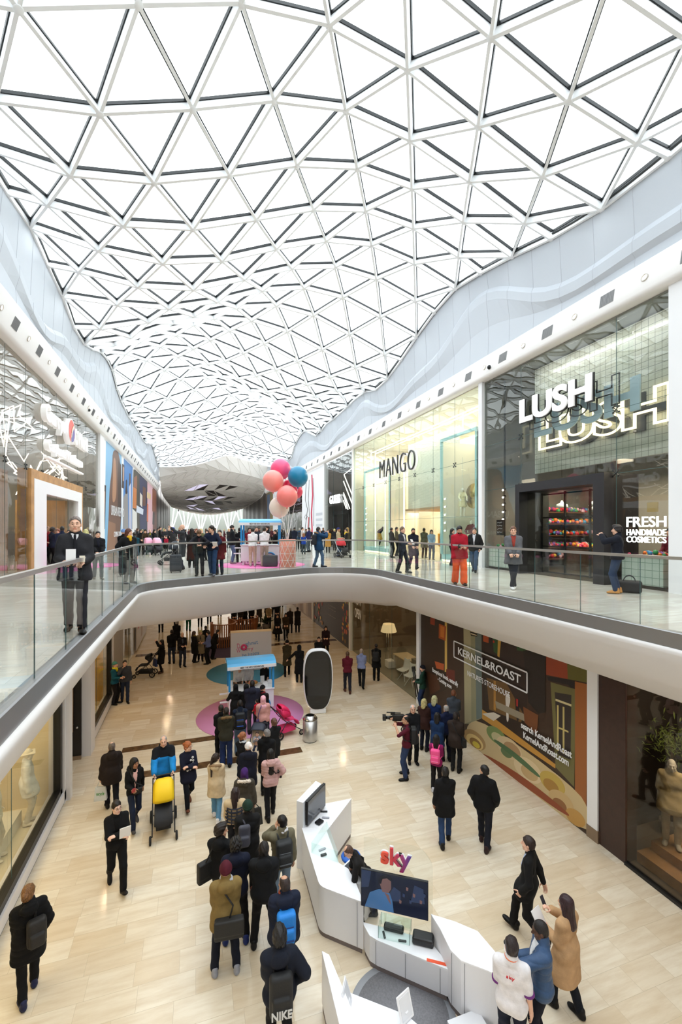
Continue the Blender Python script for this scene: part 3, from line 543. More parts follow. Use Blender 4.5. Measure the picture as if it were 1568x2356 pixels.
ring((y0, y1, zt - Z5), (y0 + .3, y1 - .3, zt - Z5 - .35), -.4, .06, OAK, 'oak_frame'); ring((y0 + .3, y1 - .3, zt - Z5 - .35), (y0 + 1.75, y1 - 1.1, zt - Z5 - .85), -.35, .08, WHITE, 'white_frame')
b = MB(); b.bb((-2.6, 2.6, 0), (-.4, 3.1, 3.1)); b.build('oak_reveal', OAK, t)
b = MB(); b.bb((-9.5, 24.6, Z5), (-9.4, 27.2, 9)); struct(b.build('wall_grey_panel', mat('grey_panel', (120, 116, 116), .7)), 'grey panel inside the electronics shop entrance', 'wall panel')
b = MB(); b.bb((-6.75, 14.6, Z5), (-6.6, 19.4, 9.3)); struct(b.build('wall_bronze_reflection', mat('bronze_timber', (150, 104, 58), .4, noise=.2, nscale=4)), 'brown panel behind the glass standing in for a reflection', 'wall panel')  # brown reflection in the glass, put in as a coloured panel
o = empty('letter_sign', (-5.85, 24.4, 11.5), 'white three-dimensional lettering with a round red and blue disc on the left shopfront', 'shop sign'); iv = Matrix.Translation((5.85, -24.4, -11.5))
LW = mat('white_letter_left', (244, 244, 244), .4, emit=.15)
for tx, c, wd, h, ex in (('Currys', (-5.89, 22.35, 11.85), 2.9, .95, .2), ('PC World', (-5.89, 26.7, 11.85), 3.2, .8, .2), ('Carphone Warehouse', (-5.89, 24.2, 10.6), 5.9, .6, .2)):
    q = text(tx, c, wd, h, LT, LW, extr=ex, bold=.03); q.parent = o; q.matrix_parent_inverse = iv
b = MB(); b.bb((-5.99, 21.2, 10.08), (-5.78, 27.2, 10.16)); q = b.build('underline_bar', LW, o); q.matrix_parent_inverse = iv
RY = Matrix.Translation((-5.8, 24.45, 11.85)) @ Matrix.Rotation(R(90), 4, 'Y')
b = MB(); b.lathe([(.62, -.14), (.62, .1)], 40, M=RY); q = b.build('disc', LW, o); q.matrix_parent_inverse = iv
b = MB(); n = 24
def yzp(pts, x): b.add([(x, 24.45 + y, 11.85 + z) for y, z in pts], [tuple(range(len(pts)))])
b.m = 0; yzp([(.56 * math.cos(a), .56 * math.sin(a)) for a in np.linspace(R(-30), R(250), n)] + [(-.1, -.1), (.2, .1)], -5.69); b.m = 1; yzp([(.5 * math.cos(a), .5 * math.sin(a)) for a in np.linspace(R(265), R(375), 14)] + [(.3, .32), (.02, .12), (-.12, -.2)], -5.685); b.m = 2; yzp([(.3, .38), (.42, .3), (.1, .0), (-.05, -.3), (-.16, -.3), (-.02, .1)], -5.68)
q = b.build('disc_swoosh', [mat('logo_red', (226, 86, 66), .4), mat('logo_violet', (86, 76, 150), .4), mat('logo_pale', (246, 214, 190), .4)], o); q.matrix_parent_inverse = iv
random.seed(7); ix_ = 0
for cy, cz, n, lab in ((15.2, 11.4, 16, 'at the near end of the window'), (20.5, 11.85, 18, 'above the white letters'), (22.5, 10.4, 22, 'around the lower letters'), (25.5, 10.0, 22, 'above the oak portal'), (29.2, 10.6, 14, 'at the far end of the window'), (16.5, 9.6, 10, 'low at the near end')):
    t = empty('tube_light_sculpture', (-6.9, cy, cz), 'zigzag cluster of glowing white tube lights ' + lab, 'lamp'); p = Vector((0, 0, 0))
    for k in range(n):
        d = Vector((random.uniform(-.4, .4), random.uniform(-1, 1), random.uniform(-.75, .75))); d = d.normalized() * random.uniform(.7, 1.5); e = p + d
        if abs(e.y) > 2.2 or abs(e.z) > 1.2 or e.x > .55 or e.x < -1: e = p - d; e.x = max(-1, min(.5, e.x)); e.z = max(-1.3, min(1.2, e.z))
        b = MB(); b.tube([p, e], .021, 6); b.build('light_tube', mat('tube_light', (255, 244, 232), emit=2.), t); p = e
pier(XL, 32.2, 33.6, Z5, 13.35)
def quadp(x0, y0, x1, y1): return [(x0, y0), (x1, y0), (x1, y1), (x0, y1)]
def C2(pts): return [(220 + x / 6.37, 960 + y / 6.37) for x, y in pts]
A = Art(-5.95); A.board(33.6, 43.5, Z5, 13.3, (238, 240, 243))
A.px(C2([(150, 340), (378, 560), (378, 1960), (130, 1960)]), (132, 184, 220)); A.px(C2([(250, 440), (378, 560), (372, 1960), (160, 1960), (190, 1450), (200, 1050), (240, 760)]), (112, 80, 64)); A.px(C2([(262, 560), (300, 640), (306, 1050), (290, 1230), (240, 1260), (250, 900)]), (176, 130, 98)); A.px(C2([(330, 620), (372, 700), (368, 1500), (320, 1400)]), (70, 52, 44)); A.px(C2([(190, 1520), (290, 1560), (290, 1960), (160, 1960)]), (150, 110, 84))
A.px(C2([(60, 970), (152, 1000), (136, 1640), (40, 1600)]), (60, 40, 34)); A.px(C2([(96, 1060), (138, 1090), (130, 1440), (104, 1400)]), (214, 164, 136)); A.px(C2([(118, 1380), (132, 1390), (130, 1420), (116, 1410)]), (170, 60, 60)); A.px(C2([(98, 1180), (112, 1190), (110, 1215), (96, 1205)]), (40, 28, 26))
o = A.build('portrait_hoarding', 'tall printed hoarding with a long-haired face against blue sky')
for tx, c, wd, h in (('URBAN REVIVO', (-5.92, 39.4, 8.55), 6.2, .75), ('COMING SOON', (-5.92, 39.3, 6.75), 3.6, .4)): q = text(tx, c, wd, h, LT, WHITE, o, extr=.01)
A = Art(-5.95); A.board(43.5, 49.6, Z5, 13.3, (240, 240, 242)); A.px(C2([(412, 600), (542, 730), (528, 1640), (396, 1640)]), (74, 132, 196)); A.px(C2([(430, 1120), (470, 1100), (480, 1640), (400, 1640), (405, 1180)]), (150, 146, 144)); A.px(C2([(440, 910), (462, 920), (458, 1000), (470, 1120), (430, 1130), (440, 990)]), (60, 48, 44)); A.px(C2([(485, 1020), (520, 960), (524, 1640), (490, 1640)]), (196, 196, 214)); A.px(C2([(492, 820), (512, 830), (512, 960), (488, 1020)]), (92, 66, 52)); A.px(C2([(385, 680), (420, 700), (416, 1050), (380, 1030)]), (72, 60, 58)); A.px(C2([(400, 720), (416, 740), (412, 940), (398, 930)]), (206, 168, 146)); A.build('printed_hoarding', 'printed hoarding with two standing figures under blue sky')
A = Art(-5.95); A.board(49.6, 62.4, Z5, 13.3, (66, 64, 70)); A.px(C2([(640, 840), (745, 940), (742, 1640), (650, 1640)]), (52, 56, 92)); A.px(C2([(552, 760), (640, 850), (640, 1640), (530, 1640)]), (76, 72, 62)); A.px(C2([(550, 1020), (600, 1050), (596, 1340), (545, 1330)]), (206, 128, 70)); A.px(C2([(562, 880), (606, 850), (606, 1040), (556, 1030)]), (150, 100, 76)); A.px(C2([(540, 1340), (602, 1400), (606, 1660), (536, 1640)]), (228, 226, 220)); A.px(C2([(650, 1100), (684, 1150), (680, 1320), (646, 1280)]), (226, 214, 200)); A.px(C2([(690, 1010), (736, 1040), (730, 1300), (690, 1300)]), (112, 76, 60)); A.px(C2([(600, 1290), (700, 1350), (692, 1430), (594, 1390)]), (214, 220, 232)); o = A.build('printed_hoarding', 'printed hoarding with figures in orange and white against dark blue')
A = Art(-5.95); A.board(62.4, 70, Z5, 13.3, (226, 182, 190)); A.px(C2([(752, 1090), (808, 1130), (806, 1210), (750, 1180)]), (226, 196, 150)); A.px(C2([(752, 1260), (772, 1280), (770, 1540), (748, 1520)]), (206, 110, 80)); A.build('pink_hoarding', 'pale pink printed hoarding on the left wall')
A = Art(-5.95); A.board(70, 77, Z5, 13.3, (118, 74, 62)); A.px(C2([(830, 1050), (885, 1090), (880, 1380), (828, 1380)]), (146, 84, 58)); A.px(C2([(836, 1390), (862, 1400), (860, 1580), (830, 1570)]), (60, 46, 46)); A.build('brown_hoarding', 'brown printed hoarding beyond the pink one')
# ---------------- lower right
pier(LR, 16.05, 16.3, 0, SOF, .4); 
b = MB(); b.bb((LR - .06, 7.74, 0), (LR + .4, 8.02, SOF)); b.m = 1; b.bb((LR - .07, 7.72, 0), (LR + .4, 8.03, .28)); TR[0] += 1; struct(b.build('trim_%d' % TR[0], [WHITE, mat('bronze_base', (150, 130, 110), .4, .6)]), 'white panelled pier with bronze base', 'pier')
b = MB(); b.bb((LR - .02, 7.08, 0), (LR + .3, 7.74, SOF)); struct(b.build('wall_brown_panel', mat('brown_panel', (56, 36, 30), .35, noise=.12)), 'dark brown panel beside the tinted shop window', 'wall panel')
window(6, LR, 1.5, 7.06, .04, SOF, SGT, (4.2,), (), 'tinted lower shop window with a mannequin')
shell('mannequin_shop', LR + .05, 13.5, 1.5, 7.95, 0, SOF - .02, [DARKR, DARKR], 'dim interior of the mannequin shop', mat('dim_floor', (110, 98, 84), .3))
b = MB(); b.bb((LR - .06, 1.5, 0), (LR + .06, 7.08, .06)); struct(b.build('baseboard_right', BLACK), 'black sill of the tinted window', 'sill')
A = Art(8.66); A.board(8.02, 16.05, 0, SOF, (62, 44, 32))
def K(pts, c): A.px([(880 + x / 3.0154, 1400 + y / 3.0154) for x, y in pts], c)
BR1, BR2, OC, OL, GR, GN, RU, TN, DK = (92, 62, 38), (70, 46, 30), (196, 142, 62), (104, 96, 48), (150, 146, 116), (52, 84, 44), (150, 62, 36), (150, 96, 52), (32, 24, 22)
K([(265, 0), (445, 70), (445, 560), (265, 640)], (54, 40, 30)); K([(430, 65), (446, 70), (446, 440), (430, 440)], (214, 178, 96)); K([(330, 60), (362, 70), (360, 118), (330, 108)], RU); K([(390, 105), (440, 125), (434, 225), (388, 205)], (172, 82, 36)); K([(400, 120), (428, 130), (424, 205), (400, 195)], (206, 120, 50)); K([(360, 365), (425, 385), (424, 430), (372, 415)], (186, 90, 50)); K([(440, 420), (500, 430), (500, 520), (440, 500)], (110, 46, 34)); K([(300, 430), (380, 470), (400, 560), (330, 600)], (84, 52, 34))
K([(560, 110), (685, 150), (690, 760), (600, 800), (568, 800)], GR); K([(560, 110), (610, 126), (615, 780), (568, 800)], (176, 166, 130)); K([(640, 140), (685, 150), (690, 760), (650, 770)], (110, 122, 118)); K([(600, 130), (655, 146), (655, 195), (612, 190)], (40, 34, 30)); K([(608, 150), (652, 164), (652, 172), (608, 158)], (230, 214, 180)); K([(610, 170), (652, 184), (652, 190), (612, 178)], (230, 214, 180))
K([(685, 150), (1000, 262), (1000, 760), (1200, 1100), (700, 780)], (50, 36, 28)); K([(697, 160), (735, 172), (735, 240), (697, 228)], (182, 82, 40)); K([(760, 185), (815, 205), (812, 330), (770, 300)], GN); K([(800, 200), (822, 208), (810, 340), (796, 330)], (206, 160, 70)); K([(765, 220), (775, 224), (775, 240), (765, 236)], (196, 60, 40)); K([(930, 240), (1000, 262), (990, 300), (930, 290)], GN)
K([(690, 700), (720, 720), (1198, 1080), (1198, 1110), (690, 765)], OC); K([(720, 480), (860, 520), (980, 740), (960, 790), (740, 700)], (112, 82, 46)); K([(770, 500), (785, 505), (785, 710), (770, 700)], (176, 126, 60)); K([(690, 730), (770, 720), (820, 745), (770, 780)], (214, 204, 186)); K([(850, 590), (880, 590), (888, 640), (872, 690), (876, 780), (860, 790), (856, 690)], (214, 206, 196)); K([(918, 610), (950, 630), (950, 690), (946, 780), (930, 785), (922, 690)], (40, 28, 28)); K([(926, 625), (940, 630), (938, 680), (928, 676)], (170, 50, 44)); K([(780, 640), (1000, 740), (1000, 790), (790, 690)], (150, 138, 116))
K([(975, 290), (1130, 310), (1130, 720), (1080, 730), (1010, 650)], (38, 30, 24)); K([(975, 680), (1080, 740), (1070, 880), (985, 790)], (118, 70, 40)); K([(1135, 320), (1285, 370), (1285, 490), (1135, 460)], (152, 66, 38)); K([(1280, 372), (1447, 420), (1447, 520), (1285, 490)], (98, 92, 38)); K([(1140, 470), (1335, 500), (1335, 590), (1290, 530), (1150, 500)], DK)
K([(1165, 510), (1340, 560), (1330, 1240), (1200, 1100)], (112, 104, 62)); K([(1195, 580), (1310, 600), (1305, 1050), (1215, 1010)], (52, 44, 40)); K([(1200, 625), (1310, 665), (1310, 680), (1200, 640)], (206, 190, 140)); K([(1210, 670), (1222, 672), (1222, 990), (1210, 985)], (196, 176, 110)); K([(1250, 680), (1262, 684), (1262, 1010), (1250, 1004)], (196, 176, 110)); K([(1210, 815), (1290, 850), (1290, 862), (1210, 827)], (196, 176, 110))
K([(1335, 505), (1420, 525), (1415, 1400), (1335, 1260)], (156, 92, 44)); K([(1420, 530), (1447, 535), (1447, 1420), (1418, 1400)], DK); K([(580, 800), (690, 765), (1340, 1240), (1447, 1420), (1447, 1585), (963, 1240), (590, 920)], (206, 182, 136))
for cx_, cy_, rr, cc in ((640, 910, 78, (176, 140, 92)), (640, 925, 60, (226, 196, 130)), (645, 935, 42, (150, 110, 60)), (650, 945, 26, (214, 190, 70)), (790, 880, 70, (122, 140, 84)), (800, 900, 45, (196, 186, 140)), (880, 970, 90, (214, 190, 150)), (900, 980, 60, (176, 140, 100)), (860, 1000, 40, (100, 120, 80)), (1010, 1120, 100, (222, 200, 160)), (1020, 1140, 60, (196, 164, 116)), (1180, 1210, 90, (196, 166, 80)), (1170, 1230, 55, (170, 128, 60)), (1240, 1340, 90, (204, 172, 120)), (1230, 1360, 50, (150, 100, 60)), (1340, 1450, 70, (196, 150, 80))):
    K([(cx_ + rr * math.cos(a), cy_ + rr * .8 * math.sin(a) + .55 * rr * math.cos(a)) for a in np.linspace(0, 2 * math.pi, 15)[:-1]], cc)
K([(700, 1000), (960, 1150), (1300, 1420), (1290, 1450), (940, 1200), (690, 1020)], (150, 74, 44)); K([(780, 900), (940, 1010), (1100, 1160), (1090, 1180), (920, 1040), (770, 920)], (84, 112, 76))
mur = A.build('mural_hoarding', 'large printed street-scene hoarding with a coloured mosaic band along its foot')
def bill(tx, c, wd, h, **k): q = text(tx, c, wd, h, RT, WHITE, mur, **k); return q
def yzc(px, py): p = onX(px, py, 8.6); return (8.6, p.y, p.z)
a, b2, c, d = [onX(x, y, 8.6) for x, y in ((1044, 1471), (1212, 1552), (1212, 1592), (1044, 1513))]
zt_ = (a.z + b2.z) / 2; zb_ = (c.z + d.z) / 2; b = MB()
for z in (zt_, zb_): b.bb((8.6, b2.y, z - .02), (8.59, a.y, z + .02))
for y in (b2.y, a.y): b.bb((8.6, y - .02, zb_), (8.59, y + .02, zt_))
b.build('sign_border', WHITE, mur); yc = (a.y + b2.y) / 2; zc = (zt_ + zb_) / 2
bill('KERNEL&ROAST', (8.6, yc, zc), (a.y - b2.y) * .86, (zt_ - zb_) * .46, extr=.01, bold=.012); bill("NATURE'S STOREHOUSE", (8.6, onX(1120, 1572, 8.6).y, onX(1120, 1572, 8.6).z), 2.1, .17, extr=.006)
bill('Exceptional foods, naturally\n- Coming soon', (8.6, onX(1022, 1563, 8.6).y, onX(1022, 1565, 8.6).z), 1.75, .42, extr=.006, bold=.02); q = onX(1252, 1710, 8.6); bill('search KernelAndRoast\nKernelAndRoast.com', (8.6, q.y, q.z), 1.75, .42, extr=.006, bold=.02)
# furniture shop
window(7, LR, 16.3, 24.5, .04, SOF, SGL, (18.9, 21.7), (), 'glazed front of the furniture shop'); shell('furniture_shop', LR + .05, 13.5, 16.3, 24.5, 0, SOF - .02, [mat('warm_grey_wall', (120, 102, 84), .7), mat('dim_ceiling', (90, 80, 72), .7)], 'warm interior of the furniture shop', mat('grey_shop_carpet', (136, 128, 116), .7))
o = text('NOW\nOPEN', (8.66, 23.4, 2.75), 1.0, 1.3, RT, WHITE, name='window_lettering', extr=.01, bold=.01); tag(o, 'white NOW OPEN letters on the furniture shop glass', 'window lettering')
t = empty('floor_lamp', (9.6, 21.3, .02), 'tall floor lamp with a big cream shade on slim legs', 'lamp'); b = MB(); b.lathe([(.42, 1.75), (.3, 2.15)], 24, cap=False); b.build('lamp_shade', mat('cream_shade', (232, 206, 160), .8, emit=.5), t); b = MB()
for k in range(3): b.tube([(.2 * math.cos(k * 2.1), .2 * math.sin(k * 2.1), 0), (.12 * math.cos(k * 2.1), .12 * math.sin(k * 2.1), 1.8)], .015, 6)
b.build('legs', CHROME, t)
t = empty('desk', (10.0, 20.0, .02), 'pale desk beside the floor lamp', 'desk'); b = MB(); b.box((0, 0, .73), (.8, 1.5, .05)); b.build('desk_top', mat('pale_oak', (206, 186, 156), .5), t)
for x in (-.36, .36):
    for y in (-.7, .7): b = MB(); b.tube([(x, y, 0), (x, y, .71)], .025, 6); b.build('leg', WHITE, t)
def shellchair(x, y, rz, lab, mm, k=1., leg=WHITE):
    t = empty('shell_chair', (x, y, .02), lab, 'chair', rz=rz); P = []
    for i in range(9):
        v = i / 8; zz = .44 + (.5 * max(0, v - .45) / .55) ** 1.1; yy = .25 - .5 * min(v, .5) / .5 * .9 - .12 * max(0, v - .5); P.append([(.24 * (1 - .3 * v) * u * 2, yy, (zz + .06 * abs(u * 2) ** 2)) for u in np.linspace(-.5, .5, 7)])
    b = MB(); b.smooth = True; b.grid([[(p[0] * k, p[1] * k, p[2] * k) for p in r] for r in P]); q = b.build('seat_shell', mm, t); md = q.modifiers.new('s', 'SOLIDIFY'); md.thickness = .02
    for a in range(4): b = MB(); b.tube([(0, 0, .42 * k), (.3 * k * math.cos(a * 1.57 + .8), .3 * k * math.sin(a * 1.57 + .8), 0)], .014, 6); b.build('leg', leg, t)
shellchair(9.3, 18.2, 2.2, 'white shell chair nearer the pier in the furniture shop', WHITE); shellchair(9.35, 19.0, 2.0, 'white shell chair nearer the desk in the furniture shop', WHITE)
t = empty('wing_armchair', (10.6, 18.6, .9), 'tan leather curved armchair raised in the furniture shop', 'armchair'); b = MB(); b.smooth = True
P = []
for i in range(11):
    v = i / 10; a = -.4 + 2.4 * v; P.append([((.36 - .1 * abs(v - .5)) * u * 2, .5 * math.cos(a) - .15 - .18 * (u * 2) ** 2, .35 + .75 * v ** 1.5 + .22 * (u * 2) ** 2) for u in np.linspace(-.5, .5, 9)])
b.grid(P); q = b.build('seat_shell', mat('tan_leather', (150, 82, 48), .4), t); q.modifiers.new('s', 'SOLIDIFY').thickness = .06; b = MB(); b.tube([(0, 0, 0), (0, 0, .4)], .03, 8); b.lathe([(.3, 0), (.28, .03), (.04, .05)], 16); b.build('pedestal', CHROME, t)
b = MB(); b.box((0, 0, .45), (1.4, 1.4, .86)); tag(b.build('display_plinth', mat('grey_plinth', (120, 112, 102), .7), loc=(10.6, 18.6, .02)), 'grey plinth under the tan leather armchair', 'plinth')
b = MB(); b.box((0, 0, .2), (.4, .5, .36)); tag(b.build('white_cube', WHITE, loc=(9.5, 20.9, .02), bevel=.02), 'small white cube stool by the floor lamp', 'stool')
# floral hoarding and printed shopfronts
pier(LR, 24.5, 24.75, 0, SOF, .3)
random.seed(5)
A = Art(8.66); A.board(24.75, 33.2, 0, SOF, (52, 44, 48))
FL = [(196, 66, 50), (214, 152, 54), (70, 100, 60), (206, 116, 90), (110, 130, 60), (226, 190, 90), (150, 50, 60)]
for y0, y1, n in ((24.9, 26.2, 46), (30.6, 33.0, 70)):
    for k in range(n): A.dot(random.uniform(y0, y1), random.uniform(.25, 4.0), random.uniform(.05, .17), random.choice(FL), 7, random.uniform(.07, .2))
o = A.build('floral_hoarding', 'dark hoarding with bands of painted flowers'); text('GOOD CLOTHES\nCOME TO THOSE\nWHO WAIT', (8.6, 28.4, 3.3), 2.9, 1.1, RT, mat('print_b0a090', (176, 160, 148)), o, extr=.006)
for k in range(5): text('- - - - - - -', (8.6, 28.2, 2.0 - k * .22), 1.5, .03, RT, mat('print_b0a090'), o, extr=.004) if k in (0, 1, 3) else None
pier(LR, 33.2, 33.5, 0, SOF, .3)
A = Art(8.66); A.board(33.5, 44, 0, SOF, (150, 126, 106)); 
for y0, c in ((34, (110, 84, 66)), (35.6, (196, 176, 156)), (37, (130, 96, 70)), (38.6, (176, 150, 126)), (40.5, (90, 74, 64)), (42, (200, 190, 180))): A.yz([(y0, .1), (y0 + 1.0, .1), (y0 + 1.5, 4.2), (y0 + .3, 4.2)], c)
A.build('printed_hoarding', 'blurred brown printed hoarding beyond the floral one')
A = Art(8.66); A.board(44, 50, 0, SOF, (96, 146, 190)); A.yz([(45, .5), (48, .8), (47, 3.2), (45.4, 2.6)], (196, 214, 226)); A.build('blue_hoarding', 'blue printed hoarding at the far lower right')
b = MB(); b.bb((LR + .05, 50, 0), (LR + .3, 112, SOF)); struct(b.build('wall_lower_right', WARMW), 'pale lower wall towards the far end', 'wall')
# ---------------- lower left
BF = mat('black_frame', (20, 19, 20), .4); WF = mat('white_frame', (226, 222, 222), .5)
def lowwin(n, y0, y1, lab, wl=True):
    window(n, LL - .12, y0 + .16, y1 - .16, .42, SOF - .1, SGL, [y0 + (y1 - y0) * k / 3 for k in (1, 2)], (), lab)
    t = empty('window_frame', (LL, (y0 + y1) / 2, 0), 'white surround with black inner frame of the ' + lab, 'window frame', kind='structure'); b = MB(); yc = (y0 + y1) / 2
    for a, c in (((y0, 0), (y0 + .1, SOF)), ((y1 - .14, 0), (y1, SOF)), ((y0, .06), (y1, .3))): b.bb((-.34, a[0] - yc, a[1]), (.02, c[0] - yc, c[1]))
    b.build('frame', WF, t); b = MB()
    for a, c in (((y0 + .1, .3), (y0 + .22, SOF)), ((y1 - .3, .3), (y1 - .14, SOF)), ((y0 + .1, .3), (y1 - .14, .44))): b.bb((-.2, a[0] - yc, a[1]), (-.03, c[0] - yc, c[1]))
    b.build('inner_frame', BF, t); b = MB(); b.bb((-.3, y0 - yc, 0), (.0, y1 - yc, .06)); b.build('kickboard', mat('grey_kick', (110, 108, 110), .5), t)
lowwin(8, 3.5, 13.3, 'clothes shop window nearest the viewpoint')
shell('clothes_shop', LL - .15, -8, 3.5, 13.3, 0, SOF - .02, [mat('cream_interior', (222, 206, 172), .7), mat('cream_interior')], 'cream interior of the clothes shop', mat('cream_shop_floor', (226, 212, 182), .35))
b = MB()
random.seed(2)
for i in range(6):
    for j in range(4):
        x, y = -4.1 - i * .34, 8.2 + j * .34; b.m = (i + j) % 2; b.prism([(x - .17, y), (x, y - .17), (x + .17, y), (x, y + .17)], .022, .026)
        b.m = 1 - (i + j) % 2; b.prism([(x - .08, y), (x, y - .08), (x + .08, y), (x, y + .08)], .026, .029)
tag(b.build('patterned_rug', [mat('rug_grey', (112, 108, 106), .8), mat('rug_cream', (220, 210, 190), .8)]), 'grey and cream diamond patterned rug on the clothes shop floor', 'rug')
b = MB(); b.bb((-6.6, 10.6, .02), (-4.0, 12.6, .34)); b.bb((-6.0, 11.4, .34), (-4.6, 12.6, .62)); tag(b.build('display_steps', mat('white_step', (226, 222, 210), .5)), 'white stepped display platform in the clothes shop', 'platform')
t = empty('wicker_basket', (-4.4, 10.3, .34), 'tall wicker basket beside the white mannequins', 'basket'); t.location.z = .02; b = MB(); b.lathe([(.22, 0), (.3, .5), (.28, .52), (.2, .03)], 20, cap=False); b.build('body', mat('wicker', (196, 168, 116), .8, bump=.6, bscale=40), t); b = MB(); b.tube([(.28 * math.cos(a), 0, .5 + .28 * math.sin(a)) for a in np.linspace(0, math.pi, 9)], .02, 6); b.build('handle', mat('wicker'), t)
# recessed door between the two lower left windows
pier(LL, 13.3, 13.5, 0, SOF, .5, WF, 'white pier before the recessed door')
b = MB(); b.bb((-4.6, 13.5, 0), (-4.5, 15.7, SOF)); struct(b.build('wall_recess', WF), 'white back of the door recess', 'wall')
t = empty('door_1', (-3.95, 15.6, 0), 'dark door with long steel pull handle in the left recess', 'door', kind='structure'); b = MB(); b.bb((-.6, -.05, .12), (.58, .03, SOF)); b.build('leaf', mat('dark_door', (26, 22, 22), .4), t); b = MB(); b.bb((-.5, -.07, 1.05), (.25, -.05, SOF - .3)); b.build('frosted_pane', mat('frosted_pane', (120, 124, 116), .4), t)
b = MB(); b.tube([(.36, -.12, .9), (.36, -.12, 3.6)], .025, 8); b.tube([(.36, -.05, 1.1), (.36, -.12, 1.1)], .015, 6); b.tube([(.36, -.05, 3.3), (.36, -.12, 3.3)], .015, 6); b.build('handle', mat('bronze_handle', (170, 140, 110), .3, .9), t); b = MB(); b.lathe([(.035, 0), (.03, .02)], 12, M=Matrix.Translation((.47, -.05, 1.0)) @ Matrix.Rotation(R(90), 4, 'X')); b.lathe([(.035, 0), (.03, .02)], 12, M=Matrix.Translation((.47, -.05, 2.6)) @ Matrix.Rotation(R(90), 4, 'X')); b.build('lock', CHROME, t); b = MB(); b.bb((-.6, -.06, 0), (.58, .03, .12)); b.build('kick_plate', mat('bronze_base'), t)
pier(LL, 15.7, 16.3, 0, SOF, 1.2, WF, 'white pier beyond the recessed door')
lowwin(9, 16.3, 20.4, 'warm lit shop window beyond the recessed door'); shell('warm_shop', LL - .15, -7, 16.3, 20.6, 0, SOF - .02, [mat('amber_wall', (214, 178, 112), .7), mat('amber_wall')], 'amber interior of the warm shop', mat('amber_floor', (206, 186, 146), .3))
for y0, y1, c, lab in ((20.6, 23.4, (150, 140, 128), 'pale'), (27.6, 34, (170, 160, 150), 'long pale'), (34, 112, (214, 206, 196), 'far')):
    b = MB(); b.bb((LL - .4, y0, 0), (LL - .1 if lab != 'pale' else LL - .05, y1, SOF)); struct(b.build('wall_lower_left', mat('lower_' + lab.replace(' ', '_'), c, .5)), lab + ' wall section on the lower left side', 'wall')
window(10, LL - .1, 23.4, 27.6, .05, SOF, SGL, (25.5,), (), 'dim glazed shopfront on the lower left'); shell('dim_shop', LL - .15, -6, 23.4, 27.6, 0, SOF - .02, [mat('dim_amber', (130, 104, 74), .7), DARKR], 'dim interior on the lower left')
A = Art(LL + .0); A.board(28, 33.5, .1, SOF, (196, 190, 186)); A.yz([(28.6, 1.2), (29.4, 1.2), (29.3, 4), (28.7, 4)], (190, 90, 110)); A.yz([(30.2, .4), (31, .4), (31.2, 3.6), (30.4, 3.6)], (150, 120, 100)); A.build('pale_hoarding', 'pale printed hoarding with pink figure on the lower left wall')
b = MB(); b.box((2.7, 112.2, 2.2), (16, .3, 4.4)); struct(b.build('wall_lower_end', mat('far_hall_wall')), 'bright end of the lower mall', 'wall')
# ---------------- downlights and grilles along the wall bands
def bandpt(s, y, f):      # point on the sloping face of the band
    if s < 0: a, b_ = Vector((XL + .3, y, 13.49)), Vector((X0 + .02, y, 14.28))
    else: a, b_ = Vector((XR - .3, y, 13.49)), Vector((X0 + 8 * DX - .06, y, 14.28))
    return a.lerp(b_, f), (b_ - a).normalized()
LAMPB = mat('lamp_glow', (255, 244, 226), emit=4.); GRL = mat('grille_grey', (150, 150, 150), .6); 
spot = None; gril = None
for s, nm in ((-1, 'left'), (1, 'right')):
    y = 6.4 if s > 0 else 9
    i = 0
    while y < 75:
        p, d = bandpt(s, y, .42); nrm_ = Vector((-s, 0, 0)); nrm_ = (nrm_ - d * nrm_.dot(d)).normalized(); q = Matrix((Vector((0, 1, 0)).cross(d) * 0 + d, Vector((0, 1, 0)), nrm_)).transposed().to_4x4(); 
        if i % 2 == 0:
            if spot is None:
                spot = empty('downlight', p, 'small round gimbal downlight in the white wall band', 'downlight', 'downlights in the wall bands'); b = MB(); b.lathe([(.1, .0), (.1, .03), (.075, .035), (.07, .01)], 16, cap=False); b.build('bezel', mat('bezel_beige', (206, 200, 192), .4), spot); b = MB(); b.lathe([(.068, .012), (.03, .016)], 14); b.build('lamp', LAMPB, spot); o = spot
            else:
                o = spot.copy(); COL.objects.link(o)
                for c in spot.children: e = c.copy(); COL.objects.link(e); e.parent = o
        else:
            if gril is None:
                gril = empty('air_grille', p, 'square grey air grille in the white wall band', 'air grille', 'air grilles in the wall bands'); b = MB(); b.box((0, 0, .004), (.36, .46, .012)); b.build('panel', GRL, gril); b = MB()
                for k in range(9): b.box((0, -.2 + k * .05, .012), (.33, .018, .012))
                b.build('slats', mat('grille_dark', (128, 128, 130), .6), gril); o = gril
            else:
                o = gril.copy(); COL.objects.link(o)
                for c in gril.children: e = c.copy(); COL.objects.link(e); e.parent = o
        o.matrix_world = Matrix.Translation(p) @ q; y += 1.15; i += 1
for s, y in ((1, 15.2), (-1, 27.5)):
    p, d = bandpt(s, y, .25); o = empty('security_camera', p, 'small black dome camera on the %s wall band' % ('right' if s > 0 else 'left'), 'camera'); b = MB(); b.ball((-s * .04, 0, 0), .09, 12); b.build('dome', BLACK, o); b = MB(); b.ball((-s * .0, 0, .02), (.05, .12, .12), 12); b.build('mount', WHITE, o)
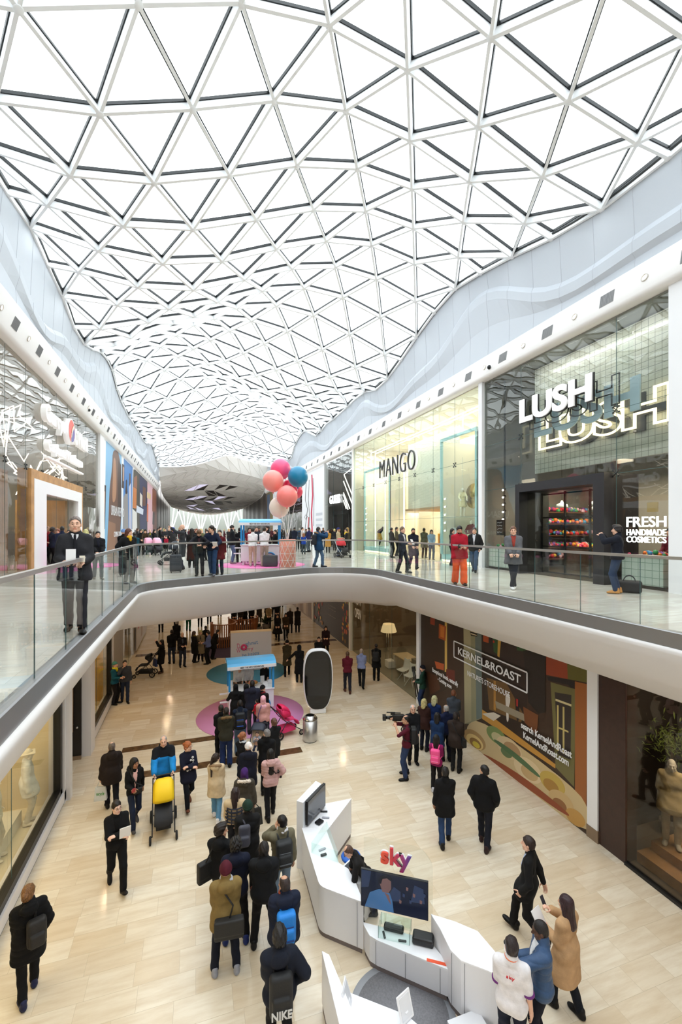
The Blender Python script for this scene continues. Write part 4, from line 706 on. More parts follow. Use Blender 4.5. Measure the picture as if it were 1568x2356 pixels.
# ================================================================ FREE-STANDING THINGS
def part(t, b, nm, m, **k): return b.build(nm, m, t, **k)
def disc(name, c, r, m, label, cat='floor disc'):
    b = MB(); b.lathe([(r, 0), (r, .006), (.001, .0065)], 64); o = b.build(name, m, loc=c); return tag(o, label, cat)
PINKF = mat('pink_vinyl', (214, 142, 190), .5); BLUEF = mat('teal_vinyl', (66, 136, 166), .5); HOTP = mat('hot_pink_vinyl', (244, 120, 186), .4)
pc = onz(577, 1643); pc.z = .007; disc('floor_disc', pc, 2.02, PINKF, 'big pink circle on the lower floor in front of the blue cart')
q = onz(568, 1545); q.z = .005; disc('floor_disc', q, 1.95, BLUEF, 'big blue circle on the lower floor under the white doughnut board')
q = ont(600, HY, 20.3); q.z = UP + .004; disc('floor_disc', q, 2.0, HOTP, 'hot pink circle on the upper floor under the cart')
q = onz(190, 1302, UP); q.z = UP + .004; disc('floor_disc', q, 1.6, HOTP, 'pink circle on the upper floor by the oak shop entrance')
# ---- vending carts
CB = mat('cart_blue', (92, 182, 236), .4); CP = mat('cart_post_blue', (44, 146, 210), .4); CW = mat('cart_white', (238, 238, 240), .4)
def cart(loc, rz, W, D, zt, label, upper_=False):
    t = empty('vending_cart', loc, label, 'cart', rz=rz); b = MB(); b.box((0, 0, .52), (W * .97, D * .9, .72)); part(t, b, 'counter', CW, bevel=.02)
    b = MB(); b.box((0, 0, .9), (W, D, .045)); part(t, b, 'counter_top', CW, bevel=.01)
    for x in (-1, 1):
        for y in (-1, 1):
            b = MB(); b.box((x * (W / 2 - .05), y * (D / 2 - .06), .92 + (zt - .92) / 2), (.075, .055, zt - .92)); part(t, b, 'post', CP)
            b = MB(); b.box((x * (W / 2 - .12), y * (D / 2 - .12), .1), (.05, .05, .2)); part(t, b, 'foot', CW)
    b = MB(); w2, d2 = W / 2 + .04, D / 2 + .12; pr = [(-d2, zt - .02), (-d2 * .85, zt + .07), (-d2 * .3, zt + .15), (d2 * .3, zt + .15), (d2 * .85, zt + .07), (d2, zt - .02), (d2 * .8, zt + .02), (-d2 * .8, zt + .02)]
    b.add([(x, y, z) for x in (-w2, w2) for y, z in pr], [tuple(range(8)), tuple(range(15, 7, -1))] + [(i, i + 8, (i + 1) % 8 + 8, (i + 1) % 8) for i in range(8)]); part(t, b, 'roof', CB)
    b = MB(); b.box((0, -d2 + .0, zt - .075), (W + .08, .03, .12)); b.box((0, d2, zt - .075), (W + .08, .03, .12)); v = part(t, b, 'valance', CW)
    o = text('MEET THE NEW NEIGHBOURS', (0, -d2 - .018, zt - .075), W * .5, .065, (1, 0, 0), mat('print_black', (30, 30, 32), .5), v, extr=.004, bold=.02)
    for z in (.62, .86): b = MB(); b.box((-W / 2 - .14, -D * .3 + (z - .62), z - .1), (.32, .05, .05)); part(t, b, 'push_handle', CW)
    for y in (-1, 1): b = MB(); b.tube([(W * .25 + .26 * math.cos(a), y * (D * .45 + .03), .3 + .26 * math.sin(a)) for a in np.linspace(0, 2 * math.pi, 25)[:-1]], .03, 8, True); [b.rod((W * .25, y * (D * .45 + .03), .3), (W * .25 + .25 * math.cos(k * 1.047), y * (D * .45 + .03), .3 + .25 * math.sin(k * 1.047)), .025, .02) for k in range(6)]; part(t, b, 'wheel', CP)
    return t
a, b2, c = onz(522.7, 1540, 1.86), onz(635, 1529, 1.86), onz(521, 1521.7, 1.98); ax = (b2 - a); Wc = ax.xy.length - .08; rz = math.atan2(ax.y, ax.x); mid = (a + b2) / 2; nb = Vector((-math.sin(rz), math.cos(rz), 0)); Dc = .85
cl = mid + nb * (Dc / 2 + .1); cl.z = .013; LC = (cl, rz, Wc, Dc); cart(cl, rz, Wc, Dc, 1.93, 'white vending cart with blue roof and posts on the lower pink circle')
def atc(x, y, z): return cl + Vector((x * math.cos(rz) - y * math.sin(rz), x * math.sin(rz) + y * math.cos(rz), z))
for i, (x, y, s_, lb) in enumerate(((.55, -.1, (.2, .2, .16), 'white cake box stacked at the right end of the lower cart'), (.78, .15, (.18, .2, .12), 'white cake box at the back right of the lower cart'), (-.75, .1, (.14, .05, .28), 'white leaflet holder at the left end of the lower cart'), (.5, .22, (.16, .04, .3), 'white upright menu card on the lower cart'))): b = MB(); b.box((0, 0, s_[2] / 2), s_); tag(b.build('cake_box' if i < 2 else 'card_holder', CW, loc=atc(x, y, .925), rz=rz, bevel=.008), lb, 'box' if i < 2 else 'card')
t = empty('cake_stand', atc(.1, .05, .925), 'golden cake stand with pastries on the lower cart', 'cake stand'); b = MB(); b.lathe([(.1, 0), (.03, .03), (.03, .1), (.2, .12), (.2, .135)], 20); part(t, b, 'stand', mat('gold_metal', (196, 150, 80), .3, .8))
for k in range(7): b = MB(); b.lathe([(.02, .02), (.035, 0), (.055, .005), (.06, .02), (.05, .04), (.03, .042), (.02, .03)], 12, c=(.12 * math.cos(k * .9), .12 * math.sin(k * .9), .135), cap=False); part(t, b, 'doughnut', mat('doughnut_glaze_%d' % (k % 3), [(200, 140, 80), (226, 120, 150), (110, 66, 40)][k % 3], .4))
uc = ont(600, HY, 20.4); uc.z = UP + .011; cart(uc, -R(18) + R(4), 1.78, .85, 1.93, 'pinkish white vending cart with blue roof on the upper pink circle')
b = MB(); b.box((0, 0, .25), (.62, .45, .46)); q = ont(622, HY, 19.3); q.z = UP + .011; tag(b.build('cool_box', mat('dark_grey_plastic', (62, 64, 68), .5), loc=q, rz=-.2, bevel=.03), 'dark grey cool box in front of the upper cart', 'box')
# ---- pedestal and balloons
t = empty('balloon_pedestal', ont(661, HY, 18.9) - Vector((0, 0, EYE - UP - .011)), 'round coral pedestal with white triangle line pattern below the balloons', 'pedestal'); ped = t.location.copy()
b = MB(); b.lathe([(.35, 0), (.35, 1.18), (.34, 1.19)], 40); part(t, b, 'drum', mat('coral_drum', (240, 156, 136), .5)); b = MB(); n = 9
for k in range(n):
    for r in range(4):
        a0, a1, am = 2 * math.pi * (k + r % 2 * .5) / n, 2 * math.pi * (k + 1 + r % 2 * .5) / n, 2 * math.pi * (k + .5 + r % 2 * .5) / n; z0, z1 = .02 + r * .285, .02 + (r + 1) * .285
        P = lambda a, z: Vector((.352 * math.cos(a), .352 * math.sin(a), z))
        b.rod(P(a0, z0), P(am, z1), .018, .012); b.rod(P(a1, z0), P(am, z1), .018, .012); b.rod(P(a0, z0), P(am, z0), .018, .012); b.rod(P(am, z0), P(a1, z0), .018, .012)
part(t, b, 'white_lines', WHITE)
for x, y, r, dt, c, lb in ((645, 1080, 23, .45, (244, 88, 136), 'hot pink balloon at the top of the bunch'), (628, 1107, 24, -.1, (252, 150, 140), 'coral balloon at the left of the bunch'), (685, 1097, 23, .0, (18, 126, 168), 'blue balloon at the right of the bunch'), (660, 1142, 24, -.5, (252, 134, 128), 'coral balloon in the middle of the bunch'), (642, 1167, 23, .3, (246, 230, 216), 'cream balloon lowest in the bunch'), (664, 1121, 17, .9, (226, 50, 90), 'crimson balloon half hidden behind the blue one'), (680, 1131, 16, 1.2, (232, 70, 100), 'crimson balloon peeping out behind the middle coral one')):
    p = ont(x, y, 18.9 + dt); rr = r * (18.9 + dt) / F; t = empty('balloon', p, lb, 'balloon', 'balloons tied to the coral pedestal'); b = MB(); b.ball((0, 0, 0), (rr, rr, rr * 1.06), 32); m_ = mat('balloon_%02x%02x%02x' % c, c, .3); part(t, b, 'skin', m_)
    b = MB(); b.lathe([(.015, -rr * 1.06 + .01), (.04, -rr * 1.06 - .05)], 10); part(t, b, 'knot', m_); b = MB(); e = ped + Vector((random.uniform(-.05, .05), random.uniform(-.05, .05), 1.19)) - p; b.tube([(0, 0, -rr * 1.06), e * .5 + Vector((.04, 0, 0)), e], .009, 5); part(t, b, 'string', WHITE)
# ---- doughnut board
p0 = onz(529, 1547); p1 = onz(625, 1540); ax = p1 - p0; rz2 = math.atan2(ax.y, ax.x); Wb = ax.length * .98; t = empty('promotion_board', (p0 + p1) / 2 + Vector((0, 0, .012)), 'white free-standing board with Doughnut Worry be happy lettering', 'sign board', rz=rz2)
b = MB(); b.box((0, .2, .98), (Wb, .4, 1.92)); part(t, b, 'panel', mat('board_white', (214, 212, 218), .6)); b = MB(); b.box((0, .2, 1.95), (Wb + .02, .42, .03)); part(t, b, 'top_edge', mat('board_cream', (236, 214, 180), .6))
PK, PB = mat('script_pink', (206, 96, 140), .6), mat('script_blue', (96, 150, 206), .6)
for tx, x, z, wd, h, mm in (('D', -.62, 1.28, .13, .24, PK), ('ughnut', -.02, 1.36, .72, .26, PB), ('W', -.62, 1.04, .2, .22, PK), ('rry', -.06, 1.05, .34, .18, PK), ('be happy', -.02, .82, .85, .22, PB)):
    o = text(tx, (x, -.006, z), wd, h, (1, 0, .12), mm, t, za=(-.12, 0, 1), extr=.006)
b = MB(); b.lathe([(.05, .0), (.06, .04), (.11, .055), (.155, .04), (.16, .0)], 24, M=Matrix.Translation((-.36, -.0, 1.2)) @ Matrix.Rotation(R(90), 4, 'X'), cap=False); part(t, b, 'doughnut_motif', mat('doughnut_pink', (214, 66, 120), .4, noise=.3, nscale=30))
# ---- black screen totem and bin
pb = onz(731, 1640); t = empty('screen_totem', pb, 'tall white rounded totem with a black screen', 'totem', rz=-math.atan2(pb.x, pb.y) + R(6)); n = 48
def sup(a, b_, e=3.2, zc=1.3): return [(a * math.copysign(abs(math.cos(u)) ** (2 / e), math.cos(u)) * (1 - .16 * max(0, -math.sin(u))), b_ * math.copysign(abs(math.sin(u)) ** (2 / e), math.sin(u)) + zc) for u in np.linspace(0, 2 * math.pi, n + 1)[:-1]]
def slab(b, o, y0, y1): b.add([(x, y, z) for y in (y0, y1) for x, z in o], [tuple(range(n)), tuple(range(2 * n - 1, n - 1, -1))] + [(i, i + n, (i + 1) % n + n, (i + 1) % n) for i in range(n)])
b = MB(); slab(b, sup(.57, 1.17), -.1, .2); part(t, b, 'shell', CW, bevel=.03); b = MB(); slab(b, sup(.53, 1.12), -.115, -.1); part(t, b, 'black_face', mat('black_gloss', (10, 10, 12), .08)); b = MB(); b.box((-.0, -.118, 1.42), (.82, .004, 1.42)); part(t, b, 'screen', mat('screen_off', (26, 26, 28), .12)); b = MB(); b.box((0, .05, .09), (.62, .3, .18)); part(t, b, 'foot', CW, bevel=.03)
pb = onz(713, 1703); t = empty('litter_bin', pb, 'round brushed steel litter bin with a cone top', 'bin'); b = MB(); b.lathe([(.24, .02), (.245, .05), (.245, .72)], 40); part(t, b, 'body', STEEL); b = MB(); b.lathe([(.25, .72), (.25, .76), (.16, .84), (.14, .85)], 40, cap=False); part(t, b, 'lid', CHROME); b = MB(); b.lathe([(.15, .8), (.001, .79)], 24); b.lathe([(.23, 0), (.23, .02)], 32); part(t, b, 'opening', BLACK)
# ---- slatted seats and planter at the far side of the lower floor
PURP = mat('purple_carpet', (72, 58, 84), .9, noise=.2, nscale=30)
q = onz(520, 1490); q.z = .005; b = MB(); b.prism([(3.2 * math.cos(a) * .6, 2.2 * math.sin(a)) for a in np.linspace(0, 2 * math.pi, 33)[:-1]], 0, .006); tag(b.build('purple_rug', PURP, loc=q), 'purple rug under the tall wooden slatted seat', 'rug')
def slatseat(px, py, r, h, a0, a1, lab):
    q = onz(px, py); t = empty('slatted_seat', q + Vector((0, 0, .012)), lab, 'seat'); b = MB(); n_ = int((a1 - a0) * r / .13)
    for i in range(n_ + 1): a = a0 + (a1 - a0) * i / n_; b.box((r * math.cos(a), r * math.sin(a), h / 2), (.045, .07, h), rz=a)
    part(t, b, 'slats', mat('slat_wood', (156, 96, 56), .5)); b = MB(); b.grid([[((r + d) * math.cos(a), (r + d) * math.sin(a), h + z) for a in np.linspace(a0, a1, 24)] for d, z in ((-.05, 0), (-.05, .04), (.05, .04), (.05, 0))]); part(t, b, 'top_rail', mat('slat_wood')); b = MB(); b.prism([(0, 0)] + [((r - .06) * math.cos(a), (r - .06) * math.sin(a)) for a in np.linspace(a0, a1, 20)], .2, .45); part(t, b, 'cushion', mat('grey_upholstery', (74, 72, 76), .9))
slatseat(514, 1484, .75, 1.35, R(150), R(390), 'tall round wooden slatted seat behind the white board'); slatseat(559, 1452, 1.0, .95, R(160), R(380), 'low curved wooden slatted seat beyond the white board')
def plant(loc, h, n, lab, pot, lc, nm='potted_plant', trunk=0, lw=.03):
    t = empty(nm, loc, lab, 'plant'); random.seed(n)
    b = MB(); b.lathe([(pot * .8, 0), (pot, pot * 1.3), (pot * .9, pot * 1.32)], 20); part(t, b, 'pot', mat('stone_pot', (120, 112, 104), .7)); b = MB(); z0 = pot * 1.3 + trunk
    if trunk: b.tube([(0, 0, pot * 1.2), (.04, .02, pot * 1.3 + trunk * .6), (0, 0, z0 + h * .4)], [.04, .03, .015], 8); part(t, b, 'trunk', mat('bark', (92, 76, 58), .9)); b = MB()
    for i in range(n):
        a = random.uniform(0, 6.28); el = random.uniform(-.2, 1.3) if trunk else random.uniform(.5, 1.5); L_ = h * random.uniform(.5, 1); d = Vector((math.cos(a) * math.cos(el), math.sin(a) * math.cos(el), math.sin(el))); base = Vector((0, 0, z0)) + (Vector((random.gauss(0, .5), random.gauss(0, .5), random.gauss(.3, .4))) * h if trunk else Vector((0, 0, 0))); L_ = L_ * (.4 if trunk else 1); s_ = d.cross(Vector((0, 0, 1))).normalized() * lw
        b.add([base, base + d * L_ * .5 + s_, base + d * L_ + Vector((0, 0, -.1 * L_)), base + d * L_ * .5 - s_], [(0, 1, 2, 3)])
    part(t, b, 'leaves', mat('leaf_%d%d%d' % lc, lc, .5)); return t
plant(onz(612, 1448), .9, 90, 'bushy green plant in a pot beyond the white board', .3, (52, 68, 36), lw=.05); plant(onz(596, 1452), .35, 60, 'low green plant in a pot by the slatted seat', .22, (60, 74, 40), lw=.03)
# ---- promotion stand with televisions
KW = mat('stand_white', (238, 238, 242), .35); KB = mat('stand_plinth', (120, 108, 106), .6); SCR = mat('black_gloss', (10, 10, 12), .08)
def poly(z, *pts): return [tuple(onz(x, y, z).xy) for x, y in pts]
def unit(name, ps, z, lab, z0=.08):
    c = Vector((sum(p[0] for p in ps) / len(ps), sum(p[1] for p in ps) / len(ps), 0)); ps = [(p[0] - c.x, p[1] - c.y) for p in ps]; t = empty(name, c, lab, 'counter'); b = MB(); b.prism(ps, z0, z - .025); part(t, b, 'cabinet', KW, bevel=.006)
    b = MB(); b.prism([(p[0] * 1.01, p[1] * 1.01) for p in ps], z - .025, z); part(t, b, 'counter_top', mat('stand_top', (248, 248, 252), .3), bevel=.005); b = MB(); b.prism([(p[0] * .96, p[1] * .96) for p in ps], 0, z0); part(t, b, 'plinth', KB); return t, c
def rnd(ps, i, r, n=6):
    q = [Vector(p) for p in ps]; a, p, c = q[i - 1], q[i], q[(i + 1) % len(q)]; out = fillet([a, p, c], [0, r, 0], n)[1:-1]; return [tuple(x) for x in q[:i]] + [tuple(x) for x in out] + [tuple(x) for x in q[i + 1:]]
ps = poly(.88, (694, 1904), (735, 2038), (836, 2076), (816, 2027), (800, 1998), (779, 1985), (751, 1911)); ps = rnd(ps, 1, .25)
kt, kc = unit('display_counter', ps, .88, 'white angular display counter along the left of the television stand')
def seams(t, c, pts, z):
    for x, y in pts:
        b = MB(); q = onz(x, y, z) - Vector((c.x, c.y, 0)); d = Vector((q.x, q.y, 0)); v = (Vector((0, 0, 0)) - (q + c)); v.z = 0; v.normalize(); q = q + v * .012; b.bb((q.x - .003, q.y - .003, .09), (q.x + .003, q.y + .003, z - .03)); part(t, b, 'panel_joint', mat('joint_grey', (150, 150, 156), .6))
seams(kt, kc, ((753, 2042), (821, 2070)), .88)
kt, kc = unit('display_counter', poly(.88, (695, 1903), (743, 1850), (808, 1837), (776, 1879), (752, 1910)), .88, 'white pointed display counter at the back of the television stand')
Pa, Pb = Vector((2.70, 7.0, 0)), Vector((3.60, 6.40, 0)); ux = (Pb - Pa).normalized(); un = Vector((ux.y, -ux.x, 0)); un = un if un.dot(Pa) < 0 else -un; rk = math.atan2(ux.y, ux.x)
ps = poly(.5, (837, 2128), (850, 2152), (868, 2163), (1032, 2231)) + [tuple(onz(1013, 2140, .88).xy), tuple((Pb + un * .05).xy), tuple((Pa + un * .02).xy)]
kt, kc = unit('display_counter', ps, .5, 'low white counter below the big television'); seams(kt, kc, ((864, 2160), (932, 2189), (1012, 2222)), .5)
ps = poly(.88, (991, 2103), (1046, 2120), (1098, 2142), (1154, 2208), (1195, 2268), (1123, 2233), (1060, 2209), (1036, 2185), (1013, 2138)); kt, kc = unit('display_counter', ps, .88, 'white display counter on the right of the television stand'); seams(kt, kc, ((1068, 2211), (1038, 2187)), .88)
M4 = Matrix((Vector((*ux.xy, 0)), Vector((*(-un).xy, 0)), Vector((0, 0, 1)))).transposed().to_4x4()
def frame(o, base): o.matrix_world = Matrix.Translation(base) @ M4; return o
t = empty('sign_panel', Pa, 'clear acrylic sign panel with red and violet lettering behind the television', 'sign'); frame(t, Pa); Lk = (Pb - Pa).length + .06
pts = [(0, .5), (0, 1.93), (Lk - .33, 1.93)] + [(Lk - .33 + .33 * math.sin(a), 1.6 + .33 * math.cos(a)) for a in np.linspace(.15, math.pi / 2, 8)] + [(Lk, .5)]
b = MB(); n_ = len(pts); b.add([(x, y, z) for y in (-.008, .008) for x, z in pts], [tuple(range(n_)), tuple(range(2 * n_ - 1, n_ - 1, -1))] + [(i, i + n_, (i + 1) % n_ + n_, (i + 1) % n_) for i in range(n_)]); part(t, b, 'acrylic_sheet', glass('acrylic', (250, 251, 250), .5))
gm = mat('sky_letters', (220, 60, 50), .3); nt = gm.node_tree; tc = nt.nodes.new('ShaderNodeTexCoord'); sp = nt.nodes.new('ShaderNodeSeparateXYZ'); cr = nt.nodes.new('ShaderNodeValToRGB'); mr_ = nt.nodes.new('ShaderNodeMapRange'); mr_.inputs[1].default_value = .3; mr_.inputs[2].default_value = .8; nt.links.new(tc.outputs['Object'], sp.inputs[0]); nt.links.new(sp.outputs[0], mr_.inputs[0]); nt.links.new(mr_.outputs[0], cr.inputs[0]); nt.links.new(cr.outputs[0], nt.nodes['Principled BSDF'].inputs['Base Color'])
cr.color_ramp.elements[0].color = lin((240, 90, 50)); cr.color_ramp.elements[1].color = lin((66, 46, 140)); e = cr.color_ramp.elements.new(.45); e.color = lin((206, 44, 66))
o = text('sky', (.55, -.05, 1.69), .5, .36, (1, 0, 0), gm, t, extr=.06, bold=.025); o = text('sky', (.55, -.035, 1.69), .53, .39, (1, 0, 0), WHITE, t, name='letter_backing', extr=.03, bold=.04)
t = empty('television', Pa, 'big flat television showing a man in blue on the promotion stand', 'television'); TW = 1.1; frame(t, Pa + ux * (-.02) + un * .16 + Vector((0, 0, .88)))
b = MB(); b.box((TW / 2, .03, .31), (TW, .04, .62)); part(t, b, 'frame', BLACK, bevel=.006); b = MB(); b.box((TW / 2 + .02, .07, .3), (TW * .9, .05, .5)); part(t, b, 'back', DGREY); A = MB()
def scr(pts, k): A.m = k; A.add([(x * TW, .009 - .0004 * (1 + len(A.f)), z * .62) for x, z in pts], [tuple(range(len(pts)))])
scr([(.01, .015), (.99, .015), (.99, .985), (.01, .985)], 0); scr([(.0 + .01, .5), (.12, .55), (.16, .98), (.01, .98)], 3); scr([(.45, .3), (.6, .35), (.6, .6), (.5, .7), (.44, .5)], 3); scr([(.75, .4), (.95, .42), (.93, .8), (.8, .85)], 3); scr([(.06, .015), (.5, .015), (.48, .3), (.44, .5), (.36, .55), (.28, .56), (.14, .42)], 1); scr([(.33, .5), (.42, .5), (.46, .62), (.46, .82), (.4, .9), (.32, .86), (.29, .7)], 2); scr([(.27, .72), (.3, .9), (.38, .98), (.45, .94), (.48, .84), (.44, .84), (.4, .88), (.33, .84), (.31, .7)], 4); scr([(.36, .5), (.43, .45), (.46, .2), (.42, .3)], 2)
for k in range(8): x, z = .58 + .05 * k, .3 + .5 * ((k * .37) % 1); scr([(x, z), (x + .03, z), (x + .035, z + .08), (x, z + .1)], 3 if k % 2 else 2)
A.build('screen', [mat('screen_navy', (22, 28, 46), .1, emit=.25), mat('screen_jacket', (64, 104, 150), .1, emit=.25), mat('screen_skin', (110, 84, 84), .1, emit=.25), mat('screen_haze', (44, 56, 84), .1, emit=.25), mat('screen_hair', (14, 16, 24), .1, emit=.2)], t)
BOX = mat('black_plastic', (16, 16, 18), .35)
def onstand(x, y, z): return onz(x, y, z)
def gadget(name, loc, d, rz, lab, cat, bev=.01, m=BOX): b = MB(); b.box((0, 0, d[2] / 2), d); return tag(b.build(name, m, loc=loc, rz=rz, bevel=bev), lab, cat)
gadget('soundbox', onz(973, 2168, .5), (.34, .19, .12), rk, 'thick black speaker box right of the glass case', 'speaker', .03); t = empty('glass_case', onz(908, 2150, .5), 'low glass case on the low counter below the television', 'display case', rz=rk)
b = MB()
for a, d in (((0, -.13, .1), (.5, .006, .2)), ((0, .13, .1), (.5, .006, .2)), ((-.25, 0, .1), (.006, .26, .2)), ((.25, 0, .1), (.006, .26, .2)), ((0, .04, .2), (.5, .18, .006))): b.box(a, d)
part(t, b, 'glass_sides', glass('case_glass', (246, 252, 250), .6))
for x in (-.25, .25):
    for y in (-.13, .13): b = MB(); b.box((x, y, .1), (.007, .007, .2)); part(t, b, 'glass_edge', EDG)
gadget('media_box', onz(905, 2142, .5) - un * .02, (.33, .12, .07), rk, 'black media box inside the glass case', 'media box', .025); gadget('remote_control', onz(883, 2152, .5), (.035, .13, .02), rk + .4, 'black remote control lying at the left of the glass case', 'remote control', .008); gadget('remote_control', onz(925, 2166, .5), (.035, .13, .02), rk + 1.7, 'black remote control lying beside the black speaker box', 'remote control', .008)
t = empty('brochure_stand', onz(1014, 2185, .5), 'leaning card with red and violet print beside the black speaker box', 'card'); b = MB(); b.add([(0, 0, .02), (.05, -.22, .02), (.02, .02, .26), (.0, 0, .02), (.05, -.22, .02), (.03, .02, .26)], [(0, 1, 2), (5, 4, 3)]); part(t, b, 'card', gm)
b = MB(); b.box((0, 0, .002), (.3, .05, .004)); q = onz(1004, 2214, .5); tag(b.build('price_strip', gm, loc=q, rz=rk), 'narrow red and violet strip along the edge of the low counter', 'label strip')
# back wall with its own television
tp = poly(1.41, (682, 1842.5), (697, 1847), (739, 1803.5), (726, 1796.6)); c = Vector((sum(p[0] for p in tp) / 4, sum(p[1] for p in tp) / 4, 0)); t = empty('television_stand', c, 'white upright panel stand carrying the smaller television', 'stand'); b = MB(); b.prism([(p[0] - c.x, p[1] - c.y) for p in tp], 0, 1.41); part(t, b, 'panel', KW)
f0, f1 = Vector((*tp[1], 0)), Vector((*tp[2], 0)); fu = (f1 - f0).normalized(); fn = Vector((fu.y, -fu.x, 0)); M5 = Matrix((fu, -fn, Vector((0, 0, 1)))).transposed().to_4x4(); t = empty('television', f0, 'smaller grey television on the white upright panel stand', 'television'); t.matrix_world = Matrix.Translation(f0 + fn * .05 + Vector((0, 0, .92))) @ M5
fl = (f1 - f0).length; b = MB(); b.box((fl / 2 + .05, 0, .25), (fl, .06, .5)); part(t, b, 'frame', BLACK, bevel=.006); b = MB(); b.box((fl / 2 + .05, -.032, .25), (fl - .03, .004, .47)); part(t, b, 'screen', mat('grey_screen', (96, 98, 104), .1))
for x, y, d, a, lb, nm in ((734, 1893, (.16, .13, .04), .6, 'black media box on the back counter', 'media_box'), (749, 1882, (.16, .045, .02), -.4, 'silver remote control on the back counter', 'remote_control'), (745, 1868, (.15, .045, .02), -.3, 'black remote control at the back of the back counter', 'remote_control'), (741, 1955, (.15, .045, .02), .2, 'pale remote control on the left counter', 'remote_control'), (744, 1968, (.12, .05, .03), .1, 'small black device on the left counter', 'device')): gadget(nm, onz(x, y, .885), d, a, lb, nm.replace('_', ' '), .012, BOX if 'black' in lb else mat('silver_plastic', (170, 170, 180), .3))
t = empty('glass_case', onz(745, 1925, .885), 'triangular glass case on the left counter of the stand', 'display case'); b = MB(); q = [onz(x, y, .885) - onz(745, 1925, .885) for x, y in ((716, 1962), (751, 1912), (777, 1984))]
for i in range(3): a, e = q[i], q[(i + 1) % 3]; b.rod(a + Vector((0, 0, .1)), e + Vector((0, 0, .1)), .005, .2)
part(t, b, 'glass_sides', glass('case_glass'))
t = empty('stool', onz(807, 1968, .62) - Vector((0, 0, .62)), 'round blue-seated stool behind the left counter', 'stool'); b = MB(); b.lathe([(.19, .57), (.2, .6), (.18, .63), (.001, .635)], 28); part(t, b, 'seat', mat('blue_seat', (30, 96, 190), .5)); b = MB(); b.tube([(0, 0, 0), (0, 0, .57)], .03, 10); b.lathe([(.2, 0), (.19, .03), (.04, .05)], 24); part(t, b, 'pedestal', CHROME)
t = empty('laptop', onz(812, 2000, .8), 'open black laptop the seated worker is typing on', 'laptop', rz=-1.0); b = MB(); b.box((0, 0, .01), (.32, .22, .018)); part(t, b, 'keyboard_base', DGREY); b = MB(); b.box((0, .12, .12), (.32, .012, .21)); part(t, b, 'screen', BLACK)
b = MB(); b.box((0, 0, .39), (.5, .4, .78)); q = onz(815, 2003, .8); q.z = 0.01; tag(b.build('laptop_table', KW, loc=q, rz=-1.0), 'small white table under the laptop', 'table')
# nearest counter with tablets, and the grey rug
q = onz(925, 2335); q.z = .004; t = empty('rug', q, 'round grey rug with a pale rim in front of the low counter', 'rug'); b = MB(); b.lathe([(.78, 0), (.78, .006), (.001, .006)], 48); part(t, b, 'rim', mat('rug_rim', (176, 178, 184), .9)); b = MB(); b.lathe([(.68, .006), (.68, .009), (.001, .009)], 48); part(t, b, 'pile', mat('rug_grey_pile', (134, 132, 136), .95, noise=.15, nscale=40))
kt, kc = unit('display_counter', poly(.85, (740, 2188), (757, 2197), (800, 2300), (845, 2420), (800, 2440)), .85, 'tall narrow white counter at the bottom edge of the photo'); kt, kc = unit('display_counter', poly(.6, (795, 2280), (935, 2335), (1010, 2400), (830, 2430)), .6, 'low white table with tablet stands at the bottom edge')
for x, y, rzz, lb in ((806, 2320, 1.05, 'upright white tablet stand beside the tall narrow counter'), (938, 2352, .35, 'upright white tablet stand further right on the low table')):
    t = empty('tablet_stand', onz(x, y, .6), lb, 'tablet', rz=rzz); b = MB(); M_ = Matrix.Rotation(R(-18), 4, 'X'); b.box((0, 0, .17), (.24, .02, .32), M=M_); part(t, b, 'case', KW, bevel=.01); b = MB(); b.box((0, -.012, .17), (.18, .004, .25), M=M_); part(t, b, 'screen', mat('pale_screen', (226, 228, 234), .15)); b = MB(); b.rod((0, .02, .12), (0, .12, .0), .05, .02); part(t, b, 'prop', KW)
t = empty('display_counter', onz(1068, 2375), 'white counter top just entering the bottom edge right of the rug', 'counter'); b = MB(); b.box((0, -.1, .1), (.5, .3, .2)); part(t, b, 'cabinet', KW)
# ---- mannequin window dressing on the right
t = empty('oak_platform', (9.72, 6.4, .02), 'low oak platform in two steps under the dressed mannequin', 'platform'); b = MB(); b.box((0, 0, .11), (1.5, 1.3, .22)); part(t, b, 'step', OAK); b = MB(); b.box((.12, .1, .32), (1.1, .95, .2)); part(t, b, 'upper_step', OAK)
plant((10.5, 7.4, .02), .55, 420, 'small olive tree in the tinted right shop window', .25, (112, 128, 58), 'olive_tree', 1.6, .018)
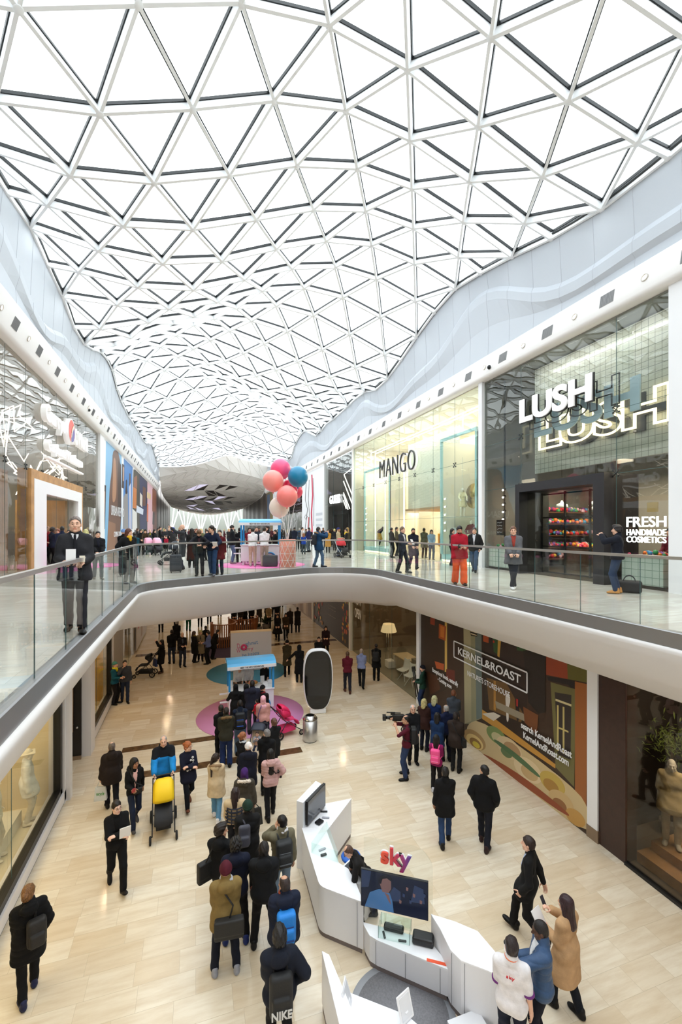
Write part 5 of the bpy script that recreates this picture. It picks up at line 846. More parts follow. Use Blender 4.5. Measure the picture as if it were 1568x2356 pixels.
# ---- pushchairs and luggage
TYRE = mat('tyre_black', (22, 22, 24), .7); FRM = mat('pram_frame', (40, 40, 44), .4)
def pram(loc, rz, hoodc, label, seatc=(34, 34, 38), framec=None, basket=1, hoodopen=1, seat=0, k=1., hz=1.02):
    """front along +y"""
    t = empty('pushchair', loc, label, 'pushchair', rz=rz); fm = framec or FRM
    b = MB()
    for x in (-.24, .24): b.tube([(x * k, -.5 * k, hz), (x * k, -.2 * k, .6 * k), (x * k, .42 * k, .16 * k)], .014, 8); b.tube([(x * k, -.12 * k, .55 * k), (x * k, -.4 * k, .16 * k)], .014, 8)
    b.tube([(-.24 * k, -.4 * k, .16 * k), (.24 * k, -.4 * k, .16 * k)], .012, 8); part(t, b, 'frame', fm)
    b = MB(); b.tube([(-.24 * k, -.5 * k, hz), (-.2 * k, -.55 * k, hz + .03), (.2 * k, -.55 * k, hz + .03), (.24 * k, -.5 * k, hz)], .02, 8); part(t, b, 'handlebar', BLACK)
    for x in (-1, 1):
        for y, r in ((-.4, .14), (.42, .09)):
            b = MB(); c = (x * .28 * k, y * k, r * k); b.tube([(c[0], c[1] + r * k * .82 * math.cos(a), c[2] + r * k * .82 * math.sin(a)) for a in np.linspace(0, 2 * math.pi, 21)[:-1]], .025 * k, 8, True)
            for q in range(5): b.rod(c, (c[0], c[1] + r * k * .8 * math.cos(q * 1.257), c[2] + r * k * .8 * math.sin(q * 1.257)), .012, .012)
            part(t, b, 'wheel', TYRE)
    sm = mat('pram_%02x%02x%02x' % tuple(seatc), seatc, .8); hm = mat('pram_%02x%02x%02x' % tuple(hoodc), hoodc, .6)
    b = MB(); b.smooth = True; b.grid([[(u * .2 * k, y * k, (z + .05 * abs(u) ** 2) * k) for u in np.linspace(-1, 1, 7)] for y, z in ((-.34, .95), (-.26, .72), (-.18, .55), (-.02, .5), (.18, .5), (.3, .42), (.36, .3))]); o = part(t, b, 'seat', sm); o.modifiers.new('s', 'SOLIDIFY').thickness = .04
    if basket: b = MB(); b.smooth = False; b.prism([(-.2 * k, -.34 * k), (.2 * k, -.34 * k), (.16 * k, .25 * k), (-.16 * k, .25 * k)], .17 * k, .32 * k); part(t, b, 'basket', sm)
    b = MB(); b.smooth = True; n_ = 9; P = []; amax = R(95) if hoodopen else R(45)
    for i in range(n_):
        a = i / (n_ - 1) * amax; cy, cz = -.3 * k, .72 * k; rr = .36 * k; P.append([(u * .22 * k, cy + rr * math.sin(a) * (1 - .12 * abs(u) ** 4) , cz + rr * math.cos(a) * (1 - .3 * abs(u) ** 6)) for u in np.linspace(-1, 1, 9)])
    b.grid(P)
    for sd in (0, -1): 
        c0 = (P[0][sd][0], -.3 * k, .72 * k); vs = [c0] + [r[sd] for r in P]; b.add(vs, [(0, i, i + 1) if sd else (0, i + 1, i) for i in range(1, len(vs) - 1)])
    o = part(t, b, 'hood', hm); o.modifiers.new('s', 'SOLIDIFY').thickness = .015; return t
def suitcase(loc, rz, c, label, h=.62):
    t = empty('suitcase', loc, label, 'suitcase', rz=rz); b = MB(); b.box((0, 0, h / 2 + .05), (.42, .25, h)); m_ = mat('case_%02x%02x%02x' % c, c, .6); part(t, b, 'shell', m_, bevel=.04); b = MB(); b.box((0, -.13, h * .4), (.34, .03, h * .45)); part(t, b, 'front_pocket', m_, bevel=.015); b = MB()
    for x in (-.11, .11): b.tube([(x, .08, h + .03), (x, .08, h + .42)], .01, 6)
    b.tube([(-.11, .08, h + .42), (.11, .08, h + .42)], .014, 6); part(t, b, 'pull_handle', CHROME)
    for x in (-.16, .16):
        for y in (-.08, .08): b = MB(); b.ball((x, y, .025), (.015, .025, .025), 10); part(t, b, 'wheel', TYRE)
    return t
# ================================================================ PEOPLE (smooth signed-distance bodies turned into meshes)
class Field:
    def __init__(s, lo, hi, h):
        s.h = h; s.lo = np.array(lo, float); n = np.ceil((np.array(hi) - s.lo) / h).astype(int) + 1
        s.ax = [s.lo[i] + h * np.arange(n[i]) for i in range(3)]; s.F = np.full(n, .5, np.float32)
    def _loc(s, lo, hi):
        sl = []
        for i in range(3):
            a = max(0, int(math.floor((lo[i] - s.lo[i]) / s.h))); b = min(len(s.ax[i]), int(math.ceil((hi[i] - s.lo[i]) / s.h)) + 1)
            if b <= a: return None, None
            sl.append(slice(a, b))
        return tuple(sl), (s.ax[0][sl[0]][:, None, None], s.ax[1][sl[1]][None, :, None], s.ax[2][sl[2]][None, None, :])
    def _mix(s, sl, d, k, op):
        f = s.F[sl]; d = d.astype(np.float32)
        if op == 'sub':
            h = np.clip(.5 - .5 * (f + d) / k, 0, 1) if k else 0; s.F[sl] = f * (1 - h) - d * h + k * h * (1 - h) if k else np.maximum(f, -d)
        elif k: h = np.maximum(k - np.abs(f - d), 0) / k; s.F[sl] = np.minimum(f, d) - h * h * k * .25
        else: s.F[sl] = np.minimum(f, d)
        return s
    def seg(s, a, b, ra, rb=None, k=.03, sy=1., op='u'):
        rb = ra if rb is None else rb; pad = max(ra, rb) + k + 3 * s.h
        sl, q = s._loc([min(a[i], b[i]) - pad for i in range(3)], [max(a[i], b[i]) + pad for i in range(3)])
        if sl is None: return s
        ab = [b[i] - a[i] for i in range(3)]; L = sum(x * x for x in ab) + 1e-9
        t = np.clip(((q[0] - a[0]) * ab[0] + (q[1] - a[1]) * ab[1] + (q[2] - a[2]) * ab[2]) / L, 0, 1)
        d = np.sqrt((q[0] - a[0] - t * ab[0]) ** 2 + ((q[1] - a[1] - t * ab[1]) / sy) ** 2 + (q[2] - a[2] - t * ab[2]) ** 2) - (ra + (rb - ra) * t)
        return s._mix(sl, d, k, op)
    def ell(s, c, r, k=.02, op='u'):
        pad = max(r) + k + 3 * s.h; sl, q = s._loc([x - pad for x in c], [x + pad for x in c])
        if sl is None: return s
        d = (np.sqrt(sum(((q[i] - c[i]) / r[i]) ** 2 for i in range(3))) - 1) * min(r)
        return s._mix(sl, d, k, op)
    def box(s, c, hf, r, k=.01, op='u'):
        pad = max(hf) + k + r + 3 * s.h; sl, q = s._loc([x - pad for x in c], [x + pad for x in c])
        if sl is None: return s
        e = [np.maximum(np.abs(q[i] - c[i]) - hf[i] + r, 0) for i in range(3)]
        return s._mix(sl, np.sqrt(e[0] ** 2 + e[1] ** 2 + e[2] ** 2) - r, k, op)
    def cut(s, n, c):            # keep the side where n.p < c
        q = (s.ax[0][:, None, None], s.ax[1][None, :, None], s.ax[2][None, None, :])
        s.F = np.maximum(s.F, (n[0] * q[0] + n[1] * q[1] + n[2] * q[2] - c).astype(np.float32)); return s
    def wob(s, amp, fz, fx=9., ph=0.):
        q = (s.ax[0][:, None, None], s.ax[1][None, :, None], s.ax[2][None, None, :])
        s.F = s.F + (amp * np.sin(q[2] * fz + ph + 1.3 * np.sin(q[0] * fx + ph)) * np.sin(q[0] * fx * 1.7 + q[1] * 13 + ph)).astype(np.float32); return s
    def quilt(s, amp, p):
        s.F = s.F + (amp * (1 - np.abs(np.sin(s.ax[2] * math.pi / p))) ** 2)[None, None, :].astype(np.float32); return s
    def mesh(s):
        F = s.F; h = s.h
        F = np.pad(F, 1, constant_values=.5); lo = s.lo - h
        S = F < 0; n = np.array(F.shape) - 1
        cor = [(i, j, k) for i in (0, 1) for j in (0, 1) for k in (0, 1)]
        cnt = sum(S[i:i + n[0], j:j + n[1], k:k + n[2]].astype(np.int8) for i, j, k in cor)
        msk = (cnt > 0) & (cnt < 8); I = np.argwhere(msk)
        if len(I) == 0: return np.zeros((0, 3)), np.zeros((0, 4), int)
        V = np.stack([F[I[:, 0] + i, I[:, 1] + j, I[:, 2] + k] for i, j, k in cor], 1); pos = np.zeros((len(I), 3)); ct = np.zeros((len(I), 1))
        for a in range(8):
            for b in range(a + 1, 8):
                ca, cb = np.array(cor[a]), np.array(cor[b])
                if abs(ca - cb).sum() != 1: continue
                x = (V[:, a] < 0) != (V[:, b] < 0); t = np.where(x, V[:, a] / np.where(x, V[:, a] - V[:, b], 1), 0)[:, None]
                pos += x[:, None] * (ca + (cb - ca) * t); ct += x[:, None]
        P = (I + pos / ct) * h + lo; idx = np.full(msk.shape, -1); idx[msk] = np.arange(len(I)); Q = []
        for ax in range(3):
            o1, o2 = [(1, 2), (2, 0), (0, 1)][ax]
            A = S[tuple(slice(0, -1) if i == ax else slice(1, -1) for i in range(3))]; B = S[tuple(slice(1, None) if i == ax else slice(1, -1) for i in range(3))]
            for fl, w_ in ((0, A & ~B), (1, B & ~A)):
                e = np.argwhere(w_); 
                if len(e) == 0: continue
                base = e.copy(); base[:, o1] += 0; c = []
                for d1, d2 in ((0, 0), (1, 0), (1, 1), (0, 1)):
                    t = base.copy(); t[:, o1] += d1; t[:, o2] += d2; c.append(idx[t[:, 0], t[:, 1], t[:, 2]])
                q = np.stack(c, 1); Q.append(q[:, ::-1] if fl else q)
        return P, np.concatenate(Q)
def npmesh(name, V, Q, mi=None, smooth=True):
    me = bpy.data.meshes.new(name); nv, nq = len(V), len(Q); me.vertices.add(nv); me.vertices.foreach_set('co', np.asarray(V, np.float32).ravel())
    me.loops.add(nq * 4); me.loops.foreach_set('vertex_index', np.asarray(Q, np.int32).ravel()); me.polygons.add(nq)
    me.polygons.foreach_set('loop_start', np.arange(nq, dtype=np.int32) * 4)
    try: me.polygons.foreach_set('loop_total', np.full(nq, 4, np.int32))
    except Exception: pass
    if mi is not None: me.polygons.foreach_set('material_index', np.asarray(mi, np.int32))
    me.polygons.foreach_set('use_smooth', np.full(nq, smooth)); me.update(calc_edges=True); me.validate(); return me
def joinarr(parts):
    V, Q, M_, n = [], [], [], 0
    for v, q, mi in parts:
        V.append(v); Q.append(np.asarray(q) + n); M_.append(np.zeros(len(q), int) if mi is None else mi); n += len(v)
    return np.concatenate(V), np.concatenate(Q), np.concatenate(M_)
_T = {}
def T_head(h):
    if ('head', h) in _T: return _T['head', h]
    f = Field((-.11, -.13, -.2), (.11, .15, .15), h)
    f.ell((0, -.012, .03), (.074, .094, .098)).ell((0, .03, -.035), (.058, .06, .075), .03).ell((0, .062, -.098), (.03, .024, .022), .025)
    f.seg((-.05, .02, -.075), (.05, .02, -.075), .026, k=.03)
    f.seg((-.034, .078, .03), (.034, .078, .03), .013, k=.015)
    for x in (-1, 1):
        f.ell((x * .031, .096, .008), (.018, .014, .012), .012, 'sub'); f.ell((x * .031, .076, .008), (.014, .012, .012), .004)
        f.ell((x * .046, .062, -.025), (.02, .02, .02), .02); f.ell((x * .077, -.008, -.005), (.01, .021, .032), .006)
    f.seg((0, .088, .022), (0, .112, -.022), .008, .014, k=.01).seg((-.012, .1, -.026), (.012, .1, -.026), .009, k=.008)
    f.seg((-.019, .085, -.056), (.019, .085, -.056), .008, k=.006).seg((-.016, .083, -.067), (.016, .083, -.067), .009, k=.006)
    f.seg((0, -.022, -.05), (0, -.035, -.19), .056, .06, k=.03)
    V, Q = f.mesh(); c = V[Q].mean(1); mi = np.zeros(len(Q), int)
    mi[(np.abs(c[:, 2] + .061) < .011) & (np.abs(c[:, 0]) < .023) & (c[:, 1] > .08)] = 1
    e = (np.abs(np.abs(c[:, 0]) - .031) < .0115) & (c[:, 1] > .06)
    mi[e & (np.abs(c[:, 2] - .008) < .0055)] = 2; mi[e & (np.abs(c[:, 2] - .035) < .006) & (np.abs(np.abs(c[:, 0]) - .031) < .018)] = 3
    _T['head', h] = (V, Q, mi); return _T['head', h]
def T_hand(kind, h):
    """right hand: wrist at origin, fingers along +y, thumb on -x, palm facing -z"""
    if (kind, h) in _T: return _T[kind, h]
    f = Field((-.09, -.05, -.1), (.07, .21, .06), h)
    f.seg((0, -.03, 0), (0, .02, 0), .026, k=.02).box((0, .05, 0), (.041, .045, .014), .012, .02)
    cl = {'relax': 22, 'grip': 62, 'flat': 5}[kind]
    for i, (x, L) in enumerate(((-.032, .072), (-.011, .082), (.011, .076), (.031, .06))):
        p = np.array([x, .09, 0.]); a = 0
        for s_, fr in enumerate((.45, .3, .25)):
            a += R(cl * (.8 if s_ == 0 else 1)); q = p + np.array([x * .12 * fr, math.cos(a), -math.sin(a)]) * L * fr * 1.05; f.seg(p, q, .0095 - .001 * s_, .0088 - .001 * s_, k=.004); p = q
    p = np.array([-.034, .02, -.005])
    for d, l, r in (((-.75, .6, -.25), .045, .013), ((-.45, .8, -.4), .032, .011), ((-.15, .9, -.4), .026, .0095)):
        d = np.array(d); q = p + d / np.linalg.norm(d) * l; f.seg(p, q, r, r * .9, k=.006); p = q
    V, Q = f.mesh(); _T[kind, h] = (V, Q, None); return _T[kind, h]
def T_shoe(kind, h):
    if (kind, h) in _T: return _T[kind, h]
    f = Field((-.08, -.13, -.02), (.08, .24, .2), h)           # ankle above the origin, sole at z=0
    f.ell((0, -.03, .045), (.04, .055, .045), .03).ell((0, .07, .035), (.045, .11, .04), .04).ell((0, .14, .028), (.041, .06, .03), .03).seg((0, -.025, .05), (0, -.03, .12 if kind == 'shoe' else .17), .042, .047, k=.03)
    f.cut((0, 0, -1), -.004); V, Q = f.mesh(); z = V[Q].mean(1)[:, 2]; mi = (z < .024).astype(int); _T[kind, h] = (V, Q, mi); return _T[kind, h]
def T_hair(kind, h):
    if ('hair', kind, h) in _T: return _T['hair', kind, h]
    f = Field((-.16, -.24, -.5), (.16, .16, .2), h); g = .009
    def cap(c=-.013, gg=g, z0=None):
        f.ell((0, -.015, .034), (.076 + gg, .096 + gg, .1 + gg), .01).ell((0, -.05, -.03), (.066 + gg * .6, .055 + gg, .07), .02)
        f.cut((0, .75, -.66), -c)
    if kind == 'short': cap(); f.wob(.004, 60, 40)
    elif kind == 'shaved': cap(gg=.005)
    elif kind == 'thin': cap(c=-.002, gg=.006); f.wob(.002, 80, 60)
    elif kind == 'volume': cap(gg=.024); f.ell((0, .05, .12), (.06, .05, .03), .03); f.wob(.006, 70, 50)
    elif kind == 'curly': cap(gg=.026); f.wob(.012, 95, 90)
    elif kind == 'balding':
        cap(c=.012, gg=.007); f.ell((0, .02, .13), (.055, .075, .05), .01, 'sub')
    elif kind in ('long', 'longfront', 'bob', 'pony', 'bun', 'verylong'):
        cap(-.03, .014)
        L = {'long': -.26, 'longfront': -.24, 'bob': -.12, 'verylong': -.42}.get(kind)
        if L:
            f.seg((0, -.06, .03), (0, -.115, L), .085, .075, k=.04, sy=.6)
            for x in (-1, 1): f.seg((x * .078, .01, .03), (x * .085, .02 if kind == 'longfront' else -.04, L * (.9 if kind == 'longfront' else .55)), .022, .03, k=.03)
        elif kind == 'pony': f.ell((0, -.115, .07), (.03, .03, .03), .01).seg((0, -.13, .07), (0, -.16, -.05), .03, .035, k=.02).seg((0, -.16, -.05), (0, -.17, -.42), .036, .02, k=.02)
        else: f.ell((0, -.125, .04), (.045, .04, .045), .012)
        f.wob(.005, 8, 70)
    elif kind == 'hijab':
        f.ell((0, -.012, .03), (.095, .117, .118), .02).ell((0, .01, -.06), (.085, .09, .09), .04).seg((0, -.02, -.1), (0, -.03, -.2), .09, .15, k=.05, sy=.8)
        f.ell((0, .13, -.022), (.055, .08, .085), .01, 'sub'); f.wob(.005, 40, 20)
    elif kind == 'beanie':
        f.ell((0, -.015, .04), (.093, .113, .118), .01); f.cut((0, .25, -.97), -.028); V1 = f.F.copy()
        f.F = np.full_like(f.F, .5); f.ell((0, -.015, .045), (.101, .121, .112), .01).cut((0, .25, -.97), -.028).cut((0, -.25, .97), .072); f.F = np.minimum(f.F, V1)
    elif kind == 'hat':
        f.ell((0, -.015, .05), (.093, .113, .11), .01).cut((0, 0, -1), -.05); V1 = f.F.copy(); f.F = np.full_like(f.F, .5); f.box((0, .0, .06), (.14, .15, .012), .012, .01); f.F = np.minimum(f.F, V1)
    elif kind == 'turban':
        f.ell((0, -.015, .07), (.105, .125, .1), .01).cut((0, .35, -.94), -.03); f.wob(.006, 70, 10)
    elif kind == 'hoodup':
        f.ell((0, -.02, .03), (.105, .125, .125), .02).seg((0, -.04, -.06), (0, -.05, -.17), .09, .12, k=.05); f.ell((0, .13, -.02), (.07, .1, .1), .02, 'sub')
    if kind in ('short', 'volume', 'curly', 'balding', 'thin', 'shaved'): f.cut((0, -.25, -1), .062)
    V, Q = f.mesh(); _T['hair', kind, h] = (V, Q, None); return _T['hair', kind, h]
SKINS = [(226, 178, 152), (206, 156, 126), (166, 116, 86), (92, 62, 46), (238, 196, 174)]
SKM = [[mat('skin_%d' % i, c, .5, noise=.05), mat('lips_%d' % i, tuple(x * f for x, f in zip(c, (.93, .78, .76))), .4), mat('eyes', (46, 38, 34), .2), mat('brows', (58, 42, 32), .7)] for i, c in enumerate(SKINS)]
CN = {}
def hairm(c):
    n_ = 'hair_%02x%02x%02x' % tuple(c)
    if n_ in _M: return _M[n_]
    m = mat(n_, c, .42, spec=.4); nt = m.node_tree; b = nt.nodes['Principled BSDF']; tc = nt.nodes.new('ShaderNodeTexCoord'); mp = nt.nodes.new('ShaderNodeMapping'); mp.inputs['Scale'].default_value = (130, 130, 9); nz = nt.nodes.new('ShaderNodeTexNoise'); nz.inputs['Scale'].default_value = 1; nz.inputs['Detail'].default_value = 3
    r = nt.nodes.new('ShaderNodeValToRGB'); r.color_ramp.elements[0].position = .3; r.color_ramp.elements[1].position = .75; r.color_ramp.elements[0].color = lin(tuple(x * .6 for x in c)); r.color_ramp.elements[1].color = lin(tuple(min(255, x * 1.45 + 8) for x in c))
    bp = nt.nodes.new('ShaderNodeBump'); bp.inputs['Strength'].default_value = .6; bp.inputs['Distance'].default_value = .01
    L = nt.links.new; L(tc.outputs['Object'], mp.inputs['Vector']); L(mp.outputs[0], nz.inputs['Vector']); L(nz.outputs['Fac'], r.inputs[0]); L(r.outputs[0], b.inputs['Base Color']); L(nz.outputs['Fac'], bp.inputs['Height']); L(bp.outputs[0], b.inputs['Normal']); return m
def cloth(c, rough=.85):
    c = tuple(int(x) for x in c); k = (c, rough)
    if k not in CN: CN[k] = mat('fabric_%02x%02x%02x%s' % (*c, '' if rough > .5 else '_sheen'), c, rough, noise=.09, nscale=14, bump=.25, bscale=55, spec=.25)
    return CN[k]
HB, HD, HBL, HG, HR = (28, 20, 16), (18, 14, 13), (196, 160, 104), (150, 146, 142), (110, 52, 28)
HBR = (74, 48, 30)
def ik(a, b, l1, l2, hint):
    a, b = np.array(a, float), np.array(b, float); d = b - a; L = np.linalg.norm(d); mx = (l1 + l2) * .998
    if L > mx: b = a + d / L * mx; d = b - a; L = mx
    u = d / L; x = (l1 * l1 - l2 * l2 + L * L) / (2 * L); y = math.sqrt(max(l1 * l1 - x * x, 0)); hn = np.array(hint, float); hn = hn - u * hn.dot(u); hn /= np.linalg.norm(hn) + 1e-9
    return a + u * x + hn * y, b
ARM = {  # wrist target for the right side (x out, y forward, z up), elbow hint
 'down': ((.235, .03, .84), (.3, -1, 0), 'relax'), 'swingf': ((.22, .22, .92), (.3, -1, -.3), 'relax'), 'swingb': ((.24, -.2, .88), (.5, -1, .2), 'relax'),
 'pocket': ((.225, .08, .93), (.6, -.9, 0), 'grip'), 'cross': ((-.06, .205, 1.19), (1, -.1, -.7), 'grip'), 'hold': ((.1, .27, 1.12), (.3, -.8, -.7), 'grip'),
 'phone': ((.09, .3, 1.3), (.8, -.3, -.8), 'grip'), 'photo': ((.1, .34, 1.5), (.9, .1, -.8), 'grip'), 'face': ((.1, .15, 1.46), (.8, .1, -.9), 'grip'), 'rail': ((.2, .36, 1.04), (.8, -.6, -.3), 'flat'),
 'back': ((.03, -.2, .98), (1, -.5, 0), 'grip'), 'push': ((.22, .42, 1.0), (.6, -.5, -.6), 'grip'), 'point': ((.3, .5, 1.25), (.5, -.2, -.8), 'flat'), 'out': ((.55, .2, 1.0), (.3, -.8, -.3), 'flat'),
 'strap': ((.1, .16, 1.28), (.8, -.1, -.9), 'grip'), 'hip': ((.2, .05, 1.0), (1, -.7, .1), 'grip'), 'low': ((.1, .28, 1.0), (.3, -.8, -.5), 'grip'), 'up': ((.2, .3, 1.75), (.8, .2, -.6), 'grip'), 'carry': ((.26, .04, .8), (.3, -1, 0), 'grip')}
NP = [0]
def person(pos, face, label, H=1.74, top=(20, 20, 22), hem=.84, bot=(20, 22, 28), shoe=(20, 18, 18), hair='short', hc=HB, skin=0, arms='down', legs='stand', lean=0., yaw=0., pitch=0., group=None,
           slim=1., puff=0., hood=0, collar=1, short=0, skirt=0, fit=.016, inner=None, scarf=None, fur=None, boots=0, sole=None, sheen=0, beard=0, flare=.02, roll=0., tie=None, glasses=0, yoke=None, vz=0, bag=.003, belt=0, tail=1., name='person'):
    """pos: floor point; face: 0 = facing away from the viewpoint, 90 = facing right, 180 = towards it"""
    p = Vector(pos); dist = p.xy.length; s = H / 1.75; NP[0] += 1
    az = math.atan2(p.x, p.y); rz = -(az + R(face))
    h = min(.04, max(.0125, dist * .00115)) / s; hh = .0075 if dist < 14 else .012 if dist < 24 else .018; hd = .0055 if dist < 14 else .009
    root = bpy.data.objects.new(name, None); COL.objects.link(root); root.location = p; root.rotation_euler = (0, 0, rz); root.empty_display_size = .1
    tag(root, label, 'person' if name == 'person' else name.replace('_', ' '), group)
    L = {'stand': ((-.1, .02), (.1, -.02)), 'wide': ((-.17, .03), (.17, -.02)), 'walkl': ((-.08, .27), (.08, -.3)), 'walkr': ((-.08, -.3), (.08, .27)), 'stepl': ((-.09, .16), (.09, -.16)), 'stepr': ((-.09, -.16), (.09, .16)), 'close': ((-.07, .0), (.07, .01)), 'sit': ((-.1, .4), (.1, .38)), 'crossleg': ((.04, .08), (-.03, -.05))}[legs]
    wk = legs.startswith('walk'); zr = .0 if not wk else -.035
    hipz = .93 + zr if legs != 'sit' else .5
    cl, sl_ = math.cos(R(lean)), math.sin(R(lean))
    def tor(x, y, z):           # torso leans about the hips, then sits at hip height
        dz = z - .93; return (x, y * cl + dz * sl_, hipz + dz * cl - y * sl_)
    w_ = .163 * slim if slim < 1.2 else .163 * 1.12
    aw = arms if isinstance(arms, tuple) else (arms, arms); SH, EL, WR, HK = [], [], [], []
    for i, sd in enumerate((-1, 1)):
        t, hint, hk = ARM[aw[i]] if isinstance(aw[i], str) else aw[i]
        shp = tor(sd * w_, -.01, 1.405); tz = t[2] + zr
        if aw[i] == 'rail' or lean == 0 or not isinstance(aw[i], str): tg = (sd * t[0], t[1], tz)
        else: tg = tor(sd * t[0], t[1], t[2])
        if aw[i] == 'cross' and sd > 0: tg = (tg[0], tg[1] + .03, tg[2] - .04)
        e, wv = ik(shp, tg, .285, .25, (sd * hint[0], hint[1], hint[2])); SH.append(shp); EL.append(e); WR.append(wv); HK.append(hk)
    HP, KN, AN = [], [], []
    for i, sd in enumerate((-1, 1)):
        fx, fy = L[i]; az_ = .085; hp = (sd * .085, 0, hipz)
        if wk and fy < 0: az_ = .16
        k_, a_ = ik(hp, (fx, fy, az_), .44, .43, (sd * .08, 1, 0)); HP.append(hp); KN.append(k_); AN.append(a_)
    neck = tor(0, -.015, 1.5); hcn = np.array(tor(0, .012, 1.622)); bz = 1 / s
    def torso(f, g, k=.05, low=True):
        f.seg(tor(-.095 * slim, -.01, 1.36), tor(.095 * slim, -.01, 1.36), .08 + g, k=k, sy=.95).seg(tor(-.066 * slim, .005, 1.25), tor(.066 * slim, .005, 1.25), .107 * slim + g, k=k, sy=.9)
        f.seg(tor(-.052 * slim, .0, 1.1), tor(.052 * slim, .0, 1.1), .1 * slim + g, k=k, sy=.9); f.seg(tor(0, -.02, 1.48), tor(-w_ + .02, -.015, 1.405), .046 + g * .8, k=.04).seg(tor(0, -.02, 1.48), tor(w_ - .02, -.015, 1.405), .046 + g * .8, k=.04)
        if low: f.seg(tor(-.065, -.01, .96), tor(.065, -.01, .96), .108 * slim + g, k=k, sy=.92)
    def arm(f, i, g, full=True, k=.03):
        f.seg(SH[i], EL[i], .052 + g, .042 + g, k=k)
        if full: f.seg(EL[i], WR[i] + (EL[i] - WR[i]) * .1, .043 + g, .031 + g, k=.02)
    def legf(f, i, g, end=1., flr=0.):
        f.seg(HP[i], KN[i], .086 * min(slim, 1.1) + g, .056 + g, k=.03).seg(KN[i], KN[i] + (AN[i] - KN[i]) * end, .056 + g, .041 + g + flr, k=.02)
    pts = np.array(SH + EL + WR + HP + KN + AN + [hcn, neck]); lo, hi = pts.min(0) - .22, pts.max(0) + .22; lo[2] = max(lo[2], -.03)
    # body
    f = Field(lo, hi, max(h, .016)); torso(f, -.004)
    for i in (0, 1): arm(f, i, -.002); legf(f, i, -.004, .97)
    f.seg(neck, hcn - np.array((0, .03, .06)), .052, k=.03); V, Q = f.mesh()
    def rotm(): return np.array((Matrix.Rotation(R(-lean * .6), 3, 'X') @ Matrix.Rotation(R(-yaw), 3, 'Z') @ Matrix.Rotation(R(pitch), 3, 'X') @ Matrix.Rotation(R(roll), 3, 'Y')))
    RM = rotm(); hs = .985 * (1 if H > 1.45 else 1.12)
    hv, hq, hm = T_head(hh); parts = [(V, Q, None), (hv * hs @ RM.T + hcn, hq, hm)]
    for i in (0, 1):
        v, q, _ = T_hand(HK[i], hd); d = WR[i] - EL[i]; d = d / np.linalg.norm(d); sd = -1 if i == 0 else 1
        inw = np.array((-sd, 0.25, -.2)) if abs(d[2]) > .6 else np.array((-.3 * sd, 0, -1.)); inw = inw - d * inw.dot(d); inw /= np.linalg.norm(inw)
        zax = -inw; xax = np.cross(d, zax)
        # thumb lies forward / up: local -x; mirror so that it does
        fwd = np.array((0, 1., .4)) if abs(d[2]) > .6 else np.array((-sd * 1., 0, .5))
        if (-xax).dot(fwd) < 0: v = v * np.array((-1, 1, 1)); q = q[:, ::-1]
        parts.append(((v * .98) @ np.stack([xax, d, zax]) + WR[i], q, None))
    V, Q, mi = joinarr(parts)
    body = link('body', npmesh('body', V * s, Q, mi), SKM[skin], root)
    if beard: SKB = 1
    def cl_(nm, f, m, extra=None):
        V, Q = f.mesh()
        if len(V) == 0: return None
        return link(nm, npmesh(nm, V * s, Q), m, root)
    # trousers or skirt
    tm = cloth(bot, .85)
    f = Field(lo, hi, h); f.seg(tor(-.06, -.01, .97), tor(.06, -.01, .97), .102 * slim + .006, k=.05, sy=.93)
    for i in (0, 1): legf(f, i, (.012 if not boots else .006) + bag, .93, .006 + bag * .5)
    if skirt:
        kz = (KN[0][2] + KN[1][2]) / 2 if skirt < .4 else skirt
        for i in (0, 1): f.seg(HP[i], (KN[i][0] * .9, KN[i][1], skirt + .06), .12, .12 + flare, k=.1)
        f.seg((0, 0, hipz), (0, (AN[0][1] + AN[1][1]) / 2, skirt + .06), .12, .14 + flare, k=.1)
    f.cut((0, 0, 1), hipz + .09)
    if skirt: f.cut((0, 0, -1), -skirt)
    f.wob(.004, 34, 12); cl_('skirt' if skirt else 'trousers', f, tm)
    if skirt > .3 or boots: 
        f = Field(lo, hi, h)
        for i in (0, 1): f.seg(KN[i] + (AN[i] - KN[i]) * (.05 if boots else -.1), AN[i], .062, .048, k=.02)
        cl_('boots' if boots else 'tights', f, cloth(shoe if boots else (22, 20, 22)))
    # top garment
    m = cloth(top, .45 if sheen else .85); f = Field(lo, hi, h); torso(f, fit)
    for i in (0, 1): arm(f, i, fit * .9 + (.004 if not short else 0), not short)
    if hem < .8:
        for sx in (-.06, .06): f.seg(tor(sx, 0, 1.0), (sx * 1.15 + .5 * (AN[0][0] + AN[1][0]), sl_ * .0 + (KN[0][1] + KN[1][1]) * .3, hem + .05), .115 + fit, .125 + fit + flare, k=.08)
    else: f.seg(tor(-.065, 0, max(hem + .03, .9)), tor(.065, 0, max(hem + .03, .9)), .11 * slim + fit, k=.05, sy=.95)
    if hood: f.ell(tor(0, -.12, 1.455), (.125, .07, .1), .03)
    if collar: f.seg(tor(0, -.02, 1.48), tor(0, -.015, 1.535), .072 + fit * .3, .07 + fit * .3, k=.02)
    hz = hem + zr; hnf = (0, sl_ * .6, -1) if hem >= .8 else (0, 0, -1)
    f.cut(hnf, -(hz if hem < .8 else hz)); 
    if collar: f.ell(tor(0, -.0, 1.56), (.062, .062, .06), .01, 'sub')
    f.wob(.0055, 26, 10, NP[0]); 
    if puff: f.quilt(.009, puff)
    V, Q = f.mesh(); mm = [m]; mi = None
    if yoke is not None:
        mi = (V[Q].mean(1)[:, 2] > 1.3 + zr).astype(int); mm = [m, cloth(yoke)]
    link('shirt' if short or fit < .014 else 'coat' if hem < .8 else 'jacket', npmesh('top', V * s, Q, mi), mm, root)
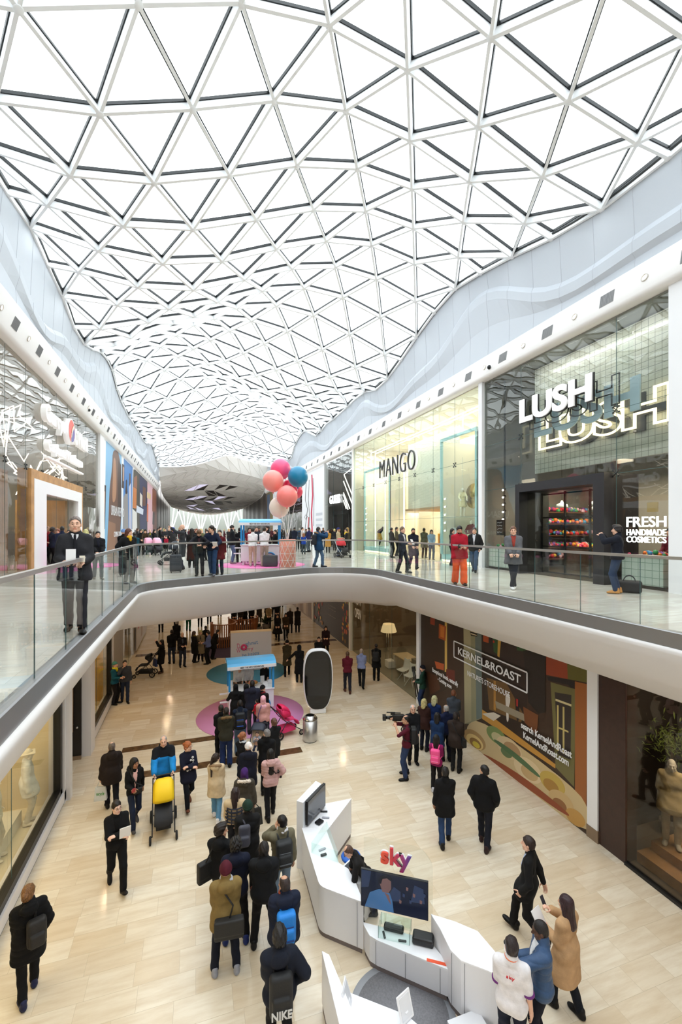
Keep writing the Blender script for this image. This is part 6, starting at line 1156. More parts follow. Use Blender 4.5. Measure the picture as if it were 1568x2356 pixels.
    if inner is not None:
        f = Field(lo, hi, h); torso(f, fit + .006); vs_, v0_ = (.42, vz) if vz else (.15, 1.0); f.cut((-1, 0, -vs_), -vs_ * (v0_ + zr)).cut((1, 0, -vs_), -vs_ * (v0_ + zr)).cut((0, -1, 0), -.03); f.cut((0, 0, 1), 1.5 + zr); f.cut((0, 0, -1), -max(hz + .02, .97)); cl_('shirt_front', f, cloth(inner))
    if tie is not None:
        f = Field(lo, hi, h * .7); f.seg(tor(0, .125, 1.46), tor(0, .145, 1.2), .018, .026, k=0, sy=.6); cl_('tie', f, cloth(tie))
    if scarf is not None:
        f = Field(lo, hi, h); f.ell(tor(0, 0, 1.5), (.105, .105, .06), .02).ell(tor(.0, .09, 1.42), (.05, .05, .08), .04); f.wob(.008, 60, 30); cl_('scarf', f, cloth(scarf))
    if fur is not None:
        f = Field(lo, hi, h)
        r0 = [tor(.13 * math.cos(a), -.075 + .085 * math.sin(a), 1.475 - .04 * math.sin(a)) for a in np.linspace(-.35 * math.pi, 1.35 * math.pi, 10) - math.pi / 2 * 0 + math.pi]
        for a, b in zip(r0, r0[1:]): f.seg(a, b, .035, k=.01)
        f.wob(.016, 150, 130); cl_('fur_trim', f, cloth(fur, .95))
    # shoes
    for i in (0, 1):
        v, q, fm = T_shoe('boot' if boots else 'shoe', .012 if dist < 16 else .018); fy = L[i][1]; pt = 0
        if wk: pt = -22 if fy > 0 else 38
        a = AN[i]; sd = -1 if i == 0 else 1; M_ = np.array(Matrix.Rotation(R(-sd * 8), 3, 'Z') @ Matrix.Rotation(R(-pt), 3, 'X'))
        off_ = np.array((a[0], a[1] + (.0), a[2] - .085 * (1 if pt <= 0 else .75)))
        vv = v @ M_.T + off_; zmin = vv[:, 2].min(); vv[:, 2] -= min(zmin, 0) if not wk else zmin * (1 if fy > 0 or zmin < .06 else 1)
        link('shoe', npmesh('shoe', vv * s, q, fm), [cloth(shoe, .5), cloth(sole or tuple(x * .6 for x in shoe))], root)
    # hair or headwear
    for hk in (hair if isinstance(hair, (list, tuple)) else [hair]):
        if hk == 'bald': continue
        c = hc if not isinstance(hc, dict) else hc[hk]
        v, q, _ = T_hair(hk, .009 if dist < 14 else .014 if dist < 24 else .02)
        link({'beanie': 'knit_hat', 'hijab': 'headscarf', 'hat': 'brimmed_hat', 'turban': 'turban', 'hoodup': 'hood'}.get(hk, 'hair'), npmesh('hair', (v * hs @ RM.T + hcn) * s, q), cloth(c) if hk in ('hijab', 'beanie', 'hat', 'turban', 'hoodup') else hairm(c), root)
    if beard:
        f = Field((-.11, -.05, -.17), (.11, .15, .02), .01); f.ell((0, .034, -.048), (.063, .069, .083), .01).cut((0, -.22, 1), -.062).ell((0, .1, -.062), (.024, .03, .012), .004, 'sub').seg((-.022, .098, -.046), (.022, .098, -.046), .006, k=.004); v, q = f.mesh()
        link('beard', npmesh('beard', (v * hs @ RM.T + hcn) * s, q), cloth(hc if not isinstance(hc, dict) else HD), root)
    if glasses:
        mb = MB()
        for x in (-.033, .033): mb.tube([(x + .022 * math.cos(a), .112, .008 + .016 * math.sin(a)) for a in np.linspace(0, 2 * math.pi, 11)[:-1]], .0025, 4, True)
        mb.tube([(-.055, .11, .012), (-.078, .0, .012)], .002, 4); mb.tube([(.055, .11, .012), (.078, .0, .012)], .002, 4); mb.tube([(-.011, .113, .01), (.011, .113, .01)], .002, 4)
        me = mb.mesh('glasses'); T4 = Matrix.Diagonal((s, s, s, 1)) @ Matrix.Translation(hcn) @ Matrix([list(r) + [0] for r in RM * hs] + [[0, 0, 0, 1]]); me.transform(T4); link('glasses', me, BLACK, root)
    root['_s'] = 0; del root['_s']
    return dict(root=root, s=s, wr=[np.array(x) * s for x in WR], el=[np.array(x) * s for x in EL], hd=hcn * s, kn=[np.array(x) * s for x in KN], an=[np.array(x) * s for x in AN], rz=rz, pos=p, tor=lambda x, y, z: Vector(tor(x, y, z)) * s, M=Matrix.Translation(p) @ Matrix.Rotation(rz, 4, 'Z'))
def lower(hx, hy, face, label, H=1.74, dx=0, **k):
    """head-top pixel on the photo -> standing point on the lower floor"""
    q = onz(hx, hy, H); q.z = 0; return person(q, face, label, H=H, **k)
def upper(x, t, face, label, H=1.74, **k):
    """column of the photo and distance along the view -> standing point on the upper floor"""
    q = ont(x, HY, t); q.z = UP; return person(q, face, label, H=H, **k)
# ================================================================ THINGS CARRIED
def held(P, c, label, cat, name, rz=0, rx=0):
    t = empty(name, (0, 0, 0), label, cat); t.matrix_world = P['M'] @ Matrix.Translation(Vector(c)) @ Matrix.Rotation(rz, 4, 'Z') @ Matrix.Rotation(rx, 4, 'X'); return t
def fm(name, col): return mat(name + '_%02x%02x%02x' % tuple(col), col, .65, bump=.2, bscale=60)
def backpack(P, col, label, w_=.15, h_=.22, d=.075, acc=None, txt=None, z=1.2, side=0, one=0):
    c = P['tor'](side, -.205, z); t = held(P, c, label, 'backpack', 'backpack'); s = P['s']; f = Field((-.25, -.18, -.32), (.25, .18, .32), .014); f.box((0, 0, 0), (w_, d, h_), .055, .02).box((0, -d - .01, -h_ * .38), (w_ * .78, .035, h_ * .48), .03, .015)
    V, Q = f.mesh(); link('bag_body', npmesh('bag', V * s, Q), fm('bag', col), t)
    if acc: 
        b = MB()
        for zz in (-.62, .1): b.tube([(x * s, (-d - .048 if zz < 0 else -d + .004) * s, (h_ * zz + .02) * s) for x in np.linspace(-w_ * .7, w_ * .7, 5)], .012, 6)
        b.build('trim', fm('bag', acc), t)
    for sd in ((-1, 1) if not one else (one,)):
        b = MB(); b.tube([Vector(((sd * w_ * .5 - side), .06, h_ * .85)) * s, P['tor'](sd * .1, -.06, 1.475) - c, P['tor'](sd * .115, .06, 1.44) - c, P['tor'](sd * .125, .135, 1.3) - c, P['tor'](sd * .17, .06, 1.12) - c, Vector((sd * w_ * .7 - side, .04, -h_ * .6)) * s], .018 * s, 6); b.build('strap', fm('bag', col), t)
    if txt: text(txt, (0, (-d - .052) * s, -h_ * .55 * s), w_ * 1.7 * s, .11 * s, (1, 0, .0), mat('bag_print', (205, 205, 205), .6), t, extr=.006, bold=.03)
    return t
def satchel(P, col, label, sd=1, z=.98, y=-.1, w_=.16, h_=.13, d=.05, x=.2, kind='shoulder_bag', cross=1, rz=None):
    c = P['tor'](sd * x, y, z); s = P['s']; r = -sd * .9 if rz is None else rz; t = held(P, c, label, 'bag', kind, rz=r); f = Field((-.28, -.14, -.26), (.28, .14, .26), .014); f.box((0, 0, 0), (w_, d, h_), .03, .02).box((0, -d * .8, h_ * .25), (w_ * 1.02, d * .4, h_ * .75), .02, .01); V, Q = f.mesh(); link('bag_body', npmesh('bag', V * s, Q), fm('bag', col), t)
    o = Matrix.Rotation(-r, 4, 'Z'); sx = -sd if cross else sd; g = lambda *a: o @ (P['tor'](*a) - c)
    b = MB(); b.tube([o @ Vector((0, .0, h_ * s * .8)), g(sd * .1 if cross else sd * .19, -.18, 1.2), g(sx * .08, -.11, 1.46), g(sx * .1, -.01, 1.5), g(sx * .1, .1, 1.42), g(0 if cross else sd * .18, .165, 1.2), g(sd * .19, .12, 1.05), o @ Vector((0, .02, h_ * s * .7))], .014, 6); b.build('strap', fm('bag', col), t); return t
def handbag(P, i, col, label, w_=.3, h_=.32, d=.1, kind='carrier_bag', txt=None, tc=(70, 150, 70), drop=.12):
    wv = Vector(P['wr'][i]); s = 1; t = held(P, wv + Vector((0, .03, -.1)), label, 'bag', kind, rz=.3 if i else -.3); b = MB(); z1 = -drop; z0 = -drop - h_
    b.add([(x * w_ / 2 * (1 if z == z0 else .82), y * d / 2 * (1 if z == z0 else .5), z) for z in (z0, z1) for x, y in ((-1, -1), (1, -1), (1, 1), (-1, 1))], [(3, 2, 1, 0), (4, 5, 6, 7), (0, 1, 5, 4), (1, 2, 6, 5), (2, 3, 7, 6), (3, 0, 4, 7)]); b.build('bag_body', fm('bag', col), t, bevel=.015); b = MB()
    for y in (-.02, .02): b.tube([(-w_ * .28, y, z1), (-.03, y * .3, .03), (.03, y * .3, .03), (w_ * .28, y, z1)], .008, 5)
    b.build('handle', fm('bag', col), t)
    if txt: text(txt, (0, -d * .4, (z0 + z1) / 2), w_ * .6, h_ * .35, (1, 0, 0), mat('bagtext_%02x%02x%02x' % tc, tc), t, extr=.004, bold=.01)
    return t
def papers(P, i, label, w_=.15, h_=.21, col=(240, 238, 238), rx=.5, dz=.06, dy=.1, kind='leaflet', dx=0, txt=None):
    t = held(P, Vector(P['wr'][i]) + Vector((dx, dy, dz)), label, kind.replace('_', ' '), kind, rx=rx); b = MB(); b.box((0, 0, 0), (w_, .012, h_)); b.build('sheets', mat('paper_%02x%02x%02x' % col, col, .6), t)
    if txt: text(txt, (0, .009, h_ * .3), w_ * .7, .03, (-1, 0, 0), mat('print_black'), t, extr=.002)
    return t
def phone(P, i, label, col=(24, 24, 26), dz=.04, dy=.12, w_=.075, h_=.15): t = held(P, Vector(P['wr'][i]) + Vector((0, dy, dz)), label, 'phone', 'phone', rx=-.5); b = MB(); b.box((0, 0, 0), (w_, .01, h_)); b.build('case', mat('phone_%02x%02x%02x' % col, col, .3), t, bevel=.004)
# ================================================================ PEOPLE ON THE LOWER FLOOR
BK, NV, CH, OLV, JN, DJN = (17, 17, 19), (22, 26, 42), (46, 46, 50), (66, 60, 44), (52, 72, 102), (28, 36, 56)
D, W1, W2 = dict, 'walkl', 'walkr'
P = lower(66, 2037, -6, 'woman in long black padded coat with a dark backpack by the left shop window', H=1.7, top=BK, hem=.62, bot=BK, shoe=(34, 40, 74), hair='bun', hc=(112, 76, 44), arms=('low', 'pocket'), yaw=30, legs='stepr', slim=1.05, puff=.1, hood=1, fit=.03, glasses=1); backpack(P, (30, 28, 28), 'dark leather backpack on the woman by the left shop window', .13, .2, .08, side=.08, one=1, z=1.12)
P = lower(268, 1838, 172, 'man in black suit with glasses and crossed arms striding towards the viewpoint', H=1.76, top=(20, 20, 22), hem=.8, bot=(14, 14, 16), hair='short', arms='cross', legs=W1, inner=(12, 12, 14), glasses=1, skin=4, yaw=-18, fit=.012); papers(P, 1, 'white printed sheets in the crossed arms of the man in black', .2, .22, rx=-.2, dz=.1, dy=.06, dx=-.05)
P = lower(257, 1708, -4, 'grey-haired man in dark brown coat carrying a white carrier bag, seen from behind', H=1.72, top=(36, 27, 24), hem=.72, bot=(22, 22, 30), hair='balding', hc=(96, 84, 76), arms=('carry', 'swingf'), legs='stepl', hood=1, fit=.03); handbag(P, 0, (206, 208, 208), 'white carrier bag with green print held by the man in the brown coat', .3, .34, .12, txt='recycle')
P = lower(309, 1741, 168, 'woman in black fur-hooded jacket, pink top and grey boots', H=1.68, top=BK, hem=.86, bot=DJN, shoe=(70, 66, 66), hair='longfront', hc=HD, skin=2, arms=('swingb', 'hold'), legs=W2, inner=(226, 178, 170), fur=(26, 24, 24), slim=.9, boots=1, yaw=-25); satchel(P, BK, 'small black crossbody bag on the woman in the pink top', -1, 1.0, .17, .1, .07, .03, .05, rz=0); phone(P, 1, 'red-edged book in the hand of the woman in the pink top', (190, 50, 60))
P = lower(376, 1694, 180, 'bald man in bright blue and black jacket pushing the yellow pushchair', H=1.8, top=(36, 140, 214), yoke=(18, 20, 28), hem=.84, bot=DJN, hair='balding', hc=HG, arms='push', legs='stepl', fit=.035, beard=0, hood=1, slim=1.1)
q = P['pos'].copy(); d = q.normalized(); rzp = P['rz']; fw = Vector((-math.sin(rzp), math.cos(rzp), 0)); pram(q + fw * .98, rzp, (250, 208, 20), 'black pushchair with bright yellow hood on the beige floor', hz=1.0)
P = lower(432, 1703, 165, 'red-haired woman in navy floral top and brown boots with folded arms', H=1.7, top=(24, 26, 44), hem=.72, bot=(16, 17, 24), shoe=(110, 62, 42), boots=1, hair='bun', hc=(150, 82, 44), arms='cross', legs=W2, slim=.92, glasses=1, yaw=-40, flare=.0)
b = MB(); random.seed(8)
for k in range(16):
    a = random.uniform(-1.2, 1.2); z = random.uniform(.8, 1.38); r = .15; c = P['tor'](r * 1.0 * math.sin(a), r * 1.02 * math.cos(a) + .012, z)
    for j in range(5): b.ball(c + Vector((.018 * math.cos(j * 1.257), .004, .018 * math.sin(j * 1.257))), (.013, .009, .013), 6)
b.build('flower_print', mat('flower_white', (226, 226, 230), .8), P['root'])
P = lower(497, 1734, 14, 'girl in cream fur-hooded parka with a very long dark ponytail', H=1.62, top=(206, 184, 150), hem=.64, bot=(92, 138, 172), shoe=(226, 224, 226), hair='pony', hc=(40, 28, 22), arms='low', legs='stepl', fur=(150, 122, 92), hood=1, slim=.9, yaw=35, fit=.03)
P = lower(520, 1628, -3, 'man in dark olive parka with fur-trimmed hood and blue track trousers', H=1.78, top=(50, 48, 38), hem=.8, bot=(28, 44, 84), bag=.014, hair='short', arms='low', fur=(120, 92, 60), hood=1, fit=.035)
lower(508, 1622, -10, 'person in black jacket half hidden left of the olive parka', H=1.7, top=BK, hem=.8, bot=BK, arms='low')
P = lower(571, 1709, 2, 'woman in navy hooded coat wearing a white bobble hat', H=1.66, top=(26, 28, 42), hem=.6, bot=BK, hair='beanie', hc=(224, 218, 214), hood=1, arms=('carry', 'low'), fit=.03); b = MB(); b.ball(Vector(P['hd']) + Vector((.06, -.1, .06)), .05, 12); b.build('bobble', mat('bobble_white', (232, 214, 204), .95), P['root']); handbag(P, 0, (34, 30, 36), 'black floral shopping bag held by the woman in the white bobble hat', .32, .34, .14, 'shopping_bag')
P = lower(562, 1768, 6, 'woman in purple headscarf and grey-brown coat with cream fur hood', H=1.63, top=(66, 60, 52), hem=.62, bot=BK, hair='hijab', hc=(66, 34, 96), fur=(226, 212, 196), hood=1, fit=.035, arms=('low', 'carry')); handbag(P, 1, (22, 22, 20), 'big black bag with yellow letters beside the purple headscarf', .36, .38, .12, 'shopping_bag', 'SM', (206, 190, 60), .06)
P = lower(541, 1813, 8, 'woman with long dark hair wrapped in a beige checked scarf', H=1.64, top=(196, 172, 136), hem=1.02, bot=(18, 20, 30), hair='long', hc=(38, 26, 26), arms='hold', fit=.05, slim=.95)
b = MB()
for k in range(5):
    z = 1.08 + k * .075; b.tube([P['tor']((.21 + .01 * math.sin(k)) * math.sin(a), .19 * math.cos(a) - .0, z) for a in np.linspace(R(95), R(265), 12)], .012 + .006 * (k % 2), 5)
for k in range(4): a = R(130 + k * 33); b.tube([P['tor'](.21 * math.sin(a), .19 * math.cos(a), z) for z in (1.05, 1.2, 1.36)], .014, 5)
b.build('check_bands', cloth((52, 54, 66)), P['root'])
P = lower(622, 1724, -10, 'woman in pale pink quilted jacket with long straight black hair', H=1.68, top=(206, 164, 160), hem=.84, bot=(20, 20, 24), hair='verylong', hc=HD, arms=('low', 'hip'), puff=.075, legs='stepr', slim=.95, fit=.03, hood=1); satchel(P, (44, 30, 32), 'small dark crossbody bag on the woman in the pink quilted jacket', 1, 1.06, .02, .1, .08, .03, .22)
P = lower(569, 1843, -4, 'man in green knit hat and long black padded coat', H=1.8, top=(26, 25, 26), hem=.5, bot=BK, shoe=(96, 52, 42), hair=('beanie', 'short'), hc={'beanie': (30, 52, 42), 'short': HB}, arms='low', puff=.14, fit=.035); backpack(P, (70, 70, 82), 'grey sling bag on the back of the long black padded coat', .11, .2, .05, side=-.07, one=-1, z=1.24)
P = lower(508, 1897, 22, 'young man in black hooded jacket turning his head to the right, left of the queue', H=1.76, top=BK, hem=.8, bot=BK, hair='volume', skin=1, arms='low', yaw=60, hood=1, fit=.03); satchel(P, (20, 19, 20), 'black shoulder bag on the young man at the left of the queue', -1, .98, -.12, .15, .18, .06, .24, cross=0)
P = lower(542, 1929, 0, 'curly-haired man in navy hooded top with white sleeve stripes', H=1.8, top=(22, 26, 44), hem=.84, bot=BK, shoe=(36, 50, 110), hair='curly', hc=(20, 17, 16), skin=2, arms='low', hood=1, fit=.03, legs='wide'); b = MB(); b.tube([Vector(P['tor'](.19, -.05, 1.43)), (P['el'][1] + np.array((.055, -.02, 0)))], .012, 5); b.build('sleeve_stripe', WHITE, P['root'])
P = lower(519, 1985, -3, 'man in maroon knit hat and tan hooded parka', H=1.78, top=(128, 106, 62), hem=.74, bot=(20, 24, 38), shoe=(150, 152, 162), sole=(226, 226, 230), hair='beanie', hc=(78, 24, 36), arms='low', hood=1, legs='wide', fit=.035, scarf=(176, 178, 184)); satchel(P, (30, 29, 28), 'big black messenger bag hanging on the tan parka', 1, .9, -.22, .22, .15, .06, .04, 'messenger_bag', rz=-.08)
P = lower(607, 1938, 4, 'man in black hooded jacket with short dark hair in the middle of the queue', H=1.8, top=(20, 21, 24), hem=.82, bot=(15, 15, 17), shoe=(20, 20, 22), hair='short', hc=HD, arms='low', hood=1, legs='wide', fit=.035, skin=1)
P = lower(648, 1877, -12, 'young man in olive jacket with white hood raising his hand', H=1.76, top=(110, 104, 84), hem=.84, bot=(120, 140, 162), hair='short', hc=HD, skin=1, arms=('face', 'down'), yaw=-35, scarf=(226, 226, 232), hood=0, fit=.03); backpack(P, (36, 38, 40), 'black and grey backpack on the young man with the white hood', .15, .23, .09, (84, 88, 92))
P = lower(654, 2017, -8, 'man with thinning hair in navy padded coat with rust hood lining', H=1.76, top=(26, 32, 50), hem=.76, bot=(26, 32, 48), hair='balding', hc=(44, 34, 32), skin=1, arms='low', hood=1, puff=.11, fit=.04, scarf=(150, 68, 44), yaw=-20); backpack(P, (34, 132, 220), 'bright blue rucksack on the navy padded coat', .14, .22, .08, (24, 60, 120), one=-1, z=1.16)
P = lower(643, 2137, -5, 'man with black hair in dark navy hooded jacket nearest the bottom edge', H=1.78, top=(24, 28, 40), hem=.82, bot=(18, 18, 20), hair='volume', hc=(15, 13, 14), skin=1, arms=('low', 'hip'), hood=1, fit=.04); backpack(P, (20, 20, 22), 'black backpack with white block-letter print nearest the bottom edge', .15, .26, .07, txt='NIKE', z=1.1)
P = lower(605, 1601, -8, 'woman in pink headscarf and pink coat holding a child', H=1.66, top=(208, 150, 144), hem=.78, bot=(26, 26, 42), skirt=.2, hair='hijab', hc=(236, 176, 190), arms=('hold', 'hold'), fit=.03); satchel(P, (80, 64, 110), 'violet patterned bag on the left hip of the pink coat', -1, .88, -.1, .09, .14, .04, .19, cross=0)
q = P['M'] @ Vector((-.16, .26, .55)); C_ = person((q.x, q.y, 0), -40, 'small child in red top carried by the woman in pink', H=.95, top=(196, 30, 50), hem=.8, bot=(40, 40, 60), hair='short', hc=HD, arms='low'); C_['root'].location.z = .52
P = lower(552, 1611, 0, 'man in navy jacket and jeans with a blue and black backpack', H=1.74, top=(28, 36, 54), hem=.86, bot=(90, 110, 136), hair='shaved', hc=HD, skin=3, bag=.01, arms='low'); backpack(P, (22, 24, 30), 'blue and black backpack in the queue at the lower cart', .15, .24, .09, (40, 88, 190))
lower(580, 1566, 0, 'tall man in dark navy hooded top directly at the lower cart', H=1.86, top=(34, 36, 52), hem=.84, bot=(62, 64, 68), hair='short', hc=HD, arms='low', hood=1, fit=.04, slim=1.1)
P = lower(542, 1574, 6, 'woman in black headscarf and black coat at the left end of the lower cart', H=1.64, top=BK, hem=.5, bot=BK, hair='hijab', hc=(16, 16, 18), arms=('strap', 'low')); handbag(P, 0, (190, 170, 128), 'beige tote bag on the shoulder of the woman in black', .26, .26, .1, 'tote_bag', drop=.3)
lower(566, 1574, 0, 'person in black hood between the navy top and the headscarf at the lower cart', H=1.62, top=BK, hem=.7, bot=BK, hair='hoodup', hc=(18, 18, 20), arms='low')
lower(604, 1577, 14, 'woman in black knit hat and red scarf at the right end of the lower cart', H=1.64, top=(30, 24, 26), hem=.6, bot=BK, hair='beanie', hc=(18, 18, 20), scarf=(120, 30, 40), arms='hold', yaw=30)
def vend(x, y, face, label, **k): q = atc(x, y, 0); q.z = .013; return person(q, face, label, **k)
vend(-.42, .72, 165, 'vendor in white shirt bending over the left of the lower cart', H=1.8, top=(222, 218, 214), hem=.9, bot=(96, 84, 70), fit=.01, lean=28, arms='low', hair='short', collar=1, skin=1); vend(.0, .75, 178, 'vendor in white buttoned shirt serving in the middle of the lower cart', H=1.82, top=(230, 226, 226), hem=.9, bot=(50, 46, 46), fit=.01, lean=10, arms='low', hair='short', skin=0)
vend(.68, .72, 185, 'curly-haired vendor in black T-shirt at the right of the lower cart', H=1.64, top=(18, 18, 22), hem=.9, bot=BK, fit=.01, short=1, lean=12, arms='low', hair=('long', 'curly'), hc=(54, 36, 32), pitch=-25, slim=.92)
P = lower(630, 1653, -30, 'woman with brown bun in black coat pushing the pink pushchair', H=1.66, top=(22, 22, 24), hem=.6, bot=BK, hair='bun', hc=(84, 54, 40), arms='push', skin=0)
q = onz(660, 1690); pram(q, -math.atan2(q.x, q.y) - 1.1, (226, 30, 90), 'black pushchair with hot pink hood and seat beside the steel bin', (232, 56, 116), hz=1.0)
lower(613, 1678, 10, 'grey-haired man in black coat behind the child in the pushchair', H=1.76, top=(17, 17, 19), hem=.6, bot=BK, hair='short', hc=(112, 108, 106), arms='low', yaw=-50, fit=.03)
lower(558, 1685, 40, 'woman with ginger bun and light grey hood looking right', H=1.64, top=(24, 24, 28), hem=.8, bot=BK, hair='bun', hc=(140, 84, 52), scarf=(188, 190, 194), yaw=30, arms='low')
q = onz(590, 1718, .5); pram(Vector((q.x, q.y, 0)), -math.atan2(q.x, q.y) + 2.9, (40, 44, 60), 'dark pushchair with cream lining in the queue', (196, 176, 150), hoodopen=0, hz=.95); C_ = person((q.x + .02, q.y, 0), 190, 'toddler sitting in the dark pushchair in the queue', H=.95, top=(150, 150, 160), hem=.8, bot=(36, 40, 60), legs='sit', hair='short', hc=(50, 34, 28), arms='low'); C_['root'].location.z = .24
# left side
lower(264, 1523, 120, 'person in teal hoodie and green knit hat leaning by the left shop window', H=1.72, top=(22, 84, 104), hem=.86, bot=(24, 22, 24), hair='beanie', hc=(72, 130, 124), scarf=(206, 196, 40), arms='hold', dx=0); lower(287, 1519, 175, 'man in grey hooded top on the phone beside the teal hoodie', H=1.72, top=(58, 60, 66), hem=.86, bot=(38, 48, 70), hair='short', arms=('down', 'face'), slim=1.1, legs='stepl')
P = lower(372, 1472, -100, 'woman in black with handbags standing behind the black pushchair', H=1.64, top=BK, hem=.5, bot=BK, shoe=(84, 56, 40), boots=1, hair='long', hc=HD, arms=('up', 'low'), slim=1.1, fit=.03); handbag(P, 1, (44, 60, 110), 'blue and orange shopping bag of the woman behind the black pushchair', .34, .36, .12, 'shopping_bag'); satchel(P, (34, 30, 30), 'cream-edged black handbag of the woman behind the black pushchair', 1, 1.0, -.1, .14, .12, .05, .24, cross=0)
q = onz(333, 1556); pram(q, -math.atan2(q.x, q.y) + R(75), (24, 24, 26), 'black pushchair seen in profile on the left of the lower floor', (30, 30, 32), hoodopen=0, hz=1.05)
for x, y, fc, lb, kw in ((395, 1449, -10, 'broad man in black jumper and jeans, back turned, in the group by the pushchair', D(H=1.8, top=(17, 17, 20), hem=.86, bot=(46, 58, 80), hair='short', arms='low', slim=1.1)),
 (419, 1455, 165, 'bald man in dark blazer with hands together', D(H=1.78, top=(26, 26, 32), hem=.82, bot=(40, 46, 60), hair='balding', hc=HG, arms='hold', inner=(70, 76, 86))),
 (446, 1452, 60, 'brown-haired woman in black coat with yellow scarf', D(H=1.68, top=(18, 18, 20), hem=.5, bot=BK, hair='bob', hc=(62, 44, 34), scarf=(176, 150, 40), arms='hold')),
 (461, 1450, 180, 'blonde woman in beige coat between the black coat and the blue shirt', D(H=1.66, top=(140, 126, 100), hem=.45, bot=BK, hair='bob', hc=(206, 176, 120), arms='hold', inner=(60, 56, 54))),
 (479, 1452, -70, 'man in light blue shirt and black trousers', D(H=1.74, top=(104, 116, 164), hem=.92, bot=(18, 18, 20), hair='short', hc=(40, 30, 28), arms='hold', fit=.01, slim=1.05)),
 (406, 1428, 5, 'bald man in black coat behind the broad man', D(H=1.76, top=BK, hem=.6, bot=(40, 40, 48), hair='balding', hc=HG, arms='low'))): lower(x, y, fc, lb, **kw)
def lowf(x, y, face, label, **k): q = onz(x, y); return person(q, face, label, **k)
for x, y, fc, lb, kw in ((370, 1455, 0, 'person in brown jacket with head hidden by the slab, furthest left', D(top=(44, 36, 28), hem=.8)), (405, 1446, 0, 'person in dark skirted coat with head hidden by the slab', D(top=(32, 32, 38), hem=.55)), (433, 1452, 10, 'person in green trousers with head hidden by the slab', D(top=BK, bot=(16, 84, 62))), (460, 1442, 0, 'person in dark plum coat with a bag below the slab', D(top=(50, 34, 42), hem=.7)), (481, 1436, 0, 'person in khaki coat and black leggings below the slab', D(top=(112, 100, 76), hem=.7)), (505, 1418, 0, 'far person in dark trousers near the bright far floor', D(top=CH))): lowf(x, y, fc, lb, **{**D(bot=BK, arms='low'), **kw})
for x, y, fc, lb, kw in ((538, 1450, 175, 'long-haired woman in black left behind the low slatted seat', D(hair='long', top=BK, hem=.5)), (553, 1452, 180, 'blonde woman with cream bag behind the low slatted seat', D(hair='long', hc=HBL, top=(40, 34, 30), hem=.6, scarf=(190, 170, 120))), (562, 1449, 20, 'tall person in black behind the low slatted seat', D(top=BK, hem=.7)), (578, 1448, 170, 'long-haired woman in black standing right of the low slatted seat', D(hair='long', top=BK, hem=.5, hc=HBR)), (596, 1432, 0, 'person in long dark brown coat beyond the plant', D(top=(48, 42, 38), hem=.4)), (614, 1428, 0, 'person in black padded coat beyond the plant', D(top=(24, 24, 28), hem=.6, puff=.1)), (630, 1420, 0, 'person with a shoulder bag and black coat far along the right', D(top=BK, hem=.7)), (647, 1396, 0, 'far person in black at the end of the lower floor', D(top=BK, hem=.8)),
 (618, 1448, 180, 'person in cream jacket walking this way beside the plant', D(top=(150, 128, 96), hem=.8, hair='short')), (637, 1440, 180, 'woman in black coat behind the person in the flared coat', D(top=BK, hem=.5, hair='long')), (638, 1474, 180, 'woman in flared black coat and black tights walking this way', D(top=BK, hem=.5, flare=.12, hair='long', shoe=BK, legs=W1)), (657, 1471, 178, 'woman in brown jacket with a lanyard walking this way', D(top=(58, 44, 28), hem=.72, hair='long', legs=W2)), (667, 1456, 0, 'bald man in dark brown coat walking away beside the hooded coat', D(top=(36, 28, 24), hem=.6, hair='balding', hc=HG)), (684, 1455, 0, 'person in hooded dark coat walking away by the brown hoarding', D(top=(30, 27, 30), hem=.5, hood=1)),
 (749, 1512, 180, 'woman with dark pink bags in front of the floral hoarding', D(top=(44, 26, 32), hem=.7, hair='long', arms='hold')), (660, 1555, 0, 'woman in khaki padded coat and black knit hat walking away', D(top=(62, 52, 32), hem=.5, puff=.1, hair='beanie', hc=BK, legs='stepr')), (688, 1570, 0, 'person in long black coat stretching out an arm', D(top=(20, 18, 20), hem=.4, hair='hoodup', hc=BK, arms=('out', 'low'))), (733, 1545, 180, 'person with dark hair peeping over the black totem', D(top=BK, hair='short', H=1.74)),
 (799, 1594, -6, 'man in burgundy jumper walking away', D(H=1.8, top=(92, 20, 36), hem=.88, bot=(34, 34, 44), shoe=(84, 48, 36), hair='short', hc=HBR, legs='stepl', fit=.014)), (831, 1583, 4, 'bald man in light blue shirt and black trousers walking away', D(H=1.8, top=(132, 140, 176), hem=.9, bot=(20, 20, 22), hair='balding', hc=(150, 130, 116), legs=W1, fit=.01)), (865, 1566, 5, 'person in black coat with a black backpack by the furniture shop', D(H=1.74, top=(20, 20, 22), hem=.62, hair='shaved'))):
    Q_ = lowf(x, y, fc, lb, **{**D(bot=BK, arms='low'), **kw})
    if x == 865: backpack(Q_, (24, 24, 26), 'black backpack by the furniture shop window', .15, .22, .08)
lower(488, 1447, 60, 'person bending forward beside the tall slatted seat', H=1.66, top=BK, hem=.6, bot=BK, lean=30, arms='low'); lower(473, 1440, 0, 'person in black jacket behind the blue shirt', H=1.6, top=BK, hem=.7, bot=BK, arms='low')
